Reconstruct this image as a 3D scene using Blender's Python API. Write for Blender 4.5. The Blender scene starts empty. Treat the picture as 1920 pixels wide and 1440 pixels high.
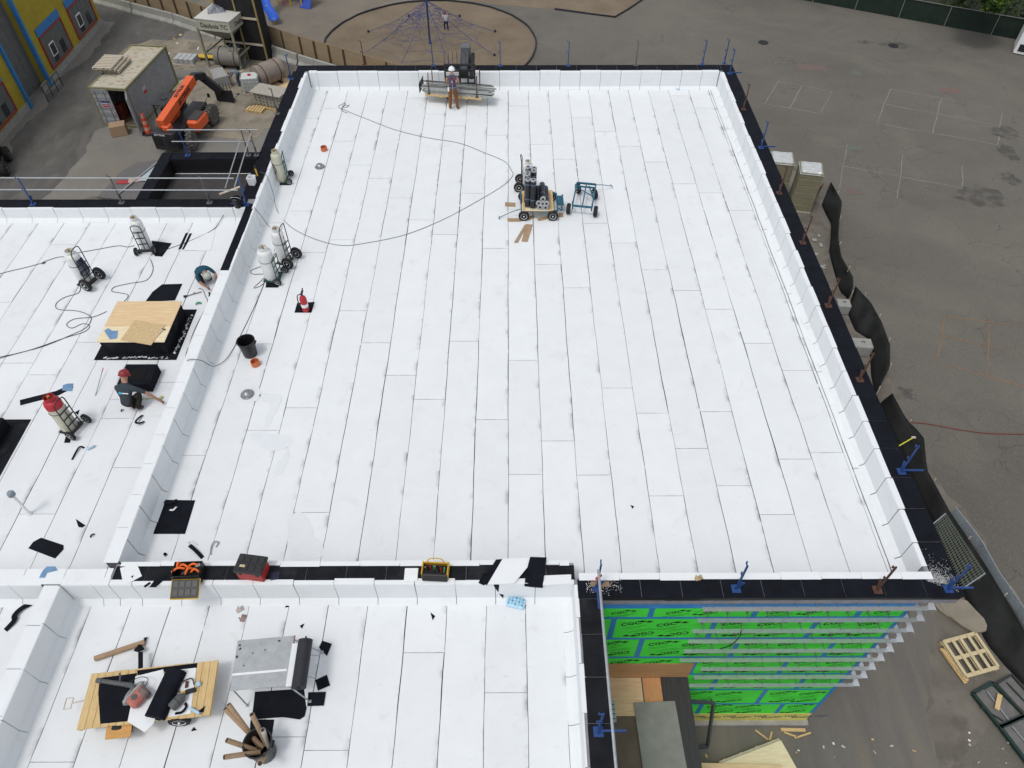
import bpy, bmesh, math, random
from mathutils import Vector, Matrix
random.seed(7)
R=math.radians
S=bpy.context.scene; COL=S.collection
# ------------------------------------------------------------ camera, sky, sun, exposure
F_PX=1375.0; PITCH=math.atan(1557/F_PX); CAMH=16.25; YAW=-math.atan(-7/F_PX*math.cos(PITCH))
cd=bpy.data.cameras.new('Camera'); cam=bpy.data.objects.new('Camera',cd); COL.objects.link(cam)
cam.location=(0,0,CAMH); cam.rotation_euler=(math.pi/2-PITCH,0,-YAW)
cd.sensor_fit='HORIZONTAL'; cd.sensor_width=36; cd.lens=36*F_PX/1920; cd.clip_end=2000
S.camera=cam
S.view_settings.view_transform='Standard'; S.view_settings.look='None'
S.view_settings.exposure=0.22; S.view_settings.gamma=1
W=bpy.data.worlds.new('World'); S.world=W; W.use_nodes=True
wn=W.node_tree; bg=wn.nodes['Background']
SUN_EL=R(67); SUN_AZ=R(222)      # compass style: direction the light comes from, 0=+Y, clockwise
sk=wn.nodes.new('ShaderNodeTexSky'); sk.sky_type='NISHITA'; sk.sun_disc=False
sk.sun_elevation=SUN_EL; sk.sun_rotation=SUN_AZ; sk.dust_density=2.0; sk.air_density=1.0; sk.ozone_density=1.0
hs=wn.nodes.new('ShaderNodeHueSaturation'); hs.inputs['Saturation'].default_value=0.27
wn.links.new(sk.outputs[0],hs.inputs['Color']); wn.links.new(hs.outputs[0],bg.inputs[0])
bg.inputs[1].default_value=0.15
sd=bpy.data.lights.new('Sun','SUN'); sd.energy=0.85; sd.angle=R(12); sd.color=(1,0.965,0.92)
sun=bpy.data.objects.new('Sun',sd); COL.objects.link(sun)
sdir=Vector((math.sin(SUN_AZ)*math.cos(SUN_EL),math.cos(SUN_AZ)*math.cos(SUN_EL),math.sin(SUN_EL)))
sun.rotation_euler=sdir.to_track_quat('Z','Y').to_euler(); sun.location=(-30,-30,60)
# ------------------------------------------------------------ helpers
def P(x,y,z=0.0):
    "pixel of the photograph -> world point on the horizontal plane at height z"
    u=(x-960)/F_PX; v=(y-720)/F_PX
    d=Vector((u,math.cos(PITCH)-v*math.sin(PITCH),-math.sin(PITCH)-v*math.cos(PITCH)))
    c,s=math.cos(YAW),math.sin(YAW)
    d=Vector((c*d.x+s*d.y,-s*d.x+c*d.y,d.z)); t=(z-CAMH)/d.z
    return Vector((0,0,CAMH))+d*t
G=-8.25; HP=0.8; LZ=0.28
rnd=random.uniform
class MB:
    def __init__(s): s.v=[];s.f=[];s.m=[];s.c=0
    def poly(s,pts,flip=False):
        i=len(s.v); s.v+=[tuple(p) for p in pts]; ix=list(range(i,i+len(pts)))
        s.f.append(ix[::-1] if flip else ix); s.m.append(s.c); return s
    def add(s,vs,fs):
        i=len(s.v); s.v+=[tuple(p) for p in vs]
        for f in fs: s.f.append([k+i for k in f]); s.m.append(s.c)
        return s
    def box(s,c,sz,rz=0,rx=0,ry=0,bev=0):
        M=Matrix.Translation(Vector(c))@Matrix.Rotation(rz,4,'Z')@Matrix.Rotation(ry,4,'Y')@Matrix.Rotation(rx,4,'X')
        hx,hy,hz=sz[0]/2,sz[1]/2,sz[2]/2
        if bev<=0 or bev>=min(hx,hy,hz):
            vs=[(x,y,z) for x in(-hx,hx) for y in(-hy,hy) for z in(-hz,hz)]
            fs=[(0,1,3,2),(4,6,7,5),(0,4,5,1),(2,3,7,6),(0,2,6,4),(1,5,7,3)]
        else:
            b=bev; bm=bmesh.new(); bmesh.ops.create_cube(bm,size=1)
            for v in bm.verts: v.co=Vector((v.co.x*sz[0],v.co.y*sz[1],v.co.z*sz[2]))
            bmesh.ops.bevel(bm,geom=bm.edges[:],offset=b,segments=1,affect='EDGES',profile=.5)
            bm.verts.index_update(); vs=[v.co.copy() for v in bm.verts]; fs=[[v.index for v in f.verts] for f in bm.faces]; bm.free()
        return s.add([M@Vector(v) for v in vs],fs)
    def bar(s,a,b,w,h=None,roll=0):
        a,b=Vector(a),Vector(b); d=b-a; L=d.length; h=h or w
        q=d.to_track_quat('X','Z').to_matrix().to_4x4()
        M=Matrix.Translation((a+b)/2)@q@Matrix.Rotation(roll,4,'X')
        vs=[(x*L/2,y*w/2,z*h/2) for x in(-1,1) for y in(-1,1) for z in(-1,1)]
        fs=[(0,1,3,2),(4,6,7,5),(0,4,5,1),(2,3,7,6),(0,2,6,4),(1,5,7,3)]
        return s.add([M@Vector(v) for v in vs],fs)
    def cyl(s,a,b,r,r2=None,n=12,cap=True):
        a,b=Vector(a),Vector(b); r2=r if r2 is None else r2; d=(b-a).normalized()
        x=d.orthogonal().normalized(); y=d.cross(x)
        vs=[];
        for p,q in((a,r),(b,r2)):
            for k in range(n):
                t=2*math.pi*k/n; vs.append(p+x*q*math.cos(t)+y*q*math.sin(t))
        fs=[(k,(k+1)%n,n+(k+1)%n,n+k) for k in range(n)]
        if cap: fs+=[tuple(range(n))[::-1],tuple(range(n,2*n))]
        return s.add(vs,fs)
    def tube(s,pts,r,n=6,closed=False):
        pts=[Vector(p) for p in pts]; N=len(pts); vs=[];fs=[]; px=None
        for i,p in enumerate(pts):
            a=pts[i-1] if(i>0 or closed) else p; b=pts[(i+1)%N] if(i<N-1 or closed) else p
            d=(b-a).normalized() if (b-a).length>1e-9 else Vector((0,0,1))
            x=d.orthogonal().normalized() if px is None else (px-d*px.dot(d))
            if x.length<1e-6: x=d.orthogonal()
            x.normalize(); px=x; y=d.cross(x); rr=r[i] if isinstance(r,(list,tuple)) else r
            for k in range(n):
                t=2*math.pi*k/n; vs.append(p+x*rr*math.cos(t)+y*rr*math.sin(t))
        for i in range(N if closed else N-1):
            j=(i+1)%N
            for k in range(n): fs.append((i*n+k,i*n+(k+1)%n,j*n+(k+1)%n,j*n+k))
        if not closed: fs+=[tuple(range(n))[::-1],tuple(range((N-1)*n,N*n))]
        return s.add(vs,fs)
    def lathe(s,prof,n=16,o=(0,0,0),M=None):
        o=Vector(o); vs=[];fs=[]
        for r,z in prof:
            for k in range(n):
                t=2*math.pi*k/n; p=Vector((r*math.cos(t),r*math.sin(t),z)); vs.append((M@p if M else p)+o)
        for i in range(len(prof)-1):
            for k in range(n): fs.append((i*n+k,i*n+(k+1)%n,(i+1)*n+(k+1)%n,(i+1)*n+k))
        if prof[0][0]>1e-4: fs.append(tuple(range(n))[::-1])
        if prof[-1][0]>1e-4: fs.append(tuple(range((len(prof)-1)*n,len(prof)*n)))
        return s.add(vs,fs)
    def torus(s,c,ax,R_,r,n=24,m=8):
        c=Vector(c); ax=Vector(ax).normalized(); x=ax.orthogonal().normalized(); y=ax.cross(x)
        return s.tube([c+x*R_*math.cos(2*math.pi*k/n)+y*R_*math.sin(2*math.pi*k/n) for k in range(n)],r,m,True)
    def slab(s,pts,th):
        "flat polygon (any plane-ish ring of 3d points, top face) with thickness downwards"
        pts=[Vector(p) for p in pts]; n=len(pts); lo=[p-Vector((0,0,th)) for p in pts]
        ar=sum(pts[i].x*pts[(i+1)%n].y-pts[(i+1)%n].x*pts[i].y for i in range(n))
        if ar<0: pts=pts[::-1]; lo=lo[::-1]
        fs=[tuple(range(n)),tuple(range(2*n-1,n-1,-1))]+[(i,n+i,n+(i+1)%n,(i+1)%n) for i in range(n)]
        return s.add(pts+lo,fs)
    def ribbon(s,pts,w,th=0.004):
        pts=[Vector(p) for p in pts]; L=[];Rr=[]
        for i,p in enumerate(pts):
            d=(pts[min(i+1,len(pts)-1)]-pts[max(i-1,0)]); d.z=0; d.normalize(); nn=Vector((-d.y,d.x,0)); ww=w[i] if isinstance(w,(list,tuple)) else w
            L.append(p+nn*ww/2); Rr.append(p-nn*ww/2)
        for i in range(len(pts)-1):
            s.slab([L[i],Rr[i],Rr[i+1],L[i+1]],th)
        return s
    def mesh(s,name,mats,smooth=False,ang=38):
        me=bpy.data.meshes.new(name); me.from_pydata(s.v,[],s.f)
        for m in (mats if isinstance(mats,(list,tuple)) else [mats]): me.materials.append(m)
        me.polygons.foreach_set('material_index',s.m)
        if smooth:
            me.polygons.foreach_set('use_smooth',[True]*len(s.f)); me.update(); me.set_sharp_from_angle(angle=R(ang))
        me.update(); return me
    def build(s,name,mats,parent=None,smooth=False,ang=38,loc=None,rz=0):
        o=bpy.data.objects.new(name,s.mesh(name,mats,smooth,ang)); COL.objects.link(o); o.parent=parent
        if loc is not None: o.location=loc
        o.rotation_euler.z=rz
        return o
def thing(name,label,cat,loc=(0,0,0),rz=0,group=None):
    o=bpy.data.objects.new(name,None); COL.objects.link(o); o.location=loc; o.rotation_euler=(0,0,rz); o.empty_display_size=.2
    return tag(o,label,cat,group)
def tag(o,label,cat,group=None):
    o['label']=label; o['category']=cat
    if group: o['group']=group
    return o
def struct(o): o['kind']='structure'; return o
def stuff(o): o['kind']='stuff'; return o
def copy_tree(o,parent=None):
    c=o.copy(); COL.objects.link(c); c.parent=parent
    for ch in list(o.children): copy_tree(ch,c)
    return c
def smooth_path(pts,n=6):
    pts=[Vector(p) for p in pts]; out=[]
    for i in range(len(pts)-1):
        p0=pts[max(i-1,0)];p1=pts[i];p2=pts[i+1];p3=pts[min(i+2,len(pts)-1)]
        for k in range(n):
            t=k/n; out.append(.5*((2*p1)+(p2-p0)*t+(2*p0-5*p1+4*p2-p3)*t*t+(3*p1-p0-3*p2+p3)*t**3))
    return out+[pts[-1]]
# ------------------------------------------------------------ materials
MC={}
def srgb(r,g,b): return tuple(((c/255+.055)/1.055)**2.4 if c/255>.04045 else c/255/12.92 for c in(r,g,b))
def mat(name,col,rough=.6,metal=0,var=.18,scale=6,bump=0,bscale=40,col2=None,spec=.4,thr=None,detail=5,stretch=None):
    if name in MC: return MC[name]
    m=bpy.data.materials.new(name); m.use_nodes=True; nt=m.node_tree; b=nt.nodes['Principled BSDF']
    b.inputs['Roughness'].default_value=rough; b.inputs['Metallic'].default_value=metal; b.inputs['Specular IOR Level'].default_value=spec
    tc=nt.nodes.new('ShaderNodeTexCoord'); src=tc.outputs['Object']
    if stretch:
        mp=nt.nodes.new('ShaderNodeMapping'); mp.inputs['Scale'].default_value=stretch; nt.links.new(src,mp.inputs[0]); src=mp.outputs[0]
    nz=nt.nodes.new('ShaderNodeTexNoise'); nz.inputs['Scale'].default_value=scale; nz.inputs['Detail'].default_value=detail; nz.inputs['Roughness'].default_value=.65
    nt.links.new(src,nz.inputs['Vector'])
    rp=nt.nodes.new('ShaderNodeValToRGB'); lo,hi=(thr or (.3,.7)); rp.color_ramp.elements[0].position=lo; rp.color_ramp.elements[1].position=hi
    c1=tuple(col); c2=tuple(col2) if col2 else tuple(min(1,c*(1+var)) for c in col)
    if not col2: c1=tuple(c*(1-var) for c in col)
    rp.color_ramp.elements[0].color=(*c1,1); rp.color_ramp.elements[1].color=(*c2,1)
    nt.links.new(nz.outputs['Fac'],rp.inputs[0]); nt.links.new(rp.outputs[0],b.inputs['Base Color'])
    if bump:
        n2=nt.nodes.new('ShaderNodeTexNoise'); n2.inputs['Scale'].default_value=bscale; n2.inputs['Detail'].default_value=4; nt.links.new(src,n2.inputs['Vector'])
        bp=nt.nodes.new('ShaderNodeBump'); bp.inputs['Strength'].default_value=bump; bp.inputs['Distance'].default_value=.02
        nt.links.new(n2.outputs['Fac'],bp.inputs['Height']); nt.links.new(bp.outputs[0],b.inputs['Normal'])
    MC[name]=m; return m
def nodes(m): return m.node_tree.nodes,m.node_tree.links
def layer(m,col,scale,lo,hi,strength=1.0,coord='Object',stretch=None,detail=6,dist=0):
    "mix another noise-masked colour over the material's base colour"
    ns,ls=nodes(m); b=ns['Principled BSDF']; src=b.inputs['Base Color'].links[0].from_socket
    tc=ns.new('ShaderNodeTexCoord'); v=tc.outputs[coord]
    if stretch:
        mp=ns.new('ShaderNodeMapping'); mp.inputs['Scale'].default_value=stretch; ls.new(v,mp.inputs[0]); v=mp.outputs[0]
    nz=ns.new('ShaderNodeTexNoise'); nz.inputs['Scale'].default_value=scale; nz.inputs['Detail'].default_value=detail; nz.inputs['Distortion'].default_value=dist; ls.new(v,nz.inputs['Vector'])
    mr=ns.new('ShaderNodeMapRange'); mr.inputs[1].default_value=lo; mr.inputs[2].default_value=hi; mr.inputs[4].default_value=strength; mr.clamp=True
    ls.new(nz.outputs['Fac'],mr.inputs[0])
    mx=ns.new('ShaderNodeMix'); mx.data_type='RGBA'; ls.new(mr.outputs[0],mx.inputs[0]); ls.new(src,mx.inputs[6]); mx.inputs[7].default_value=(*col,1)
    ls.new(mx.outputs[2],b.inputs['Base Color']); return m
# white cap sheet: cool white granules, faint mottling, bitumen smudges that cling to the right-hand lap
def cap_material():
    m=mat('white_cap_sheet',(.74,.765,.775),rough=.75,var=.025,scale=1.3,bump=.10,bscale=160,spec=.25)
    layer(m,(.64,.66,.67),9,.60,.85,.35); layer(m,(.58,.56,.53),1.7,.60,.78,.34,dist=.9); layer(m,(.30,.29,.28),26,.70,.77,.55); layer(m,(.52,.52,.52),5,.66,.74,.35,stretch=(1,2.6,1),dist=1.5)
    ns,ls=nodes(m); b=ns['Principled BSDF']; src=b.inputs['Base Color'].links[0].from_socket
    tc=ns.new('ShaderNodeTexCoord'); sx=ns.new('ShaderNodeSeparateXYZ'); uv=ns.new('ShaderNodeUVMap'); ls.new(uv.outputs[0],sx.inputs[0])
    mr=ns.new('ShaderNodeMapRange'); mr.inputs[1].default_value=-.17; mr.inputs[2].default_value=-.005; mr.clamp=True; ls.new(sx.outputs[0],mr.inputs[0])
    oi=ns.new('ShaderNodeObjectInfo'); ad=ns.new('ShaderNodeVectorMath'); ls.new(tc.outputs['Object'],ad.inputs[0]); ls.new(oi.outputs['Location'],ad.inputs[1])
    nz=ns.new('ShaderNodeTexNoise'); nz.inputs['Scale'].default_value=1.5; nz.inputs['Detail'].default_value=5; ls.new(ad.outputs[0],nz.inputs['Vector'])
    m2=ns.new('ShaderNodeMapRange'); m2.inputs[1].default_value=.52; m2.inputs[2].default_value=.68; m2.inputs[4].default_value=.8; ls.new(nz.outputs['Fac'],m2.inputs[0])
    pw=ns.new('ShaderNodeMath'); pw.operation='POWER'; ls.new(mr.outputs[0],pw.inputs[0]); pw.inputs[1].default_value=2.2
    mu=ns.new('ShaderNodeMath'); mu.operation='MULTIPLY'; ls.new(pw.outputs[0],mu.inputs[0]); ls.new(m2.outputs[0],mu.inputs[1])
    mx=ns.new('ShaderNodeMix'); mx.data_type='RGBA'; ls.new(mu.outputs[0],mx.inputs[0]); ls.new(src,mx.inputs[6]); mx.inputs[7].default_value=(.16,.15,.17,1)
    hv=ns.new('ShaderNodeHueSaturation'); mr3=ns.new('ShaderNodeMapRange'); mr3.inputs[3].default_value=.955; mr3.inputs[4].default_value=1.01; ls.new(oi.outputs['Random'],mr3.inputs[0]); ls.new(mr3.outputs[0],hv.inputs['Value']); ls.new(mx.outputs[2],hv.inputs['Color'])
    ls.new(hv.outputs[0],b.inputs['Base Color']); return m
CAP=cap_material()
FLASH=mat('white_flashing',(.74,.765,.775),rough=.75,var=.025,scale=1.6,bump=.10,bscale=160,spec=.25); layer(FLASH,(.60,.59,.56),2.6,.60,.80,.34,dist=.7); layer(FLASH,(.32,.31,.30),24,.70,.77,.5)
BLK=mat('black_membrane',(.0065,.008,.0125),rough=.8,var=.35,scale=3,bump=.25,bscale=220,spec=.12); layer(BLK,(.03,.031,.036),300,.62,.75,.6)
BLKL=mat('black_membrane_light',(.012,.013,.016),rough=.85,var=.35,scale=2.5,bump=.25,bscale=180,spec=.12); layer(BLKL,(.045,.045,.047),2,.55,.8,.6)
BIT=mat('bitumen',(.008,.008,.010),rough=.45,var=.3,scale=30,spec=.5)
SUB=mat('joint_substrate',(.24,.24,.26),rough=.8)
WHT=mat('white_paint',(.78,.79,.79),rough=.45,var=.05)
BLACKP=mat('black_plastic',(.012,.012,.013),rough=.4,var=.3,scale=20)
RUB=mat('tyre_rubber',(.016,.016,.017),rough=.85,var=.3,scale=20,bump=.2,bscale=60)
GALV=mat('galvanised',(.42,.44,.46),rough=.42,metal=.75,var=.15,scale=14)
STEEL=mat('steel',(.35,.36,.37),rough=.38,metal=.8,var=.15,scale=10)
DARKST=mat('dark_steel',(.03,.03,.034),rough=.5,metal=.3,var=.3,scale=12)
RUST=mat('rusty_steel',(.085,.04,.027),rough=.85,var=.4,scale=18,bump=.2)
BLUE=mat('blue_paint',(.018,.058,.20),rough=.5,var=.2,scale=20)
TEAL=mat('teal_paint',(.02,.11,.17),rough=.45,var=.2,scale=16)
RED=mat('red_paint',(.42,.02,.03),rough=.4,var=.15,scale=10)
ORANGE=mat('orange_paint',(.72,.115,.03),rough=.42,var=.1,scale=5); layer(ORANGE,(.3,.09,.04),5,.62,.8,.5)
YEL=mat('yellow_paint',(.62,.40,.03),rough=.5,var=.1,scale=10)
PLY=mat('plywood',(.60,.42,.23),rough=.8,scale=2.2,col2=(.74,.57,.35),stretch=(1,9,1),bump=.1,bscale=25,spec=.2); layer(PLY,(.42,.25,.12),9,.68,.78,.6)
PLYL=mat('pale_plywood',(.68,.56,.36),rough=.8,scale=2.2,col2=(.80,.70,.48),stretch=(1,8,1),spec=.2)
OSB=mat('strand_board',(.46,.33,.17),rough=.85,scale=14,col2=(.66,.50,.29),bump=.3,bscale=30,spec=.2,stretch=(1,2.5,1)); layer(OSB,(.34,.22,.10),22,.58,.68,.7)
PINE=mat('pine_lumber',(.52,.36,.16),rough=.8,scale=5,col2=(.66,.49,.25),stretch=(6,1,6),spec=.2); layer(PINE,(.28,.15,.06),7,.70,.76,.8)
GREYWD=mat('weathered_wood',(.42,.36,.28),rough=.9,scale=6,col2=(.58,.52,.42),stretch=(1,6,1),spec=.15)
CARD=mat('cardboard',(.36,.25,.16),rough=.9,var=.12,scale=6,spec=.2)
CONC=mat('concrete',(.33,.32,.30),rough=.92,var=.16,scale=3.5,bump=.2,bscale=50,spec=.2); layer(CONC,(.20,.19,.17),2.5,.55,.75,.6)
SKIN=mat('skin',(.42,.22,.15),rough=.55,var=.08,scale=20)
# ------------------------------------------------------------ ground
def roughen(pts,step=.7,amp=.28):
    "wear a polygon's straight outline into an uneven one"
    pts=[Vector(p) for p in pts]; out=[]
    for a,b in zip(pts,pts[1:]+pts[:1]):
        n=max(1,int((b-a).length/step)); nn=Vector((-(b-a).y,(b-a).x,0)).normalized(); w=0
        for k in range(n):
            w=w*.6+rnd(-amp,amp); out.append(a.lerp(b,k/n)+(nn*w if k else Vector()))
    return out
def sheetobj(name,pts,m,th=.004,rough=0): return struct(MB().slab(roughen(pts,.6,rough) if rough else pts,th).build(name,m))
ASPH=mat('asphalt',(.134,.125,.107),rough=.95,var=.15,scale=.11,bump=.35,bscale=90,spec=.2,detail=8)
layer(ASPH,(.17,.155,.13),.35,.52,.80,.55,detail=9); layer(ASPH,(.07,.066,.06),.22,.62,.78,.45,detail=9,dist=.8)
layer(ASPH,(.24,.225,.20),18,.56,.74,.5); layer(ASPH,(.05,.05,.05),22,.57,.72,.45)
def add_cracks(m,scale,width,col,strength):
    ns,ls=nodes(m); b=ns['Principled BSDF']; src=b.inputs['Base Color'].links[0].from_socket
    tc=ns.new('ShaderNodeTexCoord'); nz=ns.new('ShaderNodeTexNoise'); nz.inputs['Scale'].default_value=1.1; nz.inputs['Detail'].default_value=5; ls.new(tc.outputs['Object'],nz.inputs['Vector'])
    va=ns.new('ShaderNodeVectorMath'); va.operation='MULTIPLY_ADD'; va.inputs[1].default_value=(1.2,1.2,1.2); ls.new(nz.outputs['Color'],va.inputs[0]); ls.new(tc.outputs['Object'],va.inputs[2])
    vo=ns.new('ShaderNodeTexVoronoi'); vo.feature='DISTANCE_TO_EDGE'; vo.inputs['Scale'].default_value=scale; ls.new(va.outputs[0],vo.inputs['Vector'])
    mr=ns.new('ShaderNodeMapRange'); mr.inputs[1].default_value=width; mr.inputs[2].default_value=0; mr.inputs[4].default_value=strength; ls.new(vo.outputs['Distance'],mr.inputs[0])
    n2=ns.new('ShaderNodeTexNoise'); n2.inputs['Scale'].default_value=.25; ls.new(tc.outputs['Object'],n2.inputs['Vector'])
    m2=ns.new('ShaderNodeMapRange'); m2.inputs[1].default_value=.45; m2.inputs[2].default_value=.6; ls.new(n2.outputs['Fac'],m2.inputs[0])
    mu=ns.new('ShaderNodeMath'); mu.operation='MULTIPLY'; ls.new(mr.outputs[0],mu.inputs[0]); ls.new(m2.outputs[0],mu.inputs[1])
    mx=ns.new('ShaderNodeMix'); mx.data_type='RGBA'; ls.new(mu.outputs[0],mx.inputs[0]); ls.new(src,mx.inputs[6]); mx.inputs[7].default_value=(*col,1); ls.new(mx.outputs[2],b.inputs['Base Color'])
layer(ASPH,(.20,.183,.152),.10,.50,.72,.4,detail=9,dist=1.2)
add_cracks(ASPH,.42,.011,(.055,.052,.048),.55)
sheetobj('ground',[(-400,-200,G),(400,-200,G),(400,600,G),(-400,600,G)],ASPH,.05)
GRAV=mat('gravel',(.205,.195,.175),rough=.98,var=.14,scale=.4,bump=.8,bscale=26,spec=.15,detail=9)
layer(GRAV,(.24,.225,.20),34,.5,.75,.55); layer(GRAV,(.07,.068,.063),30,.55,.72,.5); layer(GRAV,(.20,.175,.13),.22,.54,.70,.45,detail=8)
yard=[P(-260,420,G),P(560,330,G),P(590,116,G),P(520,108,G),P(350,48,G),P(200,3,G),(-60,75,G),(-60,30,G)]
sheetobj('gravel_yard',[p+Vector((0,0,.004)) if isinstance(p,Vector) else (p[0],p[1],G+.004) for p in yard],GRAV,rough=.25)
ROAD=mat('dirt_road',(.112,.108,.10),rough=.95,var=.2,scale=.5,bump=.5,bscale=30,spec=.2,stretch=(1.4,.8,1)); layer(ROAD,(.16,.15,.135),.5,.5,.7,.7,stretch=(1.5,.5,1),dist=1.5)
rd=[(-31,30),(-26.5,34),(-26,44),(-27.2,52),(-24.5,58.5),(-24.6,61.2),(-27.5,62.8),(-33,66.5),(-44,70),(-44,62),(-31.2,60),(-31.2,45)]
sheetobj('dirt_road',[(x,y,G+.008) for x,y in rd],ROAD,rough=.35)
SAND=mat('sand',(.255,.225,.175),rough=.97,var=.2,scale=.7,bump=.6,bscale=18,spec=.15,detail=8); layer(SAND,(.17,.15,.12),1.2,.52,.66,.7)
def blob(c,rx,ry,n=26,j=.16,z=G+.012,rz=0):
    out=[]
    for k in range(n):
        t=2*math.pi*k/n; q=1+rnd(-j,j); x,y=rx*q*math.cos(t),ry*q*math.sin(t)
        out.append((c[0]+x*math.cos(rz)-y*math.sin(rz),c[1]+x*math.sin(rz)+y*math.cos(rz),z))
    return out
c=P(455,180,G); sheetobj('sand_ground',blob(c,3.9,5.6,rz=R(25)),SAND)
c=P(330,100,G); sheetobj('sand_ground',blob(c,4,2.6,z=G+.010),SAND)
CHIP=mat('wood_chips',(.185,.15,.108),rough=.98,var=.2,scale=.4,bump=.9,bscale=22,spec=.1,detail=9); layer(CHIP,(.26,.20,.13),24,.5,.7,.6); layer(CHIP,(.08,.06,.04),20,.55,.7,.5)
CHIP2=mat('fine_chips',(.185,.165,.135),rough=.98,var=.15,scale=.4,bump=.7,bscale=30,spec=.1,detail=9); layer(CHIP2,(.25,.21,.16),30,.5,.7,.5)
sheetobj('playground_surface',[P(x,y,G+.004) for x,y in ((330,30),(470,-60),(860,-60),(760,10),(640,45),(612,70),(606,92),(700,125),(760,160),(520,150),(505,98))],CHIP2)
CC=Vector((-6,55.9,G))
circ=[CC+Vector((8*math.cos(2*math.pi*k/64),8*math.sin(2*math.pi*k/64),.010)) for k in range(64)]
sheetobj('wood_chip_bed',circ,CHIP)
sheetobj('wood_chip_bed',[P(x,y,G+.006) for x,y in ((850,-80),(858,2),(1040,18),(1153,33),(1205,0),(1260,-80))],CHIP)
EDG=mat('rubber_edging',(.02,.022,.03),rough=.7,var=.4,scale=3)
def edging(pts,label,h=.13,w=.10):
    o=MB(); n=len(pts)
    for i in range(n-1):
        a=Vector(pts[i]);b=Vector(pts[i+1]); o.bar(a+Vector((0,0,h/2)),b+Vector((0,0,h/2)),w,h*rnd(.85,1.1))
    return tag(o.build('bed_edging',EDG),label,'edging')
edging([(p.x+rnd(-.04,.04),p.y+rnd(-.04,.04),G) for p in circ]+[circ[0]],'dark circular edging around the wood chip bed of the climbing net')
edging([P(x,y,G) for x,y in ((1040,18),(1098,26),(1153,33),(1180,17),(1205,0),(1235,-20))],'dark edging of the wood chip bed at the top of the asphalt yard',.12,.1)
# soil strip between the wall and the silt fence
SOIL=mat('soil',(.165,.15,.125),rough=.97,var=.2,scale=.9,bump=.7,bscale=16,spec=.12,detail=8); layer(SOIL,(.11,.10,.085),1.4,.5,.65,.7); layer(SOIL,(.22,.205,.18),1.1,.6,.72,.5)
so=[P(x,y,G+.014) for x,y in ((1440,285),(1500,300),(1545,380),(1560,480),(1575,540),(1640,600),(1680,720),(1760,900),(1850,1010),(1920,1140),(1960,1250))]
so+=[Vector((11.5,4.5,G+.014)),Vector((9.0,6.5,G+.014)),Vector((9.0,40,G+.014))]
sheetobj('soil_strip',so,SOIL,rough=.22)
LANE=mat('gravel_lane',(.15,.142,.128),rough=.98,var=.15,scale=.5,bump=.7,bscale=30,spec=.15,detail=9,stretch=(2,.5,1)); layer(LANE,(.23,.21,.18),40,.5,.75,.5); layer(LANE,(.08,.075,.07),36,.56,.72,.45); layer(LANE,(.20,.18,.145),.5,.5,.62,.6,stretch=(2.2,.22,1))
sheetobj('gravel_lane',[(1.5,-12,G+.018),(13.5,-12,G+.018),P(1760,1440,G+.018),P(1745,1300,G+.018),P(1740,1130,G+.018),(10.6,11,G+.018),(9.4,11,G+.018),(9.4,7.2,G+.018),(1.5,7.2,G+.018)],LANE,rough=.25)
# chalk and spray markings
CHALK=mat('chalk',(.215,.21,.195),rough=.95,var=.25,scale=5); SPRAY=mat('orange_spray',(.24,.14,.075),rough=.9,var=.3,scale=4)
SPR=mat('red_spray',(.17,.105,.09),rough=.9,col2=(.13,.115,.10),scale=3,thr=(.4,.6)); SPG=mat('green_spray',(.115,.14,.11),rough=.9,col2=(.125,.12,.105),scale=3,thr=(.4,.6))
def mark(name,lines,m,w=.07,z=G+.008):
    o=MB()
    for l in lines:
        pp=[]
        for (x0,y0),(x1,y1) in zip(l[:-1],l[1:]):
            for k in range(5): pp.append(P(x0+(x1-x0)*k/5+rnd(-1.1,1.1),y0+(y1-y0)*k/5+rnd(-.8,.8),z))
        pp.append(P(*l[-1],z)); o.ribbon(pp,[w*rnd(.45,1.25) for _ in pp])
    return struct(o.build(name,m))
mark('chalk_marking',[[(1459,152),(1434,194),(1538,213),(1560,171),(1459,152)],[(1503,162),(1480,203)]],CHALK,.06)
mark('chalk_marking',[[(1669,167),(1644,231),(1871,271),(1880,205),(1669,167)],[(1658,195),(1876,236)],[(1765,185),(1749,249)]],CHALK,.06)
mark('chalk_marking',[[(1588,272),(1574,352)],[(1581,311),(1804,353)],[(1694,290),(1682,371)],[(1805,310),(1805,353)]],CHALK,.05)
mark('spray_marking',[[(1770,593),(1757,680),(1920,725)],[(1765,628),(1925,665)],[(1770,593),(1925,612)],[(1857,594),(1849,705)]],SPRAY,.045)
for x,y,rx,ry,m in ((1520,127,1.1,.5,SPR),(1606,137,.35,.4,SPG),(1785,170,.9,.4,SPR),(1600,358,.45,.45,SPR),(1600,278,.5,.3,SPG)):
    c=P(x,y,G); struct(MB().slab(blob(c,rx,ry,18,.35,G+.009),.003).build('spray_marking',m))
OIL=mat('oil_stain',(.075,.07,.06),rough=.9,col2=(.125,.115,.098),scale=1.6,thr=(.42,.62))
for x,y,rx,ry in ((1677,85,1.0,.55),(1622,79,.65,.3),(1840,370,1.3,1.1),(1890,285,.5,.9),(1893,335,.5,.7),(1693,737,.45,.35),(1885,250,.8,.8)):
    c=P(x,y,G); struct(MB().slab(blob(c,rx,ry,22,.3,G+.0085),.003).build('oil_stain',OIL))
PAT=mat('asphalt_patch',(.085,.082,.078),rough=.95,var=.2,scale=3,bump=.3,bscale=60)
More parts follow.
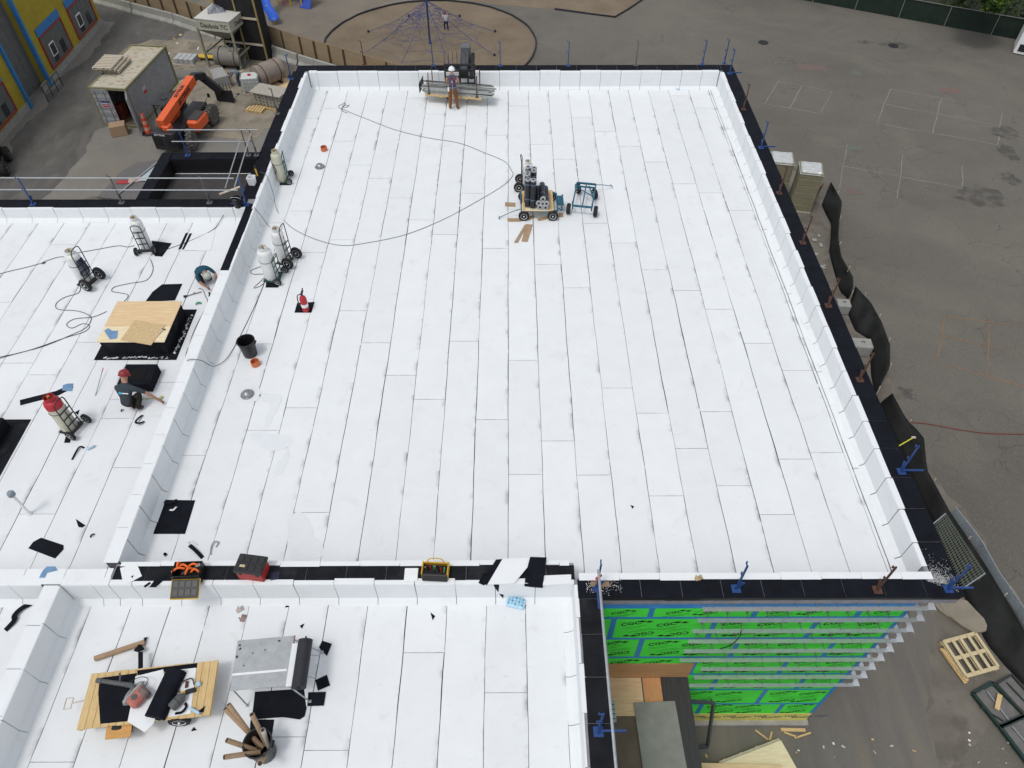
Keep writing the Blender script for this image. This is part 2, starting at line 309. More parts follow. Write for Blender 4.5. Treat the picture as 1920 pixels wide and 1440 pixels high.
for x,y,rx,ry in ((1431,80,.42,.42),(1675,86,.4,.4)):
    c=P(x,y,G); o=MB().lathe([(.38,0),(.38,.02),(.33,.024),(.33,.02)],24,(c.x,c.y,G+.006))
    for k in range(-2,3): o.box((c.x+k*.11,c.y,G+.03),(.03,.5-.08*abs(k),.012))
    tag(o.build('manhole_cover',DARKST),'round dark manhole cover '+('near the roof corner on the asphalt' if x<1500 else 'inside a dark oil stain near the green fence'),'manhole')
o=MB().tube(smooth_path([P(x,y,G+.02) for x,y in ((1704,792),(1740,795),(1800,806),(1860,813),(1935,814))]),.022); tag(o.build('red_hose',mat('red_hose',(.16,.03,.03),rough=.6)),'thin red hose lying across the asphalt to the silt fence','hose')
# ------------------------------------------------------------ the school under construction: decks, parapets, membranes
SB=thing('school_building','flat roofed school wing under construction with white membrane roof and black copings','building',(0,10,G))
B0=Vector((0,10,G))
def bpart(mb,name,m,parent=SB,smooth=False):
    o=mb.build(name,m,parent,smooth)
    if parent is SB: o.location=-B0      # world coordinates kept, parent sits at the base
    return o
def deck(name,x0,x1,y0,y1,z,m=BLK):
    return bpart(MB().box(((x0+x1)/2,(y0+y1)/2,z-.16),(x1-x0,y1-y0,.30)),name,m)
d_main=deck('main_roof_deck',-9.1,9.5,7.7,32.4,0)
d_left=deck('left_roof_deck',-26,-9.45,7.9,22.05,LZ)
d_front=deck('front_roof_deck',-10.2,1.5,-8,7.62,0)
d_far=deck('corner_roof_deck',-26,-10.57,-8,7.61,0)
d_well=deck('well_roof_deck',-13.12,-9.7,22.5,25.22,.2,mat('well_floor',(.045,.042,.041),rough=.85,var=.25,scale=1.2,bump=.2,bscale=80))
UVN='UVMap'
def setuv(me,us):
    l=me.uv_layers.new(name=UVN)
    for lp in me.loops: l.data[lp.index].uv=us[lp.vertex_index]
def wav(x,y): return .006*math.sin(y*1.3+x*5.1)+.004*math.sin(y*3.7+x*11.3)
def membrane(parent,x0,x1,y0,y1,z,bead=1.0,right=True,low=True):
    "one sheet with its bitumen bleed-out along the right-hand and near lap"
    mb=MB(); n=max(2,int((y1-y0)/.55)); us=[]
    L=[(x0+.004+rnd(-.003,.003)+wav(x0,y0+(y1-y0)*k/n),y0+(y1-y0)*k/n) for k in range(n+1)]; Rr=[(x1-.005+rnd(-.004,.004)+wav(x1,y0+(y1-y0)*k/n),y0+(y1-y0)*k/n) for k in range(n+1)]
    zz=[z+.003+rnd(0,.003) for _ in range(n+1)]
    top=[];bot=[]
    vs=[(x,y+(.004 if k==0 else -.004 if k==n else 0),zz[k]) for k,(x,y) in enumerate(L)]+[(x,y+(.004 if k==0 else -.004 if k==n else 0),zz[k]) for k,(x,y) in enumerate(Rr)]
    N=n+1; fs=[(k,N+k,N+k+1,k+1) for k in range(n)]
    lo=[(x,y,z-.012) for x,y,_ in vs]; ring=list(range(N,2*N))+list(range(N-1,-1,-1))
    for a,b in zip(ring,ring[1:]+ring[:1]): fs.append((a,2*N+a,2*N+b,b))
    mb.add(vs+lo,fs); us=[(x-x1,y-y0) for x,y,_ in vs+lo]
    mb.c=1
    if right:
        m=max(4,int((y1-y0)/.13)); w=[];tgt=boost=0;ph=rnd(0,6)
        for k in range(m+1):
            if random.random()<.022: tgt=rnd(.004,.017)*bead
            tgt*=.82; boost+=(tgt-boost)*.35; ph+=rnd(-.5,.5); w.append(max(.003,.0058*bead*(1+.55*math.sin(ph))+boost))
        i=len(mb.v); hz=z+.0085
        vs=[];fs=[]
        for k in range(m+1):
            y=y0+.01+(y1-y0-.02)*k/m; xw=x1+wav(x1,y); vs+=[(xw-w[k]*1.3,y,hz-.002),(xw-.001,y,hz),(xw+w[k]*.45,y,hz-.002)]
        for k in range(m):
            if random.random()<.02: continue
            a=3*k; fs+=[(a,a+1,a+4,a+3),(a+1,a+2,a+5,a+4)]
        mb.add(vs,fs); us+=[(-1,0)]*len(vs)
    if low:
        m=7; vs=[];fs=[]
        for k in range(m+1):
            x=x0+.01+(x1-x0-.02)*k/m; q=rnd(.001,.005)*bead; vs+=[(x,y0-q,z+.0075),(x,y0+q,z+.0075)]
        for k in range(m): a=2*k; fs.append((a,a+2,a+3,a+1))
        mb.add(vs,fs); us+=[(-1,0)]*len(vs)
    me=mb.mesh('membrane_sheet',[CAP,BIT]); setuv(me,us)
    o=bpy.data.objects.new('membrane_sheet',me); COL.objects.link(o); o.parent=parent; return o
def strips(parent,x0,x1,y0,y1,z,X0,w,joints,length=7.7,bead=1.0):
    k0=math.floor((x0-X0)/w); k=k0
    while X0+k*w<x1-.02:
        a=max(x0,X0+k*w); b=min(x1,X0+(k+1)*w)
        if b-a>.06:
            ys=sorted(q.y for q in joints if a-.02<q.x<b+.02); out=[]
            for q in ys:
                if y0+.25<q<y1-.25 and (not out or q-out[-1]>.5): out.append(q)
            cut=[y0]+out+[y1]
            # fill spans far longer than a roll
            full=[cut[0]]
            for p,q in zip(cut,cut[1:]):
                n=max(1,round((q-p)/8.6)) if q-p>10.5 else 1
                for i in range(1,n+1): full.append(p+(q-p)*i/n)
            jz=rnd(0,.0025)
            for p,q in zip(full,full[1:]): membrane(parent,a,b,p,q,z+jz,bead,right=True,low=p>y0+.01)
        k+=1
JM=[(821,214),(857,236),(935,254),(974,199),(1016,271),(1060,299),(1092,221),(1135,247),(1181,275),(1229,304),(789,184),(590,222),(627,204),(651,265),(681,310),(717,335),(1293,180),(1323,203),(1286,345),(1334,362),(570,396),(527,418),(642,450),(590,474),(666,583),(894,363),(1114,419),(930,466),(836,440),(1026,496),(708,643),(754,704),(807,749),(871,640),(925,787),(979,676),(573,765),(1391,395),(1169,456),(1227,506),(1286,545),(1349,580),(1422,644),(1487,695),(1078,540),(1066,827),(1044,827),(1152,728),(1221,775),(1111,891),(1297,841),(1345,772),(1379,911),(1498,861),(1482,965),(1242,930),(493,645),(373,854),(496,807),(584,961),(964,890),(1557,849)]
strips(d_main,-8.99,9.18,7.77,32.31,0,-.06,.9145,[P(x,y,0) for x,y in JM],bead=1.05)
for k in range(7):   # narrow cover strip along the right parapet
    a=7.8+k*3.5; membrane(d_main,9.185,9.40,a,a+3.49,.008,.6)
JL=[(120,459),(12,567),(79,703),(157,642),(367,470),(217,749),(213,785),(316,717),(232,877),(61,964)]
strips(d_left,-25.9,-9.46,8.0,21.96,LZ,P(865/4,420,LZ).x,.925,[P(x,y,LZ) for x,y in JL],bead=.8)
JB=[(795,1224),(951,1299),(627,1407),(121,1429),(523,1382)]
strips(d_front,-10.09,1.2,-7.9,7.52,0,-.571,.9205,[P(x,y,0) for x,y in JB],bead=1.0)
strips(d_far,-25.9,-10.58,-7.9,7.52,0,-10.9,.9205,[],bead=.8)
WALLM=mat('parapet_black',(.014,.014,.018),rough=.8,var=.3,scale=4)
def wallbox(x0,x1,y0,y1,z0=G,z1=HP-.006,name='parapet_wall',m=SUB): return bpart(MB().box(((x0+x1)/2,(y0+y1)/2,(z0+z1)/2),(x1-x0,y1-y0,z1-z0)),name,m)
def flashing(parent,A,B,n,zb,zt,piece=.9145,lap=.165,toplap=.12,jag=.03,start=0.0,gap=.0065):
    "white flashing pieces: lap on the deck, cant, upright, turned over the top"
    A=Vector(A);B=Vector(B);n=Vector(n); t=(B-A); L=t.length; t.normalize(); s=-start; i=0
    h=zt-zb
    while s<L-.02:
        a=max(0,s)+gap; b=min(L,s+piece)-gap; s+=piece; i+=1
        if b-a<.05: continue
        lp=lap+rnd(-jag,jag)*.6; tl=toplap+rnd(-jag,jag); e=.006+.002*(i%2)
        prof=[(lp,e+.004),(.15,e+.008),(.03,.135),(.022,h-.02),(.010,h+e),(-tl*.5,h+e+.002),(-tl,h+e-.001)]
        inn=[(lp-.0,-.004),(.14,-.004),(.016,.125),(.012,h-.02),(-.002,h-.001),(-tl*.5,h-.004),(-tl,h-.004)]
        vs=[];fs=[]; m=len(prof); q=rnd(-.004,.004)
        for u in (a,b):
            for pr in (prof,inn):
                for d,z in pr:
                    w=A+t*(u+(q if z>h*.5 else 0))+n*d; vs.append((w.x,w.y,zb+z))
        flip=t.cross(Vector((0,0,1))).dot(n)<0
        for k in range(m-1):
            fs+=[(k,k+1,2*m+k+1,2*m+k)]; fs+=[(k,m+k,m+k+1,k+1),(2*m+k,2*m+k+1,3*m+k+1,3*m+k)]
        fs+=[(0,2*m,3*m,m),(m-1,2*m-1,4*m-1,3*m-1)]
        mb=MB().add(vs,fs)
        me=mb.mesh('flashing_sheet',FLASH); bm=bmesh.new(); bm.from_mesh(me); bmesh.ops.recalc_face_normals(bm,faces=bm.faces); bm.to_mesh(me); bm.free()
        o=bpy.data.objects.new('flashing_sheet',me); COL.objects.link(o); o.parent=parent
def upstand(A,B,n,zb,zt,parent):
    "bitumen-black backing so the gaps between flashing pieces read dark"
    A=Vector(A);B=Vector(B);n=Vector(n); vs=[]
    for p in (A,B):
        for d,z in ((.135,.004),(.012,.12),(.008,zt-zb-.01)): w=p+n*d; vs.append((w.x,w.y,zb+z))
    o=MB().add(vs,[(0,1,4,3),(1,2,5,4)]).build('flashing_backing',BIT,parent); return o
def coping(parent,x0,x1,y0,y1,axis,z=HP,piece=.9145,m=BLK,over=.05,jag=.012):
    L=(x1-x0) if axis=='x' else (y1-y0); s=-rnd(0,.6)
    while s<L-.02:
        a=max(0,s)+.005;b=min(L,s+piece)-.005; s+=piece
        if b-a<.03: continue
        j0,j1=rnd(0,jag),rnd(0,jag)
        if axis=='x': c=((x0+a+x0+b)/2,(y0-j0+y1+j1)/2,z+.001); sz=(b-a,y1-y0+j0+j1,.009)
        else: c=((x0-j0+x1+j1)/2,(y0+a+y0+b)/2,z+.001); sz=(x1-x0+j0+j1,b-a,.009)
        MB().box(c,sz).build('coping_sheet',m,parent)
# main roof: right, back, left, and the wall between main and front roofs
wr=wallbox(9.5,10.12,7.28,33.02,z0=.42); wb=wallbox(-9.68,9.498,32.4,33.0); wl=wallbox(-9.7,-9.1,22.08,32.398); wdv=wallbox(-9.42,-9.1,8.2,22.078,z0=-4); wse=wallbox(1.45,9.498,7.28,7.75,z0=.42); wsm=wallbox(-9.1,1.448,7.62,8.12,z0=-4)
for p,A,B,n,kw in ((wr,(9.5,8.0,0),(9.5,32.35,0),(-1,0,0),dict(start=.3,gap=.012)),(wb,(-9.05,32.4,0),(9.45,32.4,0),(0,-1,0),dict(start=.55)),(wl,(-9.1,22.0,0),(-9.1,32.35,0),(1,0,0),dict(start=.2,jag=.05,gap=.010)),(wdv,(-9.1,8.2,0),(-9.1,22.0,0),(1,0,0),dict(start=.35,toplap=.06,gap=.010))):
    flashing(p,A,B,n,0,HP,**kw); upstand(A,B,n,0,HP,p)
coping(wr,9.60,10.16,7.25,33.05,'y'); coping(wb,-9.66,9.59,32.5,33.04,'x'); coping(wl,-9.74,-9.22,22.6,32.49,'y')
# divider cap: white pieces lapped over its top from the left roof, black base sheet still showing at the far end
y=8.15
while y<18.6:
    l=.93; e=min(18.6,y+l); MB().box(((-9.42-9.115)/2+rnd(-.012,.012),(y+e)/2,HP+.009),(.33+rnd(-.02,.02),e-y-.008,.006)).build('cap_sheet',FLASH,wdv); y=e
for k in range(4): MB().box((-9.30+rnd(-.01,.01),19.05+k*.93,HP+.003),(.28,.92,.008)).build('coping_sheet',BLK,wdv)
# south: inner top strip of the wall, black coping on it
def topstrip(parent,x0,x1,yc,w,z=HP+.012,seam=.92):
    x=x0
    while x<x1-.05:
        e=min(x1,x+seam); MB().box(((x+e)/2,yc+rnd(-.015,.015),z),(e-x-.01,w+rnd(-.02,.02),.006)).build('cap_sheet',FLASH,parent); x=e
topstrip(wsm,-9.0,1.35,8.12,.13); topstrip(wse,1.55,9.62,7.77,.17)
coping(wsm,-9.08,1.46,7.70,8.06,'x',m=BLKL); coping(wse,1.5,10.10,7.25,7.69,'x',z=HP+.003)
flashing(wsm,(-9.1,7.62,0),(1.44,7.62,0),(0,-1,0),0,HP,start=.4,toplap=.10); upstand((-10.2,7.62,0),(1.44,7.62,0),(0,-1,0),0,HP,wsm)
# left wing: south wall (cap pieces), back parapet
wls=wallbox(-26,-9.102,7.62,8.0,z0=-4)
topstrip(wls,-26,-9.12,7.82,.38,HP+.006,.93)
flashing(wls,(-10.2,7.62,0),(-9.10,7.62,0),(0,-1,0),0,HP,start=.2,toplap=.2); flashing(wls,(-26,7.62,0),(-10.62,7.62,0),(0,-1,0),0,HP,toplap=.2); upstand((-26,7.62,0),(-9.1,7.62,0),(0,-1,0),0,HP,wls)
wlb=wallbox(-26,-9.705,22.05,22.55)
flashing(wlb,(-26,22.05,0),(-9.45,22.05,0),(0,-1,0),LZ,HP,start=.35,toplap=.05); upstand((-26,22.05,0),(-9.45,22.05,0),(0,-1,0),LZ,HP,wlb)
coping(wlb,-26,-9.45,22.12,22.58,'x')
# ridge between the two front roofs
wrg=wallbox(-10.56,-10.2,-8,7.618,z0=-4)
flashing(wrg,(-10.2,-6,0),(-10.2,7.58,0),(1,0,0),0,HP,start=.3,toplap=.05,piece=1.0); upstand((-10.2,-6,0),(-10.2,7.58,0),(1,0,0),0,HP,wrg)
y=-6.5
while y<7.4: MB().box((-10.39,y+.47,HP+.008),(.33,.925,.006)).build('cap_sheet',FLASH,wrg); y+=.94
# front roof right parapet
wfr=wallbox(1.45,1.98,-8,7.278)
flashing(wfr,(1.45,-6,0),(1.45,7.58,0),(-1,0,0),0,HP,start=.2,lap=.27,toplap=.06,piece=1.0,jag=.05); upstand((1.45,-6,0),(1.45,7.58,0),(-1,0,0),0,HP,wfr)
coping(wfr,1.53,2.0,-6,7.24,'y',m=BLKL,z=HP+.002)
# the well with its black lined curbs
for x0,x1,y0,y1 in ((-13.5,-13.12,22.552,25.72),(-13.118,-9.705,25.22,25.72)):
    w=wallbox(x0,x1,y0,y1,name='well_curb',m=BLK); coping(w,x0-.02,x1+.02,y0,y1,'x' if x1-x0>1 else 'y')
bpart(MB().box((-11.42,25.20,.5),(3.40,.012,.56)),'well_lining',BIT); bpart(MB().box((-13.10,23.87,.5),(.012,2.66,.56)),'well_lining',BIT); bpart(MB().box((-9.72,23.87,.5),(.012,2.66,.56)),'well_lining',BIT)
bpart(MB().box((-11.4,25.15,.224),(3.3,.03,.012)),'well_joint_strip',WHT)
# exterior walls behind the coping (not facing the camera): plain block
EXT=mat('block_wall',(.28,.27,.26),rough=.9,var=.1,scale=2)
bpart(MB().box((-13.3,23.9,(G+.3)/2-.3),(.3,3.2,-G-.2)),'exterior_wall',EXT)
# ------------------------------------------------------------ green sheathed south wall, girts, canopy
_TX={}
def text2d(s,bold=.0,shear=0):
    k=(s,bold,shear)
    if k in _TX: return _TX[k]
    cu=bpy.data.curves.new('t','FONT'); cu.body=s; cu.size=1; cu.align_x='CENTER'; cu.align_y='CENTER'; cu.offset=bold; cu.shear=shear; cu.resolution_u=2
    o=bpy.data.objects.new('t',cu); COL.objects.link(o); bpy.context.view_layer.update()
    me=bpy.data.meshes.new_from_object(o.evaluated_get(bpy.context.evaluated_depsgraph_get()))
    r=([v.co.copy() for v in me.vertices],[list(p.vertices) for p in me.polygons])
    bpy.data.objects.remove(o); bpy.data.curves.remove(cu); bpy.data.meshes.remove(me); _TX[k]=r; return r
def put_text(mb,s,o,ux,uy,size,bold=.02,shear=0):
    vs,fs=text2d(s,bold,shear); o=Vector(o);ux=Vector(ux).normalized();uy=Vector(uy).normalized()
    mb.add([o+ux*v.x*size+uy*v.y*size for v in vs],fs); return mb
GREEN=mat('green_sheathing',(.075,.80,.065),rough=.65,var=.10,scale=1.3,spec=.25); layer(GREEN,(.16,.52,.13),3,.58,.76,.45,dist=.8)
TAPE=mat('blue_tape',(.03,.22,.52),rough=.5,var=.15,scale=6); YBAND=mat('yellow_membrane',(.70,.65,.17),rough=.6,var=.1,scale=4)
PRINT=mat('black_print',(.012,.012,.012),rough=.7)
WY=7.35; XE=9.28
ew=bpart(MB().box(((2.0+XE)/2,WY+.19,(G+.40)/2),(XE-2.0,.37,.40-G)),'exterior_wall',EXT)
bpart(MB().box((XE-.2,20.4,(G-.34)/2),(.4,25.2,-.34-G)),'exterior_wall',EXT)
def logo(mb,x,z,flip,s=.17):
    a=R(17) if not flip else R(17)+math.pi
    ux=Vector((math.cos(a),0,math.sin(a))); uy=Vector((-math.sin(a),0,math.cos(a))); y=WY-.018
    o=Vector((x,y,z)); put_text(mb,'CGC',o,ux,uy,s*1.35,.03,.2)
    for k,dz in ((0,.03),(1,-.03)):
        c=o+ux*(s*1.75+k*s*.95)+uy*(dz+.02); mb.poly([c-ux*s*.62,c-uy*s*.33,c+ux*s*.62,c+uy*s*.33])
    c=o-uy*s*1.15; mb.poly([c-ux*.28-uy*.006,c+ux*.36-uy*.006,c+ux*.36+uy*.006,c-ux*.28+uy*.006])
    c=o-uy*s*1.6; mb.poly([c-ux*.2-uy*.005,c+ux*.2-uy*.005,c+ux*.2+uy*.005,c-ux*.2+uy*.005])
rows=[(.13,-.43)]+[(-.43-1.22*k,-.43-1.22*(k+1)) for k in range(5)]+[(-6.53,-7.44)]
for ri,(zt,zb) in enumerate(rows):
    x=(3.28 if ri%2==0 else 2.45)-2.44*2
    while x<XE:
        a=max(2.0,x); b=min(XE,x+2.44); x+=2.44
        if b-a<.15: continue
        if zt<-3.3 and zb>-5.4 and a<4.9:
            if b<4.9: continue
            a=4.88 if zt<-4.0 else a
        mb=MB().box(((a+b)/2,WY-.008,(zt+zb)/2),(b-a-.006,.013,zt-zb-.006)); mb.c=1
        for i,lx in enumerate((a+.42,a+1.28,a+2.1)):
            if lx+.45>b: continue
            if zt-zb>.9: logo(mb,lx,zb+(zt-zb)*(.72 if i%2==0 else .68),False); logo(mb,lx+.42 if lx+.8<b else lx+.2,zb+(zt-zb)*.25,True)
            else: logo(mb,lx+.1,(zt+zb)/2,i%2==1,.13)
        mb.build('sheathing_panel',[GREEN,PRINT],ew)
        if b<XE-.05: MB().box((b,WY-.0175,(zt+zb)/2),(.13,.005,zt-zb-.02)).build('seam_tape',TAPE,ew)
    if ri>0: MB().box(((2+XE)/2,WY-.0205,zt),(XE-2-.01,.005,.10)).build('seam_tape',TAPE,ew)
MB().box(((2+XE)/2,WY-.019,.33),(XE-2,.03,.41)).build('blue_head_flashing',mat('blue_flashing',(.035,.25,.62),rough=.4,var=.15,scale=3),ew)
MB().box((XE-.04,WY-.024,-3.7),(.10,.005,7.4)).build('corner_tape',TAPE,ew)
MB().box(((5.0+XE)/2,WY-.012,-7.77),(XE-5.0,.02,.66)).build('yellow_base_membrane',YBAND,ew)
mb=MB()
for k in range(5): put_text(mb,'blueskin TWF',(5.5+k*.95,WY-.026,-7.74),(1,0,.12),(0,0,1),.19,.02)
mb.build('base_lettering',mat('navy_print',(.02,.03,.12),rough=.7),ew)
MB().box(((1.5+XE+.05)/2,WY+.05,-8.18),(XE-1.4,.42,.16),bev=.02).build('foundation_wall',CONC,ew)
# hanging membrane skirt below the coping
x=2.05
while x<10.1:
    e=min(10.1,x+rnd(1.1,1.9)); h=rnd(.10,.16); MB().box(((x+e)/2,7.262,HP-h/2-.004),(e-x-.004,.012,h)).build('coping_skirt',BIT,wse); x=e
for k in range(9):
    z=.44-.61*k; x0=4.34 if k<6 else (5.0,4.93,4.82)[k-6]; x1=9.45
    g=MB().box(((x0+x1)/2,7.155,z),(x1-x0,.09,.004)).box(((x0+x1)/2,7.108,z-.014),(x1-x0,.004,.03)).build('girt',mat('girt_metal',(.60,.63,.62),rough=.32,metal=.7,var=.1,scale=9),ew)
    MB().poly([(9.452,7.115,z+.002),(9.62,7.115,z+.002),(9.62,9.5,z+.002),(9.50,9.5,z+.002),(9.50,7.26,z+.002),(9.452,7.22,z+.002)]).box((9.62,8.3,z-.03),(.004,2.4,.06)).build('corner_girt',mat('bright_galvanised',(.62,.64,.67),rough=.4,metal=.5,var=.08),ew)
    xx=x0+.25
    while xx<x1-.1:
        MB().box((xx,7.325,z+.06),(.05,.016,.14)).box((xx,7.25,z+.015),(.012,.15,.03)).box((xx,7.318,z+.06),(.014,.02,.014)).build('girt_clip',STEEL,ew); xx+=.47
MB().tube(smooth_path([PV_ for PV_ in (Vector((5.45,7.10,-.62)),Vector((5.48,7.08,-1.0)),Vector((5.38,7.09,-1.5)),Vector((5.2,7.12,-1.78)))]),.012).build('loose_cable',BLACKP,ew)
# plywood wall patch and the low canopy roof
MB().box((3.43,WY-.034,-3.78),(2.88,.018,.99)).build('plywood_panel',mat('plywood_brown',(.42,.23,.10),rough=.8,scale=2,col2=(.52,.31,.15),stretch=(1,1,8),spec=.2),ew)
CZ=-4.28
cn=bpart(MB().box((3.43,3.3,CZ-.2),(2.86,8.0,.38)),'canopy_roof',mat('canopy_deck',(.13,.10,.075),rough=.85,var=.2,scale=2))
MB().box((2.80,6.80,CZ+.004),(1.55,1.0,.018)).build('plywood_panel',PLY,cn); MB().box((3.86,6.80,CZ+.004),(.5,1.0,.018)).build('plywood_panel',mat('plywood_orange',(.55,.28,.12),rough=.8,var=.15,stretch=(8,1,1)),cn)
MB().box((4.49,4.3,CZ+.02),(.74,6.05,.06)).build('canopy_edge_strip',mat('slate_strip',(.045,.043,.045),rough=.85,var=.25,scale=4,stretch=(6,.4,1)),cn)
g=bpart(MB().box((3.9,5.35,CZ+.05),(1.12,2.6,.02),rz=R(2),bev=.004),'cement_board',mat('cement_board',(.23,.235,.21),rough=.8,var=.15,scale=2,bump=.1))
for yy,n in ((6.35,4),(4.35,9)):
    mb=MB().box((2.62,yy-.0,CZ+.2),(.30,.12*n+.05,.03),bev=.006); mb.c=1
    for k in range(n):
        for sx in (-.075,.075): mb.box((2.62+sx,yy+(k-(n-1)/2)*.12,CZ+.2165),(.10,.03,.004))
    pl=bpart(mb,'perforated_plank',[GALV,BLACKP]); MB().box((2.62,yy,CZ+.09),(.26,.05,.19)).build('plank_support',STEEL,pl)
# ------------------------------------------------------------ guard rail posts
def make_post(paint,arm,hooks=True):
    t=thing('guardrail_post','x','post'); base=MB().box((0,0,.006),(.20,.20,.012),bev=.003)
    for sx in(-1,1):
        for sy in(-1,1): base.cyl((sx*.075,sy*.075,.012),(sx*.075,sy*.075,.024),.012,n=6)
    base.build('base_plate',paint,t)
    MB().box((0,0,.55),(.036,.036,1.07)).box((0,.04,.16),(.03,.10,.30),rx=R(-18)).build('upright',paint,t)
    for z in (.58,1.06): MB().box((-.04,0,z),(.09,.03,.02)).box((-.08,0,z+.035),(.02,.028,.08)).build('rail_hook',paint,t)
    if arm: MB().box((.28,0,.05),(.52,.04,.04)).build('support_arm',paint,t)
    return t
PB=make_post(BLUE,False); PBA=make_post(BLUE,True); PR=make_post(RUST,False); PG=make_post(mat('grey_steel',(.10,.10,.10),rough=.6,var=.3),False)
_used=set()
def post(kind,x,y,label,rz=0,z=HP+.008):
    src=kind if kind.name not in _used and not _used.add(kind.name) else copy_tree(kind)
    p=P(x,y,z); src.location=p; src.rotation_euler.z=rz; src['label']=label; src['group']='guardrail posts on the parapets'; return src
post(PR,683,122,'rusty guardrail post on the back coping left of the climbing net'); post(PB,812,123,'blue guardrail post on the back coping in front of the net mast'); post(PB,938,123,'blue guardrail post on the back coping right of the lifted pallet')
post(PB,1065,123,'blue guardrail post at the middle of the back coping right half'); post(PG,1192,122,'dark grey guardrail post on the back coping'); post(PB,1317,121,'blue guardrail post on the back coping second from the far right corner'); post(PB,1358,119,'blue guardrail post on the back coping nearest the far right corner')
post(PBA,1368,138,'blue guardrail post with side arm at the far right roof corner'); post(PR,1394,205,'rusty guardrail post on the right coping nearest the far corner'); post(PBA,1427,277,'blue guardrail post with side arm above the wrapped insulation stacks')
post(PR,1461,362,'rusty guardrail post on the right coping beside the wrapped insulation stacks'); post(PR,1505,455,'rusty guardrail post on the right coping just past the wrapped stacks'); post(PR,1553,573,'rusty guardrail post on the right coping above the small concrete block'); post(PR,1612,712,'rusty guardrail post on the right coping above the large concrete block')
post(PBA,1690,884,'blue guardrail post with side arm on the right coping over the silt fence'); post(PBA,1778,1104,'blue guardrail post with side arm at the near right roof corner'); post(PR,1645,1106,'rusty guardrail post on the near coping above the green wall'); post(PB,1380,1104,'blue guardrail post at the middle of the near coping above the green wall',R(-90))
post(PBA,1119,1101,'blue guardrail post tied with red at the inner corner of the copings',R(-90)); post(PBA,1122,1372,'blue guardrail post with side arm on the front roof right coping')
post(PB,546,148,'blue guardrail post at the far left corner of the main roof',R(180)); post(PG,520,213,'dark guardrail post on the left coping near the block pallets'); post(PG,481,291,'dark guardrail post on the left coping beside the black well'); post(PBA,462,384,'blue guardrail post where the left roof meets the main roof coping',R(180),HP+.01)
post(PB,62,383,'blue guardrail post at the far left of the left roof back coping'); post(PG,228,380,'grey guardrail post at the middle of the left roof back coping'); post(PG,393,380,'grey guardrail post on the left roof back coping below the black well')
post(PB,352,291,'blue guardrail post on the back curb of the black well'); post(PG,466,291,'dark guardrail post at the right end of the well back curb')
tag(MB().box((0,0,0),(.05,.05,.26),bev=.01).box((.03,.02,.05),(.08,.03,.08),rz=.5).box((-.04,.0,-.02),(.05,.04,.06),rz=.9).build('red_cloth_tie',mat('red_cloth',(.5,.02,.02),rough=.8),loc=P(1119,1101,HP)+Vector((0,-.0,.45))),'red cloth tie knotted on the blue post at the inner coping corner','tie')
def rail(pts,label,r=.021,m=GALV,name='guard_rail'): return tag(MB().tube(pts,r,8).build(name,m,smooth=True),label,'rail','guard rails')
yb=22.36
rail([(-24,yb,HP+1.08),(-9.6,yb-.1,HP+1.08)],'upper galvanised guard rail along the left roof back coping'); rail([(-24,yb,HP+.60),(-9.6,yb-.1,HP+.60)],'lower galvanised guard rail along the left roof back coping')
rail([(-12.9,25.5,HP+1.08),(-9.5,25.5,HP+1.08)],'upper galvanised guard rail behind the black well'); rail([(-12.9,25.5,HP+.60),(-10.0,25.5,HP+.60)],'lower galvanised guard rail behind the black well')
rail([(-9.95,22.9,HP+.30),(-9.75,25.4,HP+1.0)],'upper galvanised pipe leaning along the right side of the well'); rail([(-10.3,22.9,HP+.25),(-10.2,25.3,HP+.75)],'lower galvanised pipe leaning along the right side of the well')
tag(MB().bar((-10.4,22.5,HP+.27),(-9.75,22.95,HP+.29),.09,.03).build('wood_batten',GREYWD),'short pale wood batten across the leaning pipes by the well','batten')
rail([(1.93,-2.5,HP+.7),(1.86,7.35,HP+1.16)],'long galvanised guard rail running over the front roof right coping',.03)
# ------------------------------------------------------------ things on the roofs
MZ=.008; LZT=LZ+.008
def wheel(parent,c,ax,r,w,name='wheel',hub=WHT,tyre=RUB):
    c=Vector(c);ax=Vector(ax).normalized(); M=ax.to_track_quat('Z','Y').to_matrix()
    t=MB().lathe([(r*.56,-w*.42),(r*.78,-w*.5),(r*.95,-w*.40),(r,-w*.2),(r,w*.2),(r*.95,w*.40),(r*.78,w*.5),(r*.56,w*.42)],20,c,M).build('tyre' if name=='wheel' else name,tyre,parent,True)
    MB().lathe([(r*.10,-w*.50),(r*.16,-w*.36),(r*.42,-w*.30),(r*.60,-w*.47),(r*.60,w*.47),(r*.42,w*.30),(r*.16,w*.36),(r*.10,w*.5)],16,c,M).cyl(c-ax*w*.62,c+ax*w*.62,r*.07,n=8).build('rim',hub,t,True); return t
def scrap(pts,z,label,m=BLK,th=.006,name='membrane_scrap',grp='membrane offcuts',curl=0):
    pp=[P(x,y,z+th) for x,y in pts]
    if curl: pp[0]=pp[0]+Vector((0,0,curl))
    return tag(MB().slab(pp,th).build(name,m),label,'offcut',grp)
CYL=mat('cylinder_white',(.70,.71,.70),rough=.4,var=.05,scale=8); layer(CYL,(.45,.40,.33),7,.62,.78,.6)
CYLC=mat('cylinder_cream',(.54,.53,.42),rough=.5,var=.06,scale=8); layer(CYLC,(.30,.24,.15),9,.60,.75,.6)
BRASS=mat('brass',(.45,.32,.12),rough=.4,metal=.7)
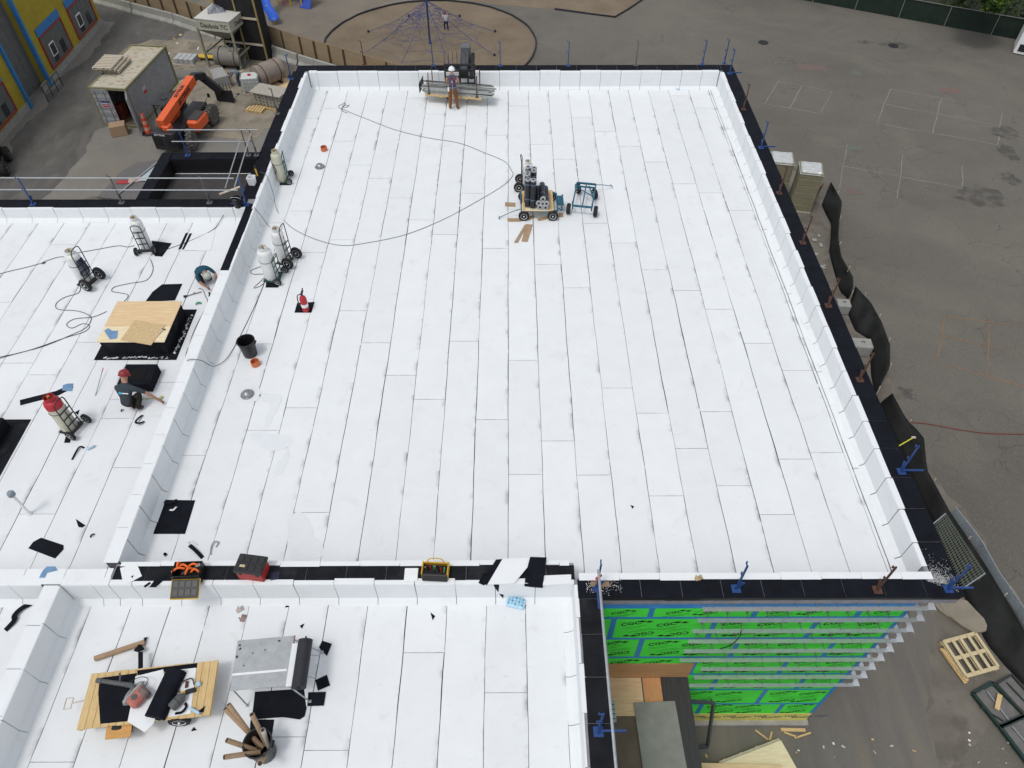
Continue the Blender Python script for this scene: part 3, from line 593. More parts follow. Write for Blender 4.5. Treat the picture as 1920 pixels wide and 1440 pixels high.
def propane(px,z,rz,label,h=1.15,r=.185,body=CYL,collar=None,frame=DARKST,wr=.13,wheels=True,hoop=1.25,lean=0,ww=.08,top=None):
    "propane cylinder standing on a two wheeled hand truck"
    c=P(*px,z); t=thing('propane_cylinder',label,'cylinder',c,rz,'propane cylinders on hand trucks'); y0=.02+r
    b=MB().lathe([(r*.8,.02),(r*.82,.05),(r,.09),(r,h*.83),(r*.95,h*.88),(r*.78,h*.92),(r*.4,h*.945),(.0,h*.95)],22,(0,y0,0)).lathe([(r*.78,0),(r*.86,.0),(r*.86,.06),(r*.78,.06)],18,(0,y0,.012)).build('tank',body,t,True)
    if top: MB().lathe([(r*1.006,h*.74),(r*1.006,h*.83),(r*.956,h*.882),(r*.786,h*.923),(r*.40,h*.949),(0,h*.954)],22,(0,y0,0)).build('painted_top',top,b,True)
    MB().cyl((0,y0,h*.955),(0,y0,h*1.03),.028,n=10).cyl((-.05,y0,h*1.0),(.05,y0,h*1.0),.016,n=8).cyl((0,y0,h*1.03),(0,y0,h*1.05),.04,n=10).build('valve',BRASS,b,True)
    MB().lathe([(r*.62,h*.925),(r*.62,h*1.03),(r*.58,h*1.03),(r*.58,h*.925)],16,(0,y0,0)).build('collar',collar or body,b,True)
    # hand truck frame at the back (y=0 plane), handle hoop at top
    f=MB(); w=r*.85
    f.tube([(-w,-.02,.06),(-w,-.02,hoop*.86),(-w*.8,-.05,hoop*.96),(-w*.3,-.07,hoop),(w*.3,-.07,hoop),(w*.8,-.05,hoop*.96),(w,-.02,hoop*.86),(w,-.02,.06)],.016,8)
    for z_ in (.12,.36,.60,.84): f.bar((-w,-.02,z_),(w,-.02,z_),.022,.03)
    f.bar((0,-.02,.12),(0,-.02,.84),.016,.02)
    f.build('truck_frame',frame,t,True)
    MB().box((0,y0-.02,.012),(2*r+.05,2*r,.012)).build('toe_plate',frame,t)
    MB().torus((0,y0,h*.62),(0,0,1),r+.006,.008,24,6).build('strap',frame,t,True)
    ax=r+.10
    MB().cyl((-ax,-.10,wr),(ax,-.10,wr),.014,n=8).bar((-w,-.02,.2),(-w,-.10,wr),.02).bar((w,-.02,.2),(w,-.10,wr),.02).build('axle',frame,t)
    for s in(-1,1): wheel(t,(s*ax,-.10,wr),(1,0,0),wr,ww)
    return t
def mat_label(t,red=True,z=.8,r=.19,a=R(60)):
    mb=MB(); mb.c=0; n=5
    for k in range(n):
        for j in range(1):
            a0=a+(k-n/2)*.12; a1=a0+.12
            mb.poly([(math.cos(a0)*r,r+.02+math.sin(a0)*r,z-.05),(math.cos(a1)*r,r+.02+math.sin(a1)*r,z-.05),(math.cos(a1)*r,r+.02+math.sin(a1)*r,z+.05),(math.cos(a0)*r,r+.02+math.sin(a0)*r,z+.05)])
    mb.build('warning_label',mat('label_red',(.5,.06,.04),rough=.6),t)
# back of hand truck faces +x/-y etc: rz turns local +y (cylinder side)
t=propane((540,338),MZ,R(95),'cream propane cylinder on green hand truck against the left parapet',h=1.28,r=.195,body=CYLC,frame=mat('green_frame',(.02,.07,.06),rough=.5),wr=.125)
MB().tube(smooth_path([(.21,.1+.1*math.sin(k*1.3),.35+.085*k+.05*math.cos(k*2)) for k in range(8)]+[(.15,.32,1.0),(-.1,.42,.9),(-.2,.3,.6),(-.1,.41,.35),(.12,.4,.5),(.22,.2,.9)]),.012).build('coiled_hose',BLACKP,t,True)
t=propane((545,492),MZ,R(72),'tall white propane cylinder on wide wheeled hand truck beside the left parapet',h=1.36,r=.205,frame=BLACKP,wr=.215,ww=.12,hoop=1.6); mat_label(t,z=1.02,r=.196,a=R(-70))
t=propane((524,522),MZ,R(80),'fat white propane cylinder on small hand truck near the left parapet',h=1.26,r=.238,frame=mat('green_frame',(0,0,0)),wr=.135,hoop=1.0); mat_label(t,z=.78,r=.222,a=R(-75))
t=propane((275,473),LZT,R(8),'tall white propane cylinder on black hand truck near the back of the left roof',h=1.28,r=.19,wr=.14,hoop=1.15)
t=propane((174,532),LZT,R(70),'white propane cylinder draped with dark blue hose on the left roof',h=1.28,r=.225,frame=BLACKP,wr=.225,ww=.12,hoop=1.5)
hb=MB()
for k in range(9):
    a=-.5+k*.13; hb.tube(smooth_path([(math.sin(a)*.225,.22-math.cos(a)*.225,1.02+.02*k%3*.01),(math.sin(a*1.3)*.245,.22-math.cos(a*1.3)*.25,.75),(math.sin(a*1.6)*.25,.22-math.cos(a*1.6)*.25,.5+.02*(k%3)),(math.sin(a*1.2)*.24,.22-math.cos(a*1.2)*.27,.42)]),.013)
hb.build('draped_hose',mat('navy_hose',(.012,.022,.06),rough=.6),t,True); MB().box((0,.2,.03),(.36,.30,.06),bev=.01).build('base_block',mat('pink_base',(.42,.17,.14),rough=.7),t)
t=propane((146,806),LZT,R(72),'red topped propane cylinder on black hand truck at left of the red helmet worker',h=1.28,r=.218,body=CYLC,wr=.16,hoop=1.3,top=RED,collar=RED)
# hoses
HOSE=mat('hose_black',(.02,.021,.024),rough=.55); HOSEG=mat('hose_grey',(.09,.11,.12),rough=.55)
def hose(pts,label,z=MZ,r=.013,m=HOSE):
    r*=.8
    pp=[P(q[0],q[1],(q[2] if len(q)>2 else z)+r) for q in pts]; return tag(MB().tube(smooth_path(pp,7),r,7).build('gas_hose',m,smooth=True),label,'hose')
hose([(488,322,.9),(500,330,.82),(512,362,.35),(520,395),(545,425),(590,448),(640,460),(690,455),(760,440),(830,412),(890,380),(940,350),(961,330),(958,318),(945,302),(905,285),(860,268),(800,258),(740,243),(690,224),(655,210),(635,200),(648,194),(640,206),(652,212)],'long grey hose looping across the main roof from the left parapet',r=.012,m=HOSEG)
hose([(655,196),(650,201),(642,200),(648,197),(654,199)],'small grey hose end loop at the far left of the main roof',r=.012,m=HOSEG)
hose([(476,388,.85),(490,405,.45),(505,425),(518,432),(528,430)],'short black hose dropping over the parapet to the tall cylinder',r=.011)
hose([(498,497),(480,503),(470,508),(475,514),(495,514),(503,520),(490,535),(476,540),(488,528),(497,522),(490,545),(470,590),(445,640),(425,672,.05),(405,686,.12),(392,684,.5),(378,676,.84),(360,674,.84),(350,676,.84)],'black hose running from the fat white cylinder over the divider wall',r=.012)
hose([(348,678,.6),(350,660),(365,618),(388,570),(385,555),(380,543),(372,541)],'black hose from the divider wall to the kneeling worker',z=LZT,r=.012)
hose([(429,388,HP+.01),(415,410,.4),(400,430),(360,450),(320,465),(283,478)],'black hose from the back parapet to the tall cylinder on the left roof',z=LZT,r=.012)
hose([(252,460),(240,463),(220,461),(180,468),(145,474)],'black hose linking the two cylinders on the left roof',z=LZT,r=.012)
hose([(128,482),(110,482),(82,491),(80,495),(84,492),(50,501),(20,508),(-30,520),(-180,548),(-420,560)],'black hose leading off the left edge from the hose draped cylinder',z=LZT,r=.012)
hose([(282,486),(287,505),(275,525),(245,531),(215,538),(210,546),(225,549),(240,553),(235,563),(225,568)],'black hose snaking towards the plywood roof hatch',z=LZT,r=.012)
hose([(150,530),(148,548),(120,558),(105,570),(110,580),(145,583),(168,592),(170,602),(160,615),(140,625),(85,648),(30,663),(-20,675),(-200,730),(-420,745)],'black hose snaking from the draped cylinder to the left edge',z=LZT,r=.012)
hose([(200,584),(175,594),(140,598),(125,608),(135,615),(155,607),(168,611),(158,622),(120,634),(60,655),(-20,678),(-190,738),(-410,760)],'black hose looping left from the plywood roof hatch',z=LZT,r=.012)
# fire extinguisher on its mat
scrap([(557,568),(590,566),(584,586),(552,586)],MZ,'black square mat under the fire extinguisher',name='rubber_mat')
c=P(574,582,MZ+.01); t=thing('fire_extinguisher','red fire extinguisher standing on a black mat on the main roof','extinguisher',c)
t.scale=(1.25,1.25,1.2); MB().lathe([(.085,0),(.09,.02),(.09,.42),(.075,.48),(.03,.53),(.03,.55)],18).build('tank',RED,t,True)
MB().lathe([(.0915,.16),(.0915,.27)],18).build('label_band',WHT,t,True)
MB().box((0,.01,.585),(.05,.10,.06),bev=.01).bar((0,-.02,.62),(.02,.13,.67),.03,.012).bar((0,-.02,.58),(.02,.12,.60),.03,.012).build('valve_handle',DARKST,t)
MB().tube(smooth_path([(-.03,0,.58),(-.11,-.02,.54),(-.13,-.03,.36),(-.115,-.02,.18)]),.014).build('hose',BLACKP,t,True)
# pipe stubs and drains
OR=mat('orange_pipe',(.55,.16,.06),rough=.5,var=.1)
for x,y,lab in ((608,282,'short orange pipe stub at the far left of the main roof'),(480,684,'short orange pipe stub beside the black bin')):
    tag(MB().lathe([(.13,0),(.13,.17),(.115,.17),(.115,.02),(0,.02)],18).build('pipe_stub',OR,smooth=True,loc=P(x,y,MZ)),lab,'pipe')
for x,y,lab in ((600,313,'domed metal roof drain near the far left of the main roof'),(464,740,'domed metal roof drain inside a damp patch near the left parapet')):
    t=thing('roof_drain',lab,'drain',P(x,y,MZ)); MB().lathe([(.2,0),(.2,.015),(.15,.025)],20).build('flange',STEEL,t,True)
    MB().lathe([(.145,.022),(.15,.06),(.12,.11),(.05,.145),(0,.15)],18).build('dome',STEEL,t,True)
    for k in range(10):
        a=2*math.pi*k/10; MB().bar((.155*math.cos(a),.155*math.sin(a),.03),(.07*math.cos(a),.07*math.sin(a),.148),.012,.012).build('strainer_rib',GALV,t)
# damp stains that wander from the drain
DAMP=mat('damp_membrane',(.695,.722,.735),rough=.5,var=.03,scale=3)
for pts in ([(445,737),(452,727),(480,726),(490,735),(485,748),(465,754),(447,748)],[(490,738),(520,740),(527,750),(520,770),(505,795),(497,800),(500,782),(508,757),(495,752)],[(470,815),(500,812),(545,820),(540,838),(505,843),(485,835)],[(536,838),(545,845),(530,885),(512,890),(518,870),(532,852)],[(553,962),(575,968),(592,1005),(606,1018),(600,1045),(548,1048),(540,990)],[(692,960),(706,985),(720,1000),(712,1020),(695,1010)]):
    ring=[P(x+rnd(-2,2),y+rnd(-2,2),.0105) for x,y in pts]; sp=smooth_path(ring[-2:]+ring+ring[:2],4); struct(MB().slab([p+Vector((rnd(-.02,.02),rnd(-.02,.02),0)) for p in sp[8:8+4*len(ring)]],.002).build('damp_stain',DAMP))
# black bin
c=P(470,664,MZ); t=thing('rubbish_bin','empty black plastic bin standing on the main roof','bin',c)
MB().lathe([(.20,0),(.205,.01),(.255,.56),(.275,.56),(.275,.60),(.245,.60),(.19,.03),(0,.03)],26).build('tub',BLACKP,t,True)
for s in(-1,1): MB().box((s*.275,0,.52),(.05,.14,.05),bev=.01).build('handle',BLACKP,t)
# black patch sheet + strips on the main roof
scrap([(308,937),(366,938),(347,1001),(281,1001)],MZ,'large black square sheet lying at the left edge of the main roof')
FW=mat('white_film',(.70,.70,.69),rough=.5)
def strip(pts,w,z,label,m=BLK,curl=.05,name='curled_strip'):
    pp=smooth_path([P(x,y,z+.006) for x,y in pts],5); n=len(pp)
    for i,p in enumerate(pp): p.z+=curl*(math.sin(math.pi*i/(n-1)))
    return tag(MB().ribbon(pp,w,.005).build(name,m),label,'offcut','curled membrane strips')
strip([(355,1022),(368,1034),(380,1046)],.09,MZ,'curled black strip near the orange tool box on the main roof'); strip([(352,1020),(358,1016),(370,1022)],.04,MZ,'white backing of a curled strip on the main roof',FW)
strip([(396,1040),(396,1030),(402,1018),(410,1018),(405,1026)],.03,MZ,'thin grey looped strip on the main roof',mat('grey_strip',(.25,.25,.26)))
strip([(308,940),(320,944),(333,938)],.1,MZ+.008,'thin black strip on the large black sheet'); strip([(318,956),(326,958),(331,950)],.05,MZ+.008,'thin white crescent strip on the large black sheet',FW)
strip([(308,1042),(313,1038)],.08,MZ,'tiny black scrap near the front wall'); scrap([(1182,947),(1189,949),(1186,954)],MZ,'tiny black triangle on the open main roof')
strip([(268,778),(260,788),(257,796),(264,796),(271,790)],.06,LZT,'curled black strip right of the crouching worker',curl=.1); strip([(135,862),(146,845),(152,839),(158,840)],.05,LZT,'bent black strip below the red topped cylinder'); strip([(227,772),(232,768)],.04,LZT,'tiny black strip by the crouching worker'); strip([(169,1008),(178,1001)],.04,LZT,'short black strip near the left roof front edge')
scrap([(142,973),(160,985),(154,989),(147,988)],LZT,'small black triangular scrap on the left roof'); scrap([(77,1008),(119,1022),(119,1030),(103,1047),(53,1028),(62,1016)],LZT,'black cut sheet near the front of the left roof')
BLUEF=mat('blue_film',(.14,.26,.42),rough=.45,var=.15,scale=6)
scrap([(88,1062),(104,1062),(108,1069),(88,1074),(84,1083),(73,1083),(80,1070)],HP+.012,'blue film backed offcut at the front edge of the left roof',BLUEF,name='blue_offcut')
strip([(10,1182),(28,1165),(30,1155),(45,1140),(70,1128)],.12,MZ,'wavy black strip on the corner roof',curl=.06)
# left-roof: hatch
def rect(x0,y0,x1,y1,z): return [(x0,y0,z),(x1,y0,z),(x1,y1,z),(x0,y1,z)]
a=P(176,640,LZ+.62); b=P(318,640,LZ+.62); c=P(336,567,LZ+.62); hx0=P(178,655,LZ).x; 
hx0,hx1=P(185,640,LZ+.55).x,P(306,640,LZ+.55).x; hy0,hy1=P(250,640,LZ+.55).y,P(250,567,LZ+.55).y
t=thing('roof_hatch','plywood covered roof hatch on a black curb on the left roof','hatch',((hx0+hx1)/2,(hy0+hy1)/2,LZT)); w,d=hx1-hx0,hy1-hy0
MB().box((0,0,.005),(w+.55,d+.5,.012)).build('base_flashing',BLK,t); MB().box((0,0,.26),(w,d,.52),bev=.01).build('curb',BLKL,t)
MB().box((0,.19*d,.55),(w+.10,.66*d,.02)).build('plywood_lid',PLY,t); MB().box((0,-.335*d,.553),(w+.10,.385*d,.02)).build('plywood_lid',PLYL,t)
sm=MB(); 
for k in range(40):
    a_=rnd(0,1); sm.box((w/2+.12+rnd(0,.10),-d/2+a_*d,.013),(rnd(.01,.05),rnd(.02,.12),.002),rz=rnd(0,1)); sm.box((-w/2+a_*w,-d/2-.12-rnd(0,.08),.013),(rnd(.03,.12),rnd(.01,.04),.002),rz=rnd(0,1))
stuff(sm.build('granule_smears',FW,t))
zt=LZT+.565
tag(MB().slab([P(x,y,zt+.016) for x,y in ((253,600),(310,609),(283,647),(226,637))],.014).build('loose_plywood',OSB),'loose rough plywood square lying tilted on the roof hatch','plywood')
tag(MB().slab([P(x,y,zt+.010) for x,y in ((195,620),(203,615),(210,620),(221,620),(219,634),(206,636))],.006).build('blue_offcut',BLUEF),'blue film offcut lying on the pale end of the roof hatch','offcut')
t=thing('hammer','small hammer lying on the plywood roof hatch','hammer',P(302,622,zt+.02),R(70)); MB().bar((-.14,0,0),(.12,0,0),.028,.022).build('handle',GREYWD,t); MB().bar((.12,-.06,0),(.12,.05,0),.03,.03).build('head',DARKST,t)
scrap([(286,547),(304,533),(342,532),(328,563),(272,566)],LZT,'large black cut sheet lying behind the roof hatch')
scrap([(284,451),(322,456),(304,481),(290,480)],LZT,'black four sided mat beside the tall cylinder on the left roof'); scrap([(252,474),(262,465),(266,476)],LZT,'black mat corner under the wheels of the tall cylinder')
scrap([(348,437),(353,436),(340,466),(334,468)],LZT,'left one of two narrow black strips by the white loose sheet'); scrap([(355,438),(360,437),(346,467),(341,468)],LZT,'right one of two narrow black strips by the white loose sheet')
tag(MB().slab([P(x,y,LZT+.008) for x,y in ((362,438),(403,436),(395,470),(344,469))],.005).build('loose_white_sheet',FLASH),'loose white membrane sheet beside two black strips on the left roof','sheet')
scrap([(530,510),(500,508),(498,539),(522,539)],MZ,'black mat under the fat white cylinder'); scrap([(524,478),(545,478),(548,497),(524,497)],MZ,'black mat under the tall cylinder by the parapet'); scrap([(524,341),(540,340),(546,347),(522,347)],MZ,'black mat under the cream cylinder')
# square black curb with opening
x0,x1=P(219,722,LZ+.3).x,P(278,722,LZ+.3).x; y0,y1=P(250,722,LZ+.3).y,P(250,685,LZ+.3).y
t=thing('vent_curb','square black membrane curb with a small square opening','curb',((x0+x1)/2+.03,(y0+y1)/2,LZT)); w,d=x1-x0,y1-y0; o=.20
for sx,sy,sw,sd in ((0,(d/2+o)/2,w,d/2-o),(0,-(d/2+o)/2,w,d/2-o),((w/2+o)/2,0,w/2-o,2*o),(-(w/2+o)/2,0,w/2-o,2*o)): MB().box((sx,sy,.16),(sw-.002,sd-.002,.32)).build('curb_side',BLK,t)
MB().box((0,0,.325),(w+.02,d+.02,.008)).build('top_sheet',BLK,t); MB().box((0,0,.331),(2*o,2*o,.004)).build('opening',mat('void_black',(.002,.002,.002),rough=1,var=0),t)
MB().bar((-o,o,.336),(o,o,.336),.03,.01).bar((o,o,.336),(o,-o,.336),.03,.01).build('opening_rim',BLKL,t)
# black curb at the left edge
c=P(0,850,LZ); t=thing('vent_curb','black membrane curb cut by the left edge of the picture','curb',(c.x-.75,c.y+.15,LZT))
MB().box((0,0,.2),(1.3,1.5,.4),bev=.01).build('curb_block',BLK,t); MB().box((.12,.05,.006),(1.95,1.9,.012)).build('base_flashing',BLKL,t)
# strip + blue film by red cylinder, mats
scrap([(37,750),(105,733),(136,719),(137,727),(108,742),(38,760)],LZT,'long black strip lying behind the red topped cylinder'); scrap([(118,722),(127,719),(137,719),(135,733),(116,732)],LZT+.007,'blue film end on the long black strip',BLUEF,name='blue_offcut')
scrap([(140,773),(149,768),(146,778)],LZT,'black scrap behind the red topped cylinder'); scrap([(125,811),(135,811),(131,830),(120,830)],LZT,'short black strip in front of the red topped cylinder')
t=thing('measuring_rod','thin blue grey rod with red tip leaning on the left roof','rod',P(179,742,LZT)); MB().tube([(0,0,.01),(-.05,.75,.12)],.012).build('shaft',mat('rod_blue',(.30,.38,.44),rough=.4),t); MB().tube([(-.05,.75,.12),(-.065,.95,.15)],.0125).build('tip',RED,t)
# vent pipe with cap
t=thing('vent_pipe','tall white vent pipe with grey cap on the left roof','pipe',P(56,964,LZT)); MB().lathe([(.07,0),(.06,.05),(.035,.09),(.035,.86)],14).build('pipe',WHT,t,True)
MB().lathe([(.05,.84),(.085,.87),(.085,.96),(.06,1.0),(0,1.0)],14).box((0,-.05,.92),(.06,.09,.07),bev=.01).build('cap',mat('cap_grey',(.22,.27,.31),rough=.5),t,True)
BOT=mat('bottle_plastic',(.38,.55,.66),rough=.15,var=.1)
def bottle(px,z,rz,label,L=.21):
    M=Matrix.Rotation(rz,3,'Z')@Matrix.Rotation(R(90),3,'Y'); t=thing('water_bottle',label,'bottle',P(*px,z+.035))
    MB().lathe([(.028,-L/2),(.033,-L/2+.01),(.033,L*.2),(.028,L*.3),(.013,L*.42),(.013,L/2)],12,(0,0,0),M).build('body',BOT,t,True); MB().lathe([(.015,L/2-.02),(.015,L/2+.004)],10,(0,0,0),M).build('cap',mat('cap_blue',(.05,.25,.5)),t,True)
bottle((171,839),LZT,R(35),'clear water bottle lying on the left roof'); bottle((1270,167),MZ,R(-30),'clear water bottle at the far right of the main roof')
for x,y,z in ((370,563,LZT),):
    strip([(367,571),(372,569),(378,569)],.07,z,'small green scrap near the roof hatch',mat('green_scrap',(.03,.30,.14)),name='green_scrap')
# bucket on the coping, white pail, level
t=thing('black_bucket','black bucket with wire handle on the coping at the roof junction','bucket',P(447,387,HP+.012)); MB().lathe([(.13,0),(.16,.33),(.17,.33),(.17,.36),(.15,.36),(.125,.02),(0,.02)],20).build('pail',BLACKP,t,True); MB().torus((0,-.03,.34),(0,.75,.6),.17,.006,20,5).build('wire_handle',WHT,t,True)
t=thing('white_pail','square white pail sitting on the left coping near the well','bucket',P(474,345,HP+.012)); MB().lathe([(.15,0),(.18,.28),(.19,.28),(.19,.31),(.16,.31),(.14,.02),(0,.02)],4,M=Matrix.Rotation(R(40),3,'Z')).build('pail',WHT,t); 
t=thing('yellow_trowel','yellow handled tool standing behind the white pail','tool',P(483,330,HP+.012)); MB().bar((0,0,0),(-.03,.05,.28),.05,.03).build('handle',YEL,t); MB().bar((-.03,.05,.28),(-.05,.07,.40),.06,.015).build('blade',DARKST,t)
# ------------------------------------------------------------ carts on the main roof
ROLL=mat('roll_black',(.012,.013,.018),rough=.5,var=.3,scale=12,spec=.5); SILV=mat('roll_end',(.42,.43,.45),rough=.45,metal=.4,var=.3,scale=30)
BAND=mat('roll_band',(.10,.15,.24),rough=.4,var=.3,scale=20)
def roll(a,b,label,r=.10):
    a=Vector(a);b=Vector(b); d=(b-a).normalized(); L=(b-a).length; t=thing('membrane_roll',label,'roll',a,0,'rolls of roofing membrane on the cart'); o=Vector((0,0,0))
    MB().cyl(o,d*L,r,n=18).build('roll_body',ROLL,t,True)
    for e,s in ((d*L,1),(o,-1)):
        M=(d*s).to_track_quat('Z','Y').to_matrix(); MB().lathe([(r*1.01,-.05),(r*1.015,.001),(r*.8,.004),(r*.5,.002),(r*.46,-.03),(0,-.03)],16,e,M).build('roll_end',SILV,t,True)
    for q in (.3,.82): MB().cyl(d*L*q,d*(L*q+.035),r*1.012,n=18,cap=False).build('paper_band',BAND,t,True)
    return t
t=thing('roll_cart','teal flatbed cart with plywood deck loaded with black membrane rolls','cart',(1.02,23.0,MZ))
fr=MB()
for y in (-.55,.55): fr.bar((-.62,y,.36),(.72,y,.36),.05,.05)
for x in (-.6,-.1,.4,.72): fr.bar((x,-.55,.36),(x,.55,.36),.05,.05)
fr.build('frame',TEAL,t)
MB().box((-.02,.0,.405),(1.12,1.22,.03)).build('deck_board',PLYL,t); 
for x in (.43,.53): MB().box((x,.02,.435),(.085,1.28,.035),bev=.004).build('plank',PINE,t)
MB().box((-.52,.0,.435),(.085,1.2,.035),bev=.004).build('plank',PINE,t)
for x in (-.51,.55):
    for y in (-.62,.60): wheel(t,(x,y,.20),(0,1,0),.20,.13); MB().bar((x,y*.85,.2),(x,y*.85,.36),.04).build('wheel_bracket',TEAL,t)
MB().tube([(-.62,-.35,.3),(-.95,-.40,.22),(-1.42,-.52,.05)],.014).tube([(-1.42,-.62,.06),(-1.42,-.42,.04)],.014).build('pull_handle',TEAL,t)
MB().box((.85,.05,.40),(.22,.5,.10),bev=.01).box((.92,.0,.50),(.05,.4,.12)).tube([(.75,-.4,.38),(.9,-.3,.2),(.92,.3,.25)],.02).build('hitch',TEAL,t)
MB().box((-.62,.15,.46),(.04,.6,.18)).build('side_bracket',TEAL,t)
cz=MZ+.425
for i,(x,y,lab) in enumerate(((-.38,-.38,'front left standing'),(-.20,-.46,'front middle standing'),(-.40,-.16,'second row left standing'),(-.39,.06,'third row left standing'),(-.17,.12,'third row middle standing'),(-.37,.30,'rear left standing'),(-.15,.34,'rear middle standing'))):
    roll((1.02+x,23.0+y,cz),(1.02+x+.01,23.0+y+.01,cz+1.16+.03*(i%3)),lab+' black membrane roll with silver end on the teal cart')
for i,(x,z,lab) in enumerate(((.07,.10,'lower left'),(.275,.10,'lower right'),(.17,.275,'middle upper'),(.02,.29,'left upper'),(.30,.285,'right upper'),(.17,.44,'topmost'))):
    roll((1.02+x,22.42+rnd(-.03,.03),cz+z),(1.02+x,23.42,cz+z),lab+' lying black membrane roll on the teal cart')
t=propane((979,352),MZ,R(-95),'white propane cylinder on tall hand truck behind the roll cart',h=1.15,r=.19,frame=mat('brown_frame',(.05,.03,.03),rough=.6),wr=.205,ww=.12,hoop=1.4)
t=thing('flatbed_cart','empty teal steel cart frame standing right of the roll cart','cart',(2.78,23.4,MZ),R(-10))
fr=MB().bar((-.36,-.75,.40),(-.36,.75,.40),.05,.05).bar((.36,-.75,.40),(.36,.75,.40),.05,.05).bar((-.36,-.72,.38),(.36,-.72,.38),.06,.06).bar((-.36,.75,.40),(.36,.75,.40),.06,.06).bar((0,-.72,.39),(0,.75,.39),.045,.045).bar((-.36,.55,.38),(.36,.55,.38),.05,.05).bar((-.34,.5,.36),(.34,.0,.36),.025,.025).bar((.34,.0,.34),(.1,.7,.34),.035,.05)
fr.build('frame',TEAL,t)
for x in (-.36,.36): MB().box((x,-.70,.47),(.06,.06,.14)).build('stake_pocket',TEAL,t)
for x in (-.50,.50): wheel(t,(x,-.68,.20),(1,0,0),.20,.15); MB().bar((x*.7,-.68,.2),(x*.7,-.68,.38),.05).build('wheel_bracket',TEAL,t)
wheel(t,(-.30,.68,.20),(.9,.5,0),.20,.14); wheel(t,(.36,.42,.20),(.9,.5,0),.20,.14)
MB().tube([(.3,.75,.38),(.55,.95,.28),(.95,1.22,.10)],.014).tube([(.90,1.30,.10),(1.0,1.14,.10)],.014).build('pull_handle',TEAL,t)
def card(pts,label,z=MZ,h=.05):
    return tag(MB().slab([P(x,y,z+h) for x,y in pts],h).build('cardboard_piece',CARD),label,'cardboard')
card([(984,421),(988,422),(971,454),(964,454)],'narrow folded cardboard strip left of the wide one in front of the roll cart',h=.03); card([(986,420),(999,421),(989,453),(978,452)],'wide flat cardboard piece in front of the roll cart',h=.02)
card([(951,409),(972,409),(1001,404),(1002,408),(975,415),(952,415)],'cardboard strip under the front left wheel of the roll cart',h=.02); card([(1007,409),(1030,405),(1032,409),(1010,414)],'cardboard strip at left of the front right wheel of the roll cart',h=.02)
card([(1047,399),(1055,399),(1057,406),(1045,407)],'cardboard strip at right of the front right wheel of the roll cart',h=.02); card([(947,379),(966,380),(966,387),(947,386)],'cardboard strip left of the roll cart near its handle',h=.02)
# ------------------------------------------------------------ things on the wall between main and front roofs
TZ=HP+.012
scrap([(225,1065),(256,1056),(266,1080),(238,1095),(230,1090)],TZ+.004,'white angular membrane offcut at the left end of the wall top',FLASH); scrap([(245,1082),(250,1078),(249,1083)],TZ+.012,'small dark notch scrap on the white offcut')
scrap([(290,1087),(308,1080),(311,1083),(292,1101),(280,1101)],TZ+.008,'black offcut strip left of the open orange tool box'); scrap([(269,1099),(280,1091),(283,1093),(272,1102)],TZ+.008,'small black offcut left of the open tool box')
c=P(354,1092,TZ); t=thing('open_tool_box','open black tool box full of orange tools on the wall top','tool box',c,R(2))
for x,y,sx,sy in ((0,-.0,.62,.02),(0,.36,.62,.02),(-.30,.18,.02,.36),(.30,.18,.02,.36)): MB().box((x,y,.15),(sx,sy,.30),bev=.004).build('box_side',BLACKP,t)
MB().box((0,.18,.01),(.6,.36,.02)).build('box_floor',BLACKP,t)
for k in range(3): pass
lid=MB().box((0,-.20,.08),(.62,.40,.05),rx=R(22),bev=.008).build('lid',mat('lid_grey',(.045,.05,.045),rough=.6),t)
for k in range(4):
    for j in range(2): MB().box((-.21+k*.14,-.11-.17*j,.142-.068*j),(.11,.13,.02),rx=R(22)).build('lid_tray',BLACKP,lid)
MB().bar((-.31,-.005,.165),(.31,-.005,.165),.02,.02).bar((-.31,-.40,.005),(.31,-.40,.005),.02,.02).bar((.31,-.4,.005),(.31,-.005,.165),.02,.02).bar((-.31,-.4,.005),(-.31,-.005,.165),.02,.02).build('lid_trim',YEL,lid)
OT=mat('tool_orange',(.75,.14,.02),rough=.5)
for k,(x,y,a,L) in enumerate(((-.2,.18,.4,.3),(-.08,.25,-.5,.28),(.05,.14,1.0,.26),(.12,.27,.1,.25),(-.22,.3,1.3,.2),(.2,.12,-.2,.2))):
    MB().tube(smooth_path([(x-L/2*math.cos(a),y-L/2*math.sin(a)*.6,.24),(x,y+.03,.30+.02*(k%3)),(x+L/2*math.cos(a),y+L/2*math.sin(a)*.6,.25)],4),.026,8).build('orange_tool',OT,t,True)
for x,y,m in ((.15,.2,DARKST),(-.05,.1,DARKST),(.22,.28,STEEL)): MB().box((x,y,.22),(.12,.08,.12),rz=.5,bev=.01).build('dark_tool',m,t)
c=P(472,1088,TZ); t=thing('red_tool_box','red tool box with black ribbed lid on the wall top','tool box',c,R(-8)); REDP=mat('red_plastic',(.36,.025,.02),rough=.5,var=.1)
MB().box((0,.19,.17),(.60,.40,.34),bev=.015).build('box_body',REDP,t); lid=MB().box((0,.20,.37),(.66,.46,.07),bev=.015).build('lid',mat('lid_black',(.022,.022,.024),rough=.6),t)
for k in range(4):
    for j in range(2): MB().box((-.24+k*.16,.10+j*.2,.412),(.11,.15,.02),bev=.006).build('lid_rib',mat('lid_black',(0,0,0)),lid)
for x in (-.2,.2): MB().box((x,-.02,.30),(.07,.03,.10),bev=.006).build('latch',BLACKP,t)
MB().box((-.15,.12,.424),(.12,.06,.004)).build('sticker',mat('sticker_tan',(.5,.42,.25)),lid)
scrap([(508,1074),(525,1071),(522,1086),(507,1088)],TZ,'dark navy cloth on the wall top right of the red tool box',mat('navy_cloth',(.02,.022,.05),rough=.9),name='dark_cloth')
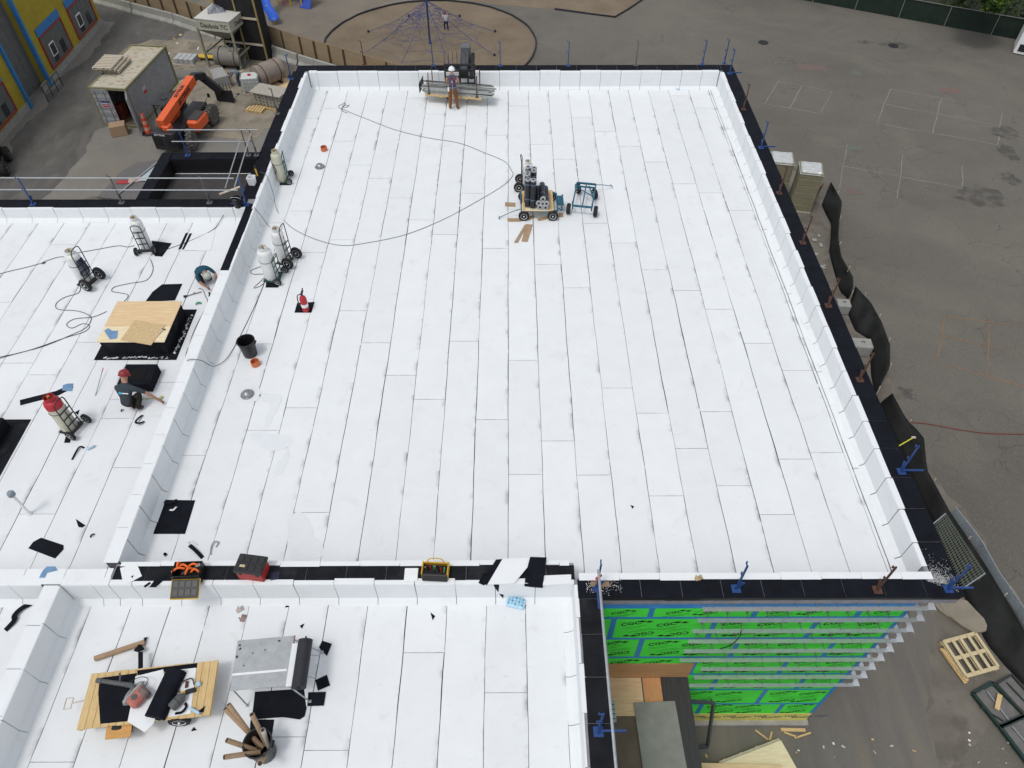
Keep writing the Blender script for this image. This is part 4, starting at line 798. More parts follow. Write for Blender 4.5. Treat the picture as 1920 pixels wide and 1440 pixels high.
c=P(771,1078,TZ); tag(MB().box((0,0,.012),(.31,.33,.022),bev=.01).build('bucket_lid',WHT,loc=c),'square white bucket lid lying on the black wall top','lid')
c=P(815,1092,TZ); t=thing('tool_bag','yellow and black open tool bag on the wall top','bag',c,R(-3)); YB=mat('bag_yellow',(.55,.32,.03),rough=.85,var=.15)
MB().box((0,.08,.11),(.58,.10,.22),rx=R(-15),bev=.02).build('front_pocket',BLACKP,t); MB().box((0,.38,.14),(.60,.03,.26),rx=R(10),bev=.01).build('back_panel',YB,t)
for x in (-.29,.29): MB().box((x,.24,.13),(.03,.32,.24),bev=.01).build('side_panel',YB,t)
MB().box((0,.24,.05),(.56,.3,.08)).build('floor',BLACKP,t)
for k in range(8): MB().bar((-.22+k*.06,.22+rnd(-.05,.05),.08),(-.22+k*.06+rnd(-.03,.03),.25,.27+rnd(-.04,.04)),.03,.025).build('hand_tool',[STEEL,DARKST,RED,mat('tool_green',(.05,.3,.08))][k%4],t)
MB().tube(smooth_path([(-.2,.36,.26),(-.12,.40,.36),(.12,.40,.36),(.2,.36,.26)]),.014).build('handle',YB,t,True)
# bent membrane pieces draped over the wall
def drape(pts,label,m,th=.006,name='membrane_piece'):
    "quad strip through rows of (pixel,pixel,z) pairs"
    mb=MB(); rows=[(P(a[0],a[1],a[2]),P(b[0],b[1],b[2])) for a,b in pts]
    for (a,b),(c,d) in zip(rows,rows[1:]): mb.slab([a,b,d,c],th)
    return tag(mb.build(name,m),label,'membrane')
drape([((936,1048,TZ+.03),(1004,1045,TZ+.06)),((913,1096,TZ+.03),(964,1094,TZ+.05))],'large white membrane piece lying across the black wall top',FLASH)
scrap([(930,1049,),(942,1048),(913,1097),(902,1094)],TZ+.03,'black edge strip of the large white piece on the wall top'); scrap([(905,1075),(913,1074),(908,1098),(897,1093)],TZ+.01,'small black offcut tucked left of the large white piece')
drape([((994,1044,TZ+.10),(1025,1045,TZ+.10)),((986,1075,TZ+.05),(1020,1080,TZ+.05)),((983,1098,TZ-.02),(1018,1101,TZ-.02)),((985,1101,.55),(1017,1103,.55))],'black membrane flap hanging over the front face of the wall',BLK)
scrap([(968,1068),(993,1053),(991,1060),(970,1070)],TZ+.02,'narrow black strip between white piece and black flap')
drape([((925,1097,TZ),(934,1096,TZ)),((935,1112,.35),(946,1105,.4)),((939,1116,.2),(943,1122,.2))],'torn black tatter hanging left over the front face',BLKL); drape([((930,1096,TZ-.05),(936,1096,TZ-.05)),((936,1110,.3),(948,1110,.3)),((938,1123,.06),(944,1118,.1))],'torn black tatter hanging right over the front face',BLKL)
tag(MB().slab([P(x,y,TZ+.01) for x,y in ((1019,1079),(1071,1077),(1071,1094),(1018,1098))],.006).build('loose_white_sheet',FLASH),'loose white sheet at the right end of the wall top','sheet')
# spilled white granules at the near right corner
gm=MB()
for k in range(1500):
    a=rnd(-.6,2.6); q=abs(random.gauss(0,.42)); x,y=9.72+q*math.cos(a)*.9+rnd(-.25,.1),7.72+q*math.sin(a)*.7-.1
    if 9.56<x<10.12 or y<7.68:
        if x<10.12 and 7.27<y<10: gm.box((x,y,HP+.012),(rnd(.004,.012),rnd(.004,.012),.003),rz=rnd(0,3))
for k in range(200):
    x,y=2.0+rnd(-.3,.5),7.55+random.gauss(0,.1)
    if 7.3<y<7.68: gm.box((x,y,HP+.014),(rnd(.004,.012),rnd(.006,.02),.003),rz=rnd(0,3))
o=stuff(gm.build('spilled_granules',FW)); tag(o,'white granules spilled over the black coping at the near right corner','granules')
t=thing('work_glove','tan leather work glove lying on the near coping','glove',P(1307,1086,HP+.02),.4); MB().box((0,0,.02),(.10,.09,.04),bev=.015).build('palm',mat('tan_leather',(.42,.32,.17),rough=.8),t)
for k in range(4): MB().tube([(.04,-.035+.024*k,.02),(.09,-.04+.027*k,.03),(.13,-.045+.03*k,.015)],.012,6).build('finger',mat('tan_leather',(0,0,0)),t,True)
MB().tube([(-.02,.04,.02),(.03,.085,.02)],.013,6).build('thumb',mat('tan_leather',(0,0,0)),t,True)
tag(MB().box((0,0,.02),(.42,.12,.04),bev=.005).build('wood_block',mat('rough_timber',(.25,.17,.11),rough=.9),loc=P(1125,1096,HP+.02)),'short weathered timber block at the inner coping corner','timber')
# ------------------------------------------------------------ front roof: bottle pack, gloves, scraps
c=P(966,1136,MZ); t=thing('water_bottle_pack','shrink wrapped pack of blue water bottles against the wall foot','bottles',c,R(-14)); PK=mat('pack_film',(.45,.66,.78),rough=.15,var=.2,scale=14)
for i in range(5):
    for j in range(3): MB().lathe([(.032,0),(.032,.13),(.014,.17),(.014,.19),(0,.19)],10,(-.16+i*.08,-.02+j*.075,0)).build('bottle',BOT if (i+j)%2 else mat('bottle_blue',(.10,.42,.66),rough=.2),t,True)
MB().box((0,.055,.07),(.44,.26,.13),bev=.03).build('wrap_film',PK,t)
for pts,l in ((((807,1148),(816,1155),(811,1163)),'small black triangle near the middle of the front roof'),(((539,1131),(542,1138),(534,1139)),'small black triangle at the wall foot on the front roof'),(((562,1173),(571,1169),(566,1179)),'small black triangle beside the metal table'),(((358,1371),(363,1363),(369,1369)),'small black triangle beside the wooden cart'),(((872,1120),(882,1116),(874,1122)),'thin black scrap at the wall foot')): scrap(pts,MZ,l)
for x,y,l,m in ((448,1145,'pale work glove near the wall foot on the front roof',mat('glove_pale',(.45,.40,.37),rough=.9)),(455,1162,'brown patterned work glove on the front roof',mat('glove_brown',(.30,.20,.18),rough=.9,var=.5,scale=60))):
    t=thing('work_glove',l,'glove',P(x,y,MZ),rnd(0,2)); MB().box((0,0,.018),(.11,.10,.03),bev=.012).build('palm',m,t)
    for k in range(4): MB().tube([(.045,-.04+.027*k,.016),(.12,-.055+.036*k,.012)],.013,6).build('finger',m,t,True)
    MB().tube([(-.02,.045,.016),(.03,.10,.014)],.013,6).build('thumb',m,t,True)
# wooden flatbed cart
t=thing('wooden_cart','wooden plank flatbed cart loaded with membrane and a leaf blower','cart',(-7.55,5.31,MZ),R(6)); DZ=.47
n=17
for k in range(n):
    x=-1.32+2.64*(k+.5)/n; o=MB().box((x,rnd(-.006,.006),DZ+rnd(-.002,.002)),(2.64/n-.006,1.13+rnd(-.01,.01),.035),bev=.003).build('plank',PINE,t)
for y in (-.35,.35): MB().box((0,y,DZ-.07),(2.5,.07,.10)).build('bearer',PINE,t)
MB().box((-1.27,0,DZ-.06),(.06,1.12,.08)).build('bearer',PINE,t); MB().box((1.27,0,DZ-.06),(.06,1.12,.08)).build('bearer',PINE,t)
for x,y in ((.62,-.50),(.62,.48),(-.62,.48)): wheel(t,(x,y,.225),(0,1,0),.225,.16)
wheel(t,(-.55,-.56,.225),(0,1,0),.225,.16); MB().box((-.50,-.62,.40),(.50,.34,.03),rx=R(12),bev=.004).build('fender_board',mat('orange_board',(.52,.28,.09),rough=.8,var=.15,stretch=(1,6,1)),t)
for x in (-.58,.62): MB().cyl((x,-.5,.225),(x,.48,.225),.02,n=8).bar((x,-.35,.225),(x,-.35,.4),.05).bar((x,.35,.225),(x,.35,.4),.05).build('axle',DARKST,t)
MB().tube([(-1.25,.05,.40),(-1.62,.03,.36)],.014).tube([(-1.62,.14,.36),(-1.62,-.08,.36),(-1.76,-.08,.36),(-1.76,.14,.36)],.012,6,True).build('pull_handle',GREYWD,t)
cd_=MZ+DZ+.02
scrap([(187,1271),(257,1262),(250,1300),(240,1352),(188,1357),(184,1300)],cd_,'black granule sheet on the left half of the wooden cart'); scrap([(257,1257),(370,1243),(369,1252),(258,1266)],cd_,'narrow black strip along the back of the wooden cart')
def flat(pts,z,label,m,name='white_offcut'): return tag(MB().slab([P(x,y,z+.005) for x,y in pts],.005).build(name,m),label,'sheet')
flat([(254,1268),(306,1255),(311,1290),(288,1356),(271,1373),(239,1353),(246,1320)],cd_+.008,'white sheet hanging over the front edge of the wooden cart',FLASH); flat([(330,1256),(368,1252),(357,1338),(315,1345)],cd_+.004,'white sheet under the grey jug on the wooden cart',FLASH)
# folded black membrane roll on the cart
a=P(330,1256,cd_+.10);b=P(288,1345,cd_+.10); tt=thing('folded_membrane','long folded black membrane lying across the wooden cart','membrane',(a+b)/2); d=(b-a)/2; nn=Vector((-d.y,d.x,0)).normalized()
prof=[(-.20,-.09),(-.21,-.02),(-.16,.05),(0,.09),(.12,.085),(.20,.04),(.21,-.09)]
mb=MB(); vs=[Vector(p) for e in (-1,1) for u,z in prof for p in [d*e*(1+.03*u)+nn*u+Vector((0,0,z))]]; k=len(prof)
mb.add(vs,[(i,i+1,k+i+1,k+i) for i in range(k-1)]+[tuple(range(k)),tuple(range(2*k-1,k-1,-1)),(k-1,0,k,2*k-1)]); mb.build('folded_sheet',BLK,tt,True,60)
MB().slab([d*1.04-nn*.23+Vector((0,0,-.088)),d*1.04+nn*.12+Vector((0,0,-.088)),-d*.3+nn*.12+Vector((0,0,-.088)),-d*.3-nn*.23+Vector((0,0,-.088))],.006).build('under_sheet',BLKL,tt)
# leaf blower
c=P(265,1312,cd_+.02); t=thing('leaf_blower','grey and red backpack leaf blower lying on the wooden cart','blower',c,R(58)); GP=mat('grey_plastic',(.08,.085,.085),rough=.55,var=.2); LG=mat('light_grey_plastic',(.32,.33,.32),rough=.6,var=.15); RP=mat('faded_red',(.42,.14,.11),rough=.55,var=.15)
MB().box((0,.02,.13),(.42,.26,.24),bev=.06).build('engine_cover',RP,t); MB().box((.12,-.02,.14),(.16,.24,.25),bev=.04).build('cylinder_shroud',mat('brown_shroud',(.16,.12,.10),rough=.6),t); MB().cyl((-.05,.02,.24),(-.05,.02,.265),.06,n=16).build('fan_cap',GP,t,True)
MB().box((0,.17,.10),(.50,.08,.20),bev=.03).build('back_pad',LG,t); MB().tube(smooth_path([(-.26,.18,.06),(-.10,.30,.05),(.18,.30,.05),(.27,.2,.08)]),.022).build('shoulder_strap',LG,t,True)
MB().tube(smooth_path([(.05,.2,.09),(.08,.34,.10),(.04,.46,.07)]),.055,10).build('elbow_hose',GP,t,True)
MB().cyl((.04,.46,.08),(-.18,.95,.09),.05,.045,n=12).cyl((-.18,.95,.09),(-.23,1.06,.09),.055,.05,n=12).build('blower_tube',GP,t,True); MB().tube([(.0,.62,.10),(.08,.66,.16),(.12,.72,.19)],.018).build('hand_grip',GP,t,True)
MB().tube(smooth_path([(.2,.0,.25),(.35,.1,.2),(.3,.32,.12),(.1,.44,.1)]),.008).build('throttle_cable',BLACKP,t,True)
c=P(336,1318,cd_+.01); t=thing('grey_jug','dark grey plastic jug lying on the wooden cart','jug',c,R(55)); M=Matrix.Rotation(R(90),3,'Y')
MB().lathe([(.07,-.17),(.10,-.15),(.105,.0),(.10,.10),(.06,.15),(.04,.17),(.04,.19),(0,.19)],16,(0,0,.105),M).build('body',mat('jug_grey',(.09,.09,.09),rough=.5),t,True); MB().torus((0,0,.105),(1,0,0),.107,.006,20,5).build('ring',BLACKP,t,True)
strip([(328,1338),(342,1336),(350,1326),(347,1318)],.05,cd_+.01,'black strap lying beside the grey jug',curl=.04)
c=P(352,1294,cd_+.01); t=thing('ear_defenders','black ear defenders with yellow clip on the wooden cart','headset',c,.3); MB().tube(smooth_path([(-.16,-.02,.03),(-.17,.12,.05),(-.05,.2,.05),(.1,.2,.05),(.14,.06,.04)]),.013).build('band',mat('brown_band',(.05,.03,.025)),t,True); MB().box((-.08,-.04,.03),(.09,.07,.06),bev=.012).build('yellow_clip',YEL,t); MB().box((.07,-.05,.035),(.20,.09,.07),bev=.012).build('battery_pack',BLACKP,t); MB().bar((-.02,.05,.03),(.0,.18,.03),.05,.03).build('ear_pad',mat('maroon',(.07,.02,.02)),t)
bottle((366,1333),cd_,R(-25),'light blue water bottle on the right end of the wooden cart',.26); scrap([(371,1334),(385,1323),(381,1336)],cd_+.002,'black triangle scrap on the right end of the wooden cart')
tag(MB().box((0,0,.04),(.10,.10,.08),rz=.5,bev=.02).build('crumpled_film',BOT,loc=P(373,1284,cd_)),'crumpled clear film on the right planks of the cart','film')
# cardboard core and strip
t=thing('cardboard_core','long brown cardboard core tube behind the wooden cart','tube',P(225,1222,MZ+.065)); a=P(178,1235,MZ)-P(225,1222,MZ); b=P(271,1204,MZ)-P(225,1222,MZ); a.z=b.z=0
MB().cyl(a,b,.06,n=16).build('tube_wall',CARD,t,True); MB().cyl(a-(b-a).normalized()*.002,a,.05,n=16).build('bore',mat('void_black',(0,0,0)),t)
scrap([(259,1222),(268,1222),(268,1252),(259,1254)],MZ+.3,'black strip leaning from the cardboard core to the cart'); strip([(255,1214),(262,1217),(268,1213)],.16,MZ+.12,'curled black end beside the cardboard core',BLKL,.04); scrap([(269,1196),(277,1194),(272,1204)],MZ+.05,'black triangle at the end of the cardboard core')
# metal table with membrane roll
TZ2=.76; t=thing('metal_table','galvanised sheet metal work table with folding legs','table',(-5.22,5.82,MZ),R(5)); SHEET=mat('sheet_metal',(.42,.44,.45),rough=.4,metal=.55,var=.12,scale=5); layer(SHEET,(.25,.26,.27),14,.62,.75,.6)
MB().box((0,.03,TZ2),(1.22,1.06,.02),bev=.003).build('table_top',SHEET,t); MB().box((-.05,-.17,TZ2+.0115),(1.12,.045,.003)).build('white_stripe',WHT,t); MB().box((.60,.03,TZ2+.012),(.03,1.06,.012)).build('edge_trim',mat('rust_edge',(.22,.12,.09),rough=.8),t)
for x,y,dx,dy in ((-.55,-.48,.04,-.08),(-.55,.5,-.02,.05),(.55,-.48,.13,-.12),(.55,.5,.20,-.05)): MB().tube([(x,y,TZ2-.01),(x+dx*2.5,y+dy,.01)],.017,8).box((x+dx*2.5,y+dy,.012),(.06,.06,.022)).build('leg',GALV,t,True)
MB().tube([(-.55,-.48,TZ2-.03),(-.25,-.3,.3)],.008).tube([(.55,-.2,TZ2-.02),(.98,-.15,.1)],.014).tube([(.55,.2,TZ2-.02),(1.02,.32,.15)],.014).build('brace',GALV,t,True)
for k,(x,y) in enumerate(((-.55,.45),(-.53,.37),(-.57,.2),(.28,.47),(-.25,.25),(.0,.3),(-.4,.0))): MB().box((x,y,TZ2+.012),(.05 if k<4 else .02,.035,.004 if k!=2 else .02),rz=k).build('tar_blob',BIT,t)
ra=P(573,1200,TZ2+.15); rb=P(560,1290,TZ2+.15); t=thing('membrane_roll','flattened black membrane roll lying along the right edge of the metal table','roll',(ra+rb)/2); d=(rb-ra)/2; nn=Vector((-d.y,d.x,0)).normalized()
mb=MB(); vs=[]; N=18
for e in (-1,1):
    for k in range(N):
        a=2*math.pi*k/N; vs.append(d*e+nn*.155*math.cos(a)+Vector((0,0,.115*math.sin(a))))
mb.add(vs,[(k,(k+1)%N,N+(k+1)%N,N+k) for k in range(N)]+[tuple(range(N)),tuple(range(2*N-1,N-1,-1))]); mb.build('roll_body',ROLL,t,True)
MB().slab([nn*.16+d*.85+Vector((0,0,-.09)),nn*.30+d*.85+Vector((0,0,-.09)),nn*.30-d*.95+Vector((0,0,-.09)),nn*.16-d*.95+Vector((0,0,-.09))] if nn.x<0 else [-nn*.16+d*.85+Vector((0,0,-.09)),-nn*.30+d*.85+Vector((0,0,-.09)),-nn*.30-d*.95+Vector((0,0,-.09)),-nn*.16-d*.95+Vector((0,0,-.09))],.005).build('loose_end',FLASH,t)
MB().cyl(-d*1.0,-d*1.16,.02,n=8).cyl(d,d*1.06,.03,n=8).build('core_rod',DARKST,t,True)
for i,(pts,l) in enumerate(((((478,1297),(570,1291),(574,1325),(565,1342),(472,1349)),'big black granule sheet on the roof below the metal table'),(((470,1349),(514,1349),(510,1378),(468,1369)),'black sheet between the table and the bin'),(((578,1298),(611,1297),(607,1323),(576,1324)),'black mat under the front leg of the metal table'),(((591,1275),(613,1265),(619,1285),(596,1295)),'black mat under the right leg of the metal table'),(((604,1201),(622,1207),(613,1230),(598,1214)),'black mat under the back leg of the metal table'),(((520,1343),(575,1325),(571,1343),(562,1349)),'black sheet edges stacked at the right of the big sheet'))): scrap(pts,MZ+.008*(i%3),l)
scrap([(511,1361),(540,1360),(535,1381),(510,1378)],MZ,'grey edged white patch beside the bin',FLASH)
# bin with cardboard cores
c=P(497,1420,MZ); c=Vector((-5.03,4.30,MZ)); t=thing('rubbish_bin','black plastic bin full of cardboard core tubes on the front roof','bin',c)
MB().lathe([(.22,0),(.225,.01),(.275,.62),(.295,.62),(.295,.66),(.265,.66),(.21,.03),(0,.03)],26).build('tub',BLACKP,t,True)
for s in(-1,1): MB().box((s*.29,0,.57),(.05,.15,.05),bev=.01).build('handle',BLACKP,t)
CARDD=mat('core_bore',(.05,.035,.025),rough=.9)
for k,(a,b) in enumerate((((-.05,.02,.15),(-.62,.62,1.02)),((-.02,.05,.2),(-.68,.55,.98)),((-.1,-.05,.35),(-.52,-.02,.92)),((.0,-.1,.4),(-.50,-.32,.90)),((.05,.1,.2),(-.10,.42,1.05)),((.1,-.12,.3),(.20,-.42,.86)),((.12,.05,.2),(.10,.20,.80)))):
    a=c+Vector(a);b=c+Vector(b); tt=thing('cardboard_core',('longest left','second longest left','lower left','lowest left','upright middle','front leaning','short white ended')[k]+' cardboard core tube sticking out of the bin','tube',a,0,'cardboard cores in the bin'); d=b-a
    MB().cyl((0,0,0),d,.05,n=14).build('tube_wall',CARD if k<6 else mat('core_pale',(.5,.48,.44)),tt,True); MB().cyl(d,d*1.003,.042,n=14).build('bore',CARDD,tt)
# ------------------------------------------------------------ people
BONES=[('pelvis','spine','shirt'),('spine','chest','shirt'),('chest','neck','shirt'),('neck','head','skin'),('head','crown','skin'),
 ('pelvis','hipL','pants'),('hipL','kneeL','pants'),('kneeL','ankleL','pants'),('ankleL','toeL','boot'),('pelvis','hipR','pants'),('hipR','kneeR','pants'),('kneeR','ankleR','pants'),('ankleR','toeR','boot'),
 ('chest','shL','shirt'),('shL','elL','sleeve'),('elL','wrL','arm'),('wrL','palmL','hand'),('chest','shR','shirt'),('shR','elR','sleeve'),('elR','wrR','arm'),('wrR','palmR','hand')]
RAD=dict(pelvis=(.155,.12),spine=(.15,.115),chest=(.175,.125),neck=(.06,.06),head=(.085,.095),crown=(.075,.085),hipL=(.108,.115),hipR=(.108,.115),kneeL=(.08,.084),kneeR=(.08,.084),ankleL=(.068,.07),ankleR=(.068,.07),toeL=(.045,.035),toeR=(.045,.035),shL=(.075,.075),shR=(.075,.075),elL=(.05,.05),elR=(.05,.05),wrL=(.032,.036),wrR=(.032,.036),palmL=(.040,.024),palmR=(.040,.024))
def skinned(name,verts,edges,rads,roots):
    me=bpy.data.meshes.new(name); me.from_pydata(verts,edges,[]); o=bpy.data.objects.new(name,me); COL.objects.link(o)
    md=o.modifiers.new('s','SKIN'); md.use_smooth_shade=True; md.branch_smoothing=.4
    for i,r in enumerate(rads): me.skin_vertices[0].data[i].radius=r
    for i in range(len(verts)): me.skin_vertices[0].data[i].use_root=i in roots
    sb=o.modifiers.new('d','SUBSURF'); sb.levels=2; sb.render_levels=2
    bpy.context.view_layer.update(); dm=bpy.data.meshes.new_from_object(o.evaluated_get(bpy.context.evaluated_depsgraph_get()))
    bpy.data.objects.remove(o); bpy.data.meshes.remove(me); return dm
def dseg(p,a,b):
    d=b-a; t=max(0,min(1,(p-a).dot(d)/max(1e-9,d.length_squared))); return (p-(a+d*t)).length
def human(label,loc,rz,J,cols,helmet=None,scale=1,hair=None,brim=(0,1)):
    t=thing('person',label,'person',loc,rz); t.scale=(scale,)*3; J={k:Vector(v) for k,v in J.items()}
    names=list(RAD); ix={n:i for i,n in enumerate(names)}; V=[J[n] for n in names]; Rr=[RAD[n] for n in names]; E=[(ix[a],ix[b]) for a,b,_ in BONES]; roots={ix['pelvis']}; segs=[(J[a],J[b],c) for a,b,c in BONES]
    for s in 'LR':       # five fingers, rooted inside the palm
        w,p=J['wr'+s],J['palm'+s]; d=(p-w).normalized(); up=Vector((0,0,1)) if abs(d.z)<.8 else Vector((0,1,0)); sd=d.cross(up).normalized(); dn=d.cross(sd).normalized(); dn=dn if dn.z<0 else -dn
        for k,(off,L) in enumerate(((-.030,.075),(-.010,.085),(.011,.080),(.030,.062))):
            a=p+sd*off-d*.01; q=len(V); V+=[a,a+d*L*.5+dn*.008,a+d*L*.85+dn*.035]; Rr+=[(.0095,.0095),(.009,.009),(.0075,.0075)]; E+=[(q,q+1),(q+1,q+2)]; roots.add(q); segs.append((V[q],V[q+2],'hand'))
        th=-1 if s=='R' else 1; a=w+d*.03+sd*.02*th; q=len(V); V+=[a,a+sd*.035*th+d*.025+dn*.01,a+sd*.045*th+d*.06+dn*.02]; Rr+=[(.012,.012),(.0105,.0105),(.009,.009)]; E+=[(q,q+1),(q+1,q+2)]; roots.add(q); segs.append((V[q],V[q+2],'hand'))
    # nose and ears
    f=Vector((brim[0],brim[1],0)).normalized(); hc=(J['head']+J['crown'])/2; up=(J['crown']-J['head']).normalized(); f=(f-up*f.dot(up)).normalized(); sdv=f.cross(up)
    for a,b,r in ((hc+f*.07,hc+f*.115-up*.02,.014),(hc+sdv*.07,hc+sdv*.09-f*.01,.018),(hc-sdv*.07,hc-sdv*.09-f*.01,.018)):
        q=len(V); V+=[a,b]; Rr+=[(r,r),(r*.8,r*.8)]; E.append((q,q+1)); roots.add(q); segs.append((a,b,'skin'))
    me=skinned('body',V,E,Rr,roots); keys=['shirt','sleeve','arm','skin','pants','boot','hand']
    for k in keys: me.materials.append(cols[k])
    for p in me.polygons:
        c=p.center; p.material_index=keys.index(min(segs,key=lambda s:dseg(c,s[0],s[1]))[2])
    o=bpy.data.objects.new('body',me); COL.objects.link(o); o.parent=t
    M=up.to_track_quat('Z','Y').to_matrix()
    if hair: MB().lathe([(.098,-.02),(.104,.03),(.09,.075),(.05,.105),(0,.112)],16,hc-f*.012+up*.0,M).build('hair',hair,t,True)
    eb=mat('eye_dark',(.02,.015,.012),rough=.4); ey=MB()
    for s in (-1,1): MB().lathe([(0,-.008),(.009,0),(0,.008)],8,hc+f*.09+sdv*.032*s+up*.0).build('eye',eb,t,True)
    MB().bar(hc+f*.092-up*.055-sdv*.025,hc+f*.092-up*.055+sdv*.025,.012,.008).build('mouth',mat('lips',(.28,.10,.08)),t)
    if helmet:
        hp=hc+up*.03; h=MB().lathe([(.128,0),(.13,.02),(.122,.07),(.095,.115),(.05,.138),(0,.143)],20,hp,M).build('helmet',helmet,t,True)
        MB().lathe([(.13,-.004),(.148,-.008),(.148,.0),(.13,.006)],20,hp+f*.012,M).build('brim',helmet,h,True); MB().bar(hp+up*.125-f*.09+up*.0,hp+up*.135+f*.08,.03,.03).build('ridge',helmet,h)
    return t,J
CL=lambda n,c,**k: mat('cloth_'+n,c,rough=.9,var=.15,scale=12,bump=.25,bscale=22,spec=.15,**k)
BOOT=mat('boot_leather',(.09,.05,.03),rough=.7,var=.2); GLV=mat('work_glove',(.5,.48,.45),rough=.9)
def cset(shirt,pants,sleeve=None,arm=None,hand=None): return dict(shirt=shirt,sleeve=sleeve or shirt,arm=arm or SKIN,skin=SKIN,pants=pants,boot=BOOT,hand=hand or SKIN)
# standing worker, back to the camera, hands at the lifted load
gs=CL('slate',(.075,.085,.12)); bp=CL('brown',(.20,.085,.035))
c=P(851,204,MZ)
t,J=human('worker with white hard hat, harness and brown trousers standing by the lifted pallet',c,0,dict(pelvis=(0,0,.96),spine=(0,.01,1.14),chest=(0,.03,1.36),neck=(0,.05,1.53),head=(0,.07,1.62),crown=(0,.09,1.74),hipL=(-.09,0,.92),kneeL=(-.13,.03,.50),ankleL=(-.15,-.03,.09),toeL=(-.18,.12,.04),hipR=(.09,0,.92),kneeR=(.14,.02,.50),ankleR=(.17,-.06,.09),toeR=(.22,.08,.04),shL=(-.19,.03,1.44),elL=(-.25,.14,1.17),wrL=(-.19,.36,1.06),palmL=(-.18,.44,1.04),shR=(.19,.03,1.44),elR=(.27,.10,1.17),wrR=(.24,.33,1.05),palmR=(.23,.41,1.03)),cset(gs,bp,sleeve=SKIN),WHT)
HN=mat('harness_red',(.36,.04,.06),rough=.8)
MB().bar((-.13,-.10,1.48),(.11,-.125,1.16),.045,.012).bar((.13,-.10,1.48),(-.11,-.125,1.16),.045,.012).build('harness_strap',HN,t); MB().box((0,-.135,1.30),(.08,.02,.08),bev=.01).build('harness_ring',STEEL,t)
MB().tube(smooth_path([(0,-.14,1.28),(.02,-.16,1.0),(0,-.15,.8),(-.02,-.17,.45),(.0,-.12,.05),(.06,-.2,-.0)]),.011,6).build('lanyard',GALV,t,True)
MB().torus((0,.0,1.02),(0,.05,1),.165,.022,20,6).build('tool_belt',mat('belt',(.16,.17,.22),rough=.8),t,True); MB().box((-.17,-.06,.93),(.07,.12,.18),bev=.02).build('tool_pouch',WHT,t); MB().box((.19,.0,.92),(.06,.12,.2),bev=.02).build('tool_pouch',mat('belt',(0,0,0)),t)
# crouching worker with red helmet, reaching right
ds=CL('charcoal',(.045,.055,.065)); dp=CL('dark',(.035,.033,.03))
c=P(252,768,LZT)
t,J=human('crouching worker with red hard hat and charcoal shirt measuring beside the vent curb',c,R(-8),dict(pelvis=(-.02,-.10,.30),spine=(-.03,-.02,.47),chest=(-.04,.10,.66),neck=(-.05,.22,.79),head=(-.05,.27,.86),crown=(-.05,.34,.96),hipL=(-.12,-.08,.28),kneeL=(-.22,.28,.46),ankleL=(-.20,.10,.09),toeL=(-.22,.26,.04),hipR=(.08,-.08,.27),kneeR=(.20,.24,.44),ankleR=(.15,-.02,.09),toeR=(.20,.12,.04),shL=(-.24,.12,.70),elL=(-.34,.20,.45),wrL=(-.30,.36,.28),palmL=(-.28,.43,.22),shR=(.16,.14,.70),elR=(.38,.20,.50),wrR=(.60,.24,.20),palmR=(.67,.25,.12)),cset(ds,dp,hand=None),mat('helmet_red',(.24,.018,.025),rough=.4),scale=1.12)
MB().box((-.10,-.02,.64),(.07,.012,.06),rz=R(4),rx=R(-32)).build('shirt_logo',mat('logo_blue',(.03,.35,.6)),t); MB().box((.03,-.02,.645),(.16,.010,.022),rz=R(4),rx=R(-32)).build('shirt_print',WHT,t)
tag(MB().box((0,0,.012),(.75,.03,.006),rz=R(4)).box((.38,.03,.04),(.07,.07,.07),bev=.015).build('tape_measure',mat('tape_yellow',(.45,.48,.14),rough=.5),loc=P(278,748,LZT)),'yellow green tape measure blade stretched on the left roof by the crouching worker','tape')
# kneeling worker bent over at the divider
ts=CL('teal',(.02,.07,.11))
c=P(385,528,LZT)
t,J=human('kneeling worker with pale hard hat and teal shirt bent over at the divider wall',c,R(-138),dict(pelvis=(0,-.16,.42),spine=(0,-.02,.55),chest=(0,.18,.62),neck=(0,.33,.60),head=(0,.40,.60),crown=(0,.50,.57),hipL=(-.10,-.14,.40),kneeL=(-.14,.16,.10),ankleL=(-.13,-.26,.09),toeL=(-.13,-.40,.04),hipR=(.10,-.14,.40),kneeR=(.15,.22,.12),ankleR=(.14,-.20,.09),toeR=(.14,-.34,.04),shL=(-.20,.20,.60),elL=(-.30,.36,.42),wrL=(-.20,.56,.26),palmL=(-.16,.62,.20),shR=(.20,.20,.60),elR=(.27,.36,.38),wrR=(.16,.50,.20),palmR=(.12,.56,.14)),cset(ts,dp),mat('helmet_pale',(.45,.48,.42),rough=.5,var=.15,scale=14),brim=(0,.5))
t=thing('gas_torch','black roofing torch lying left of the kneeling worker','torch',P(362,553,LZT)); MB().tube([(.25,.12,.03),(-.05,-.02,.03),(-.16,-.08,.03)],.012).build('wand',DARKST,t,True); MB().cyl((-.16,-.08,.035),(-.26,-.12,.035),.03,.04,n=12).build('burner',DARKST,t,True); MB().bar((.02,0,.04),(.06,.05,.08),.02).build('valve_grip',DARKST,t)
strip([(391,548),(394,553),(392,556)],.05,LZT,'curly black shaving beside the kneeling worker')
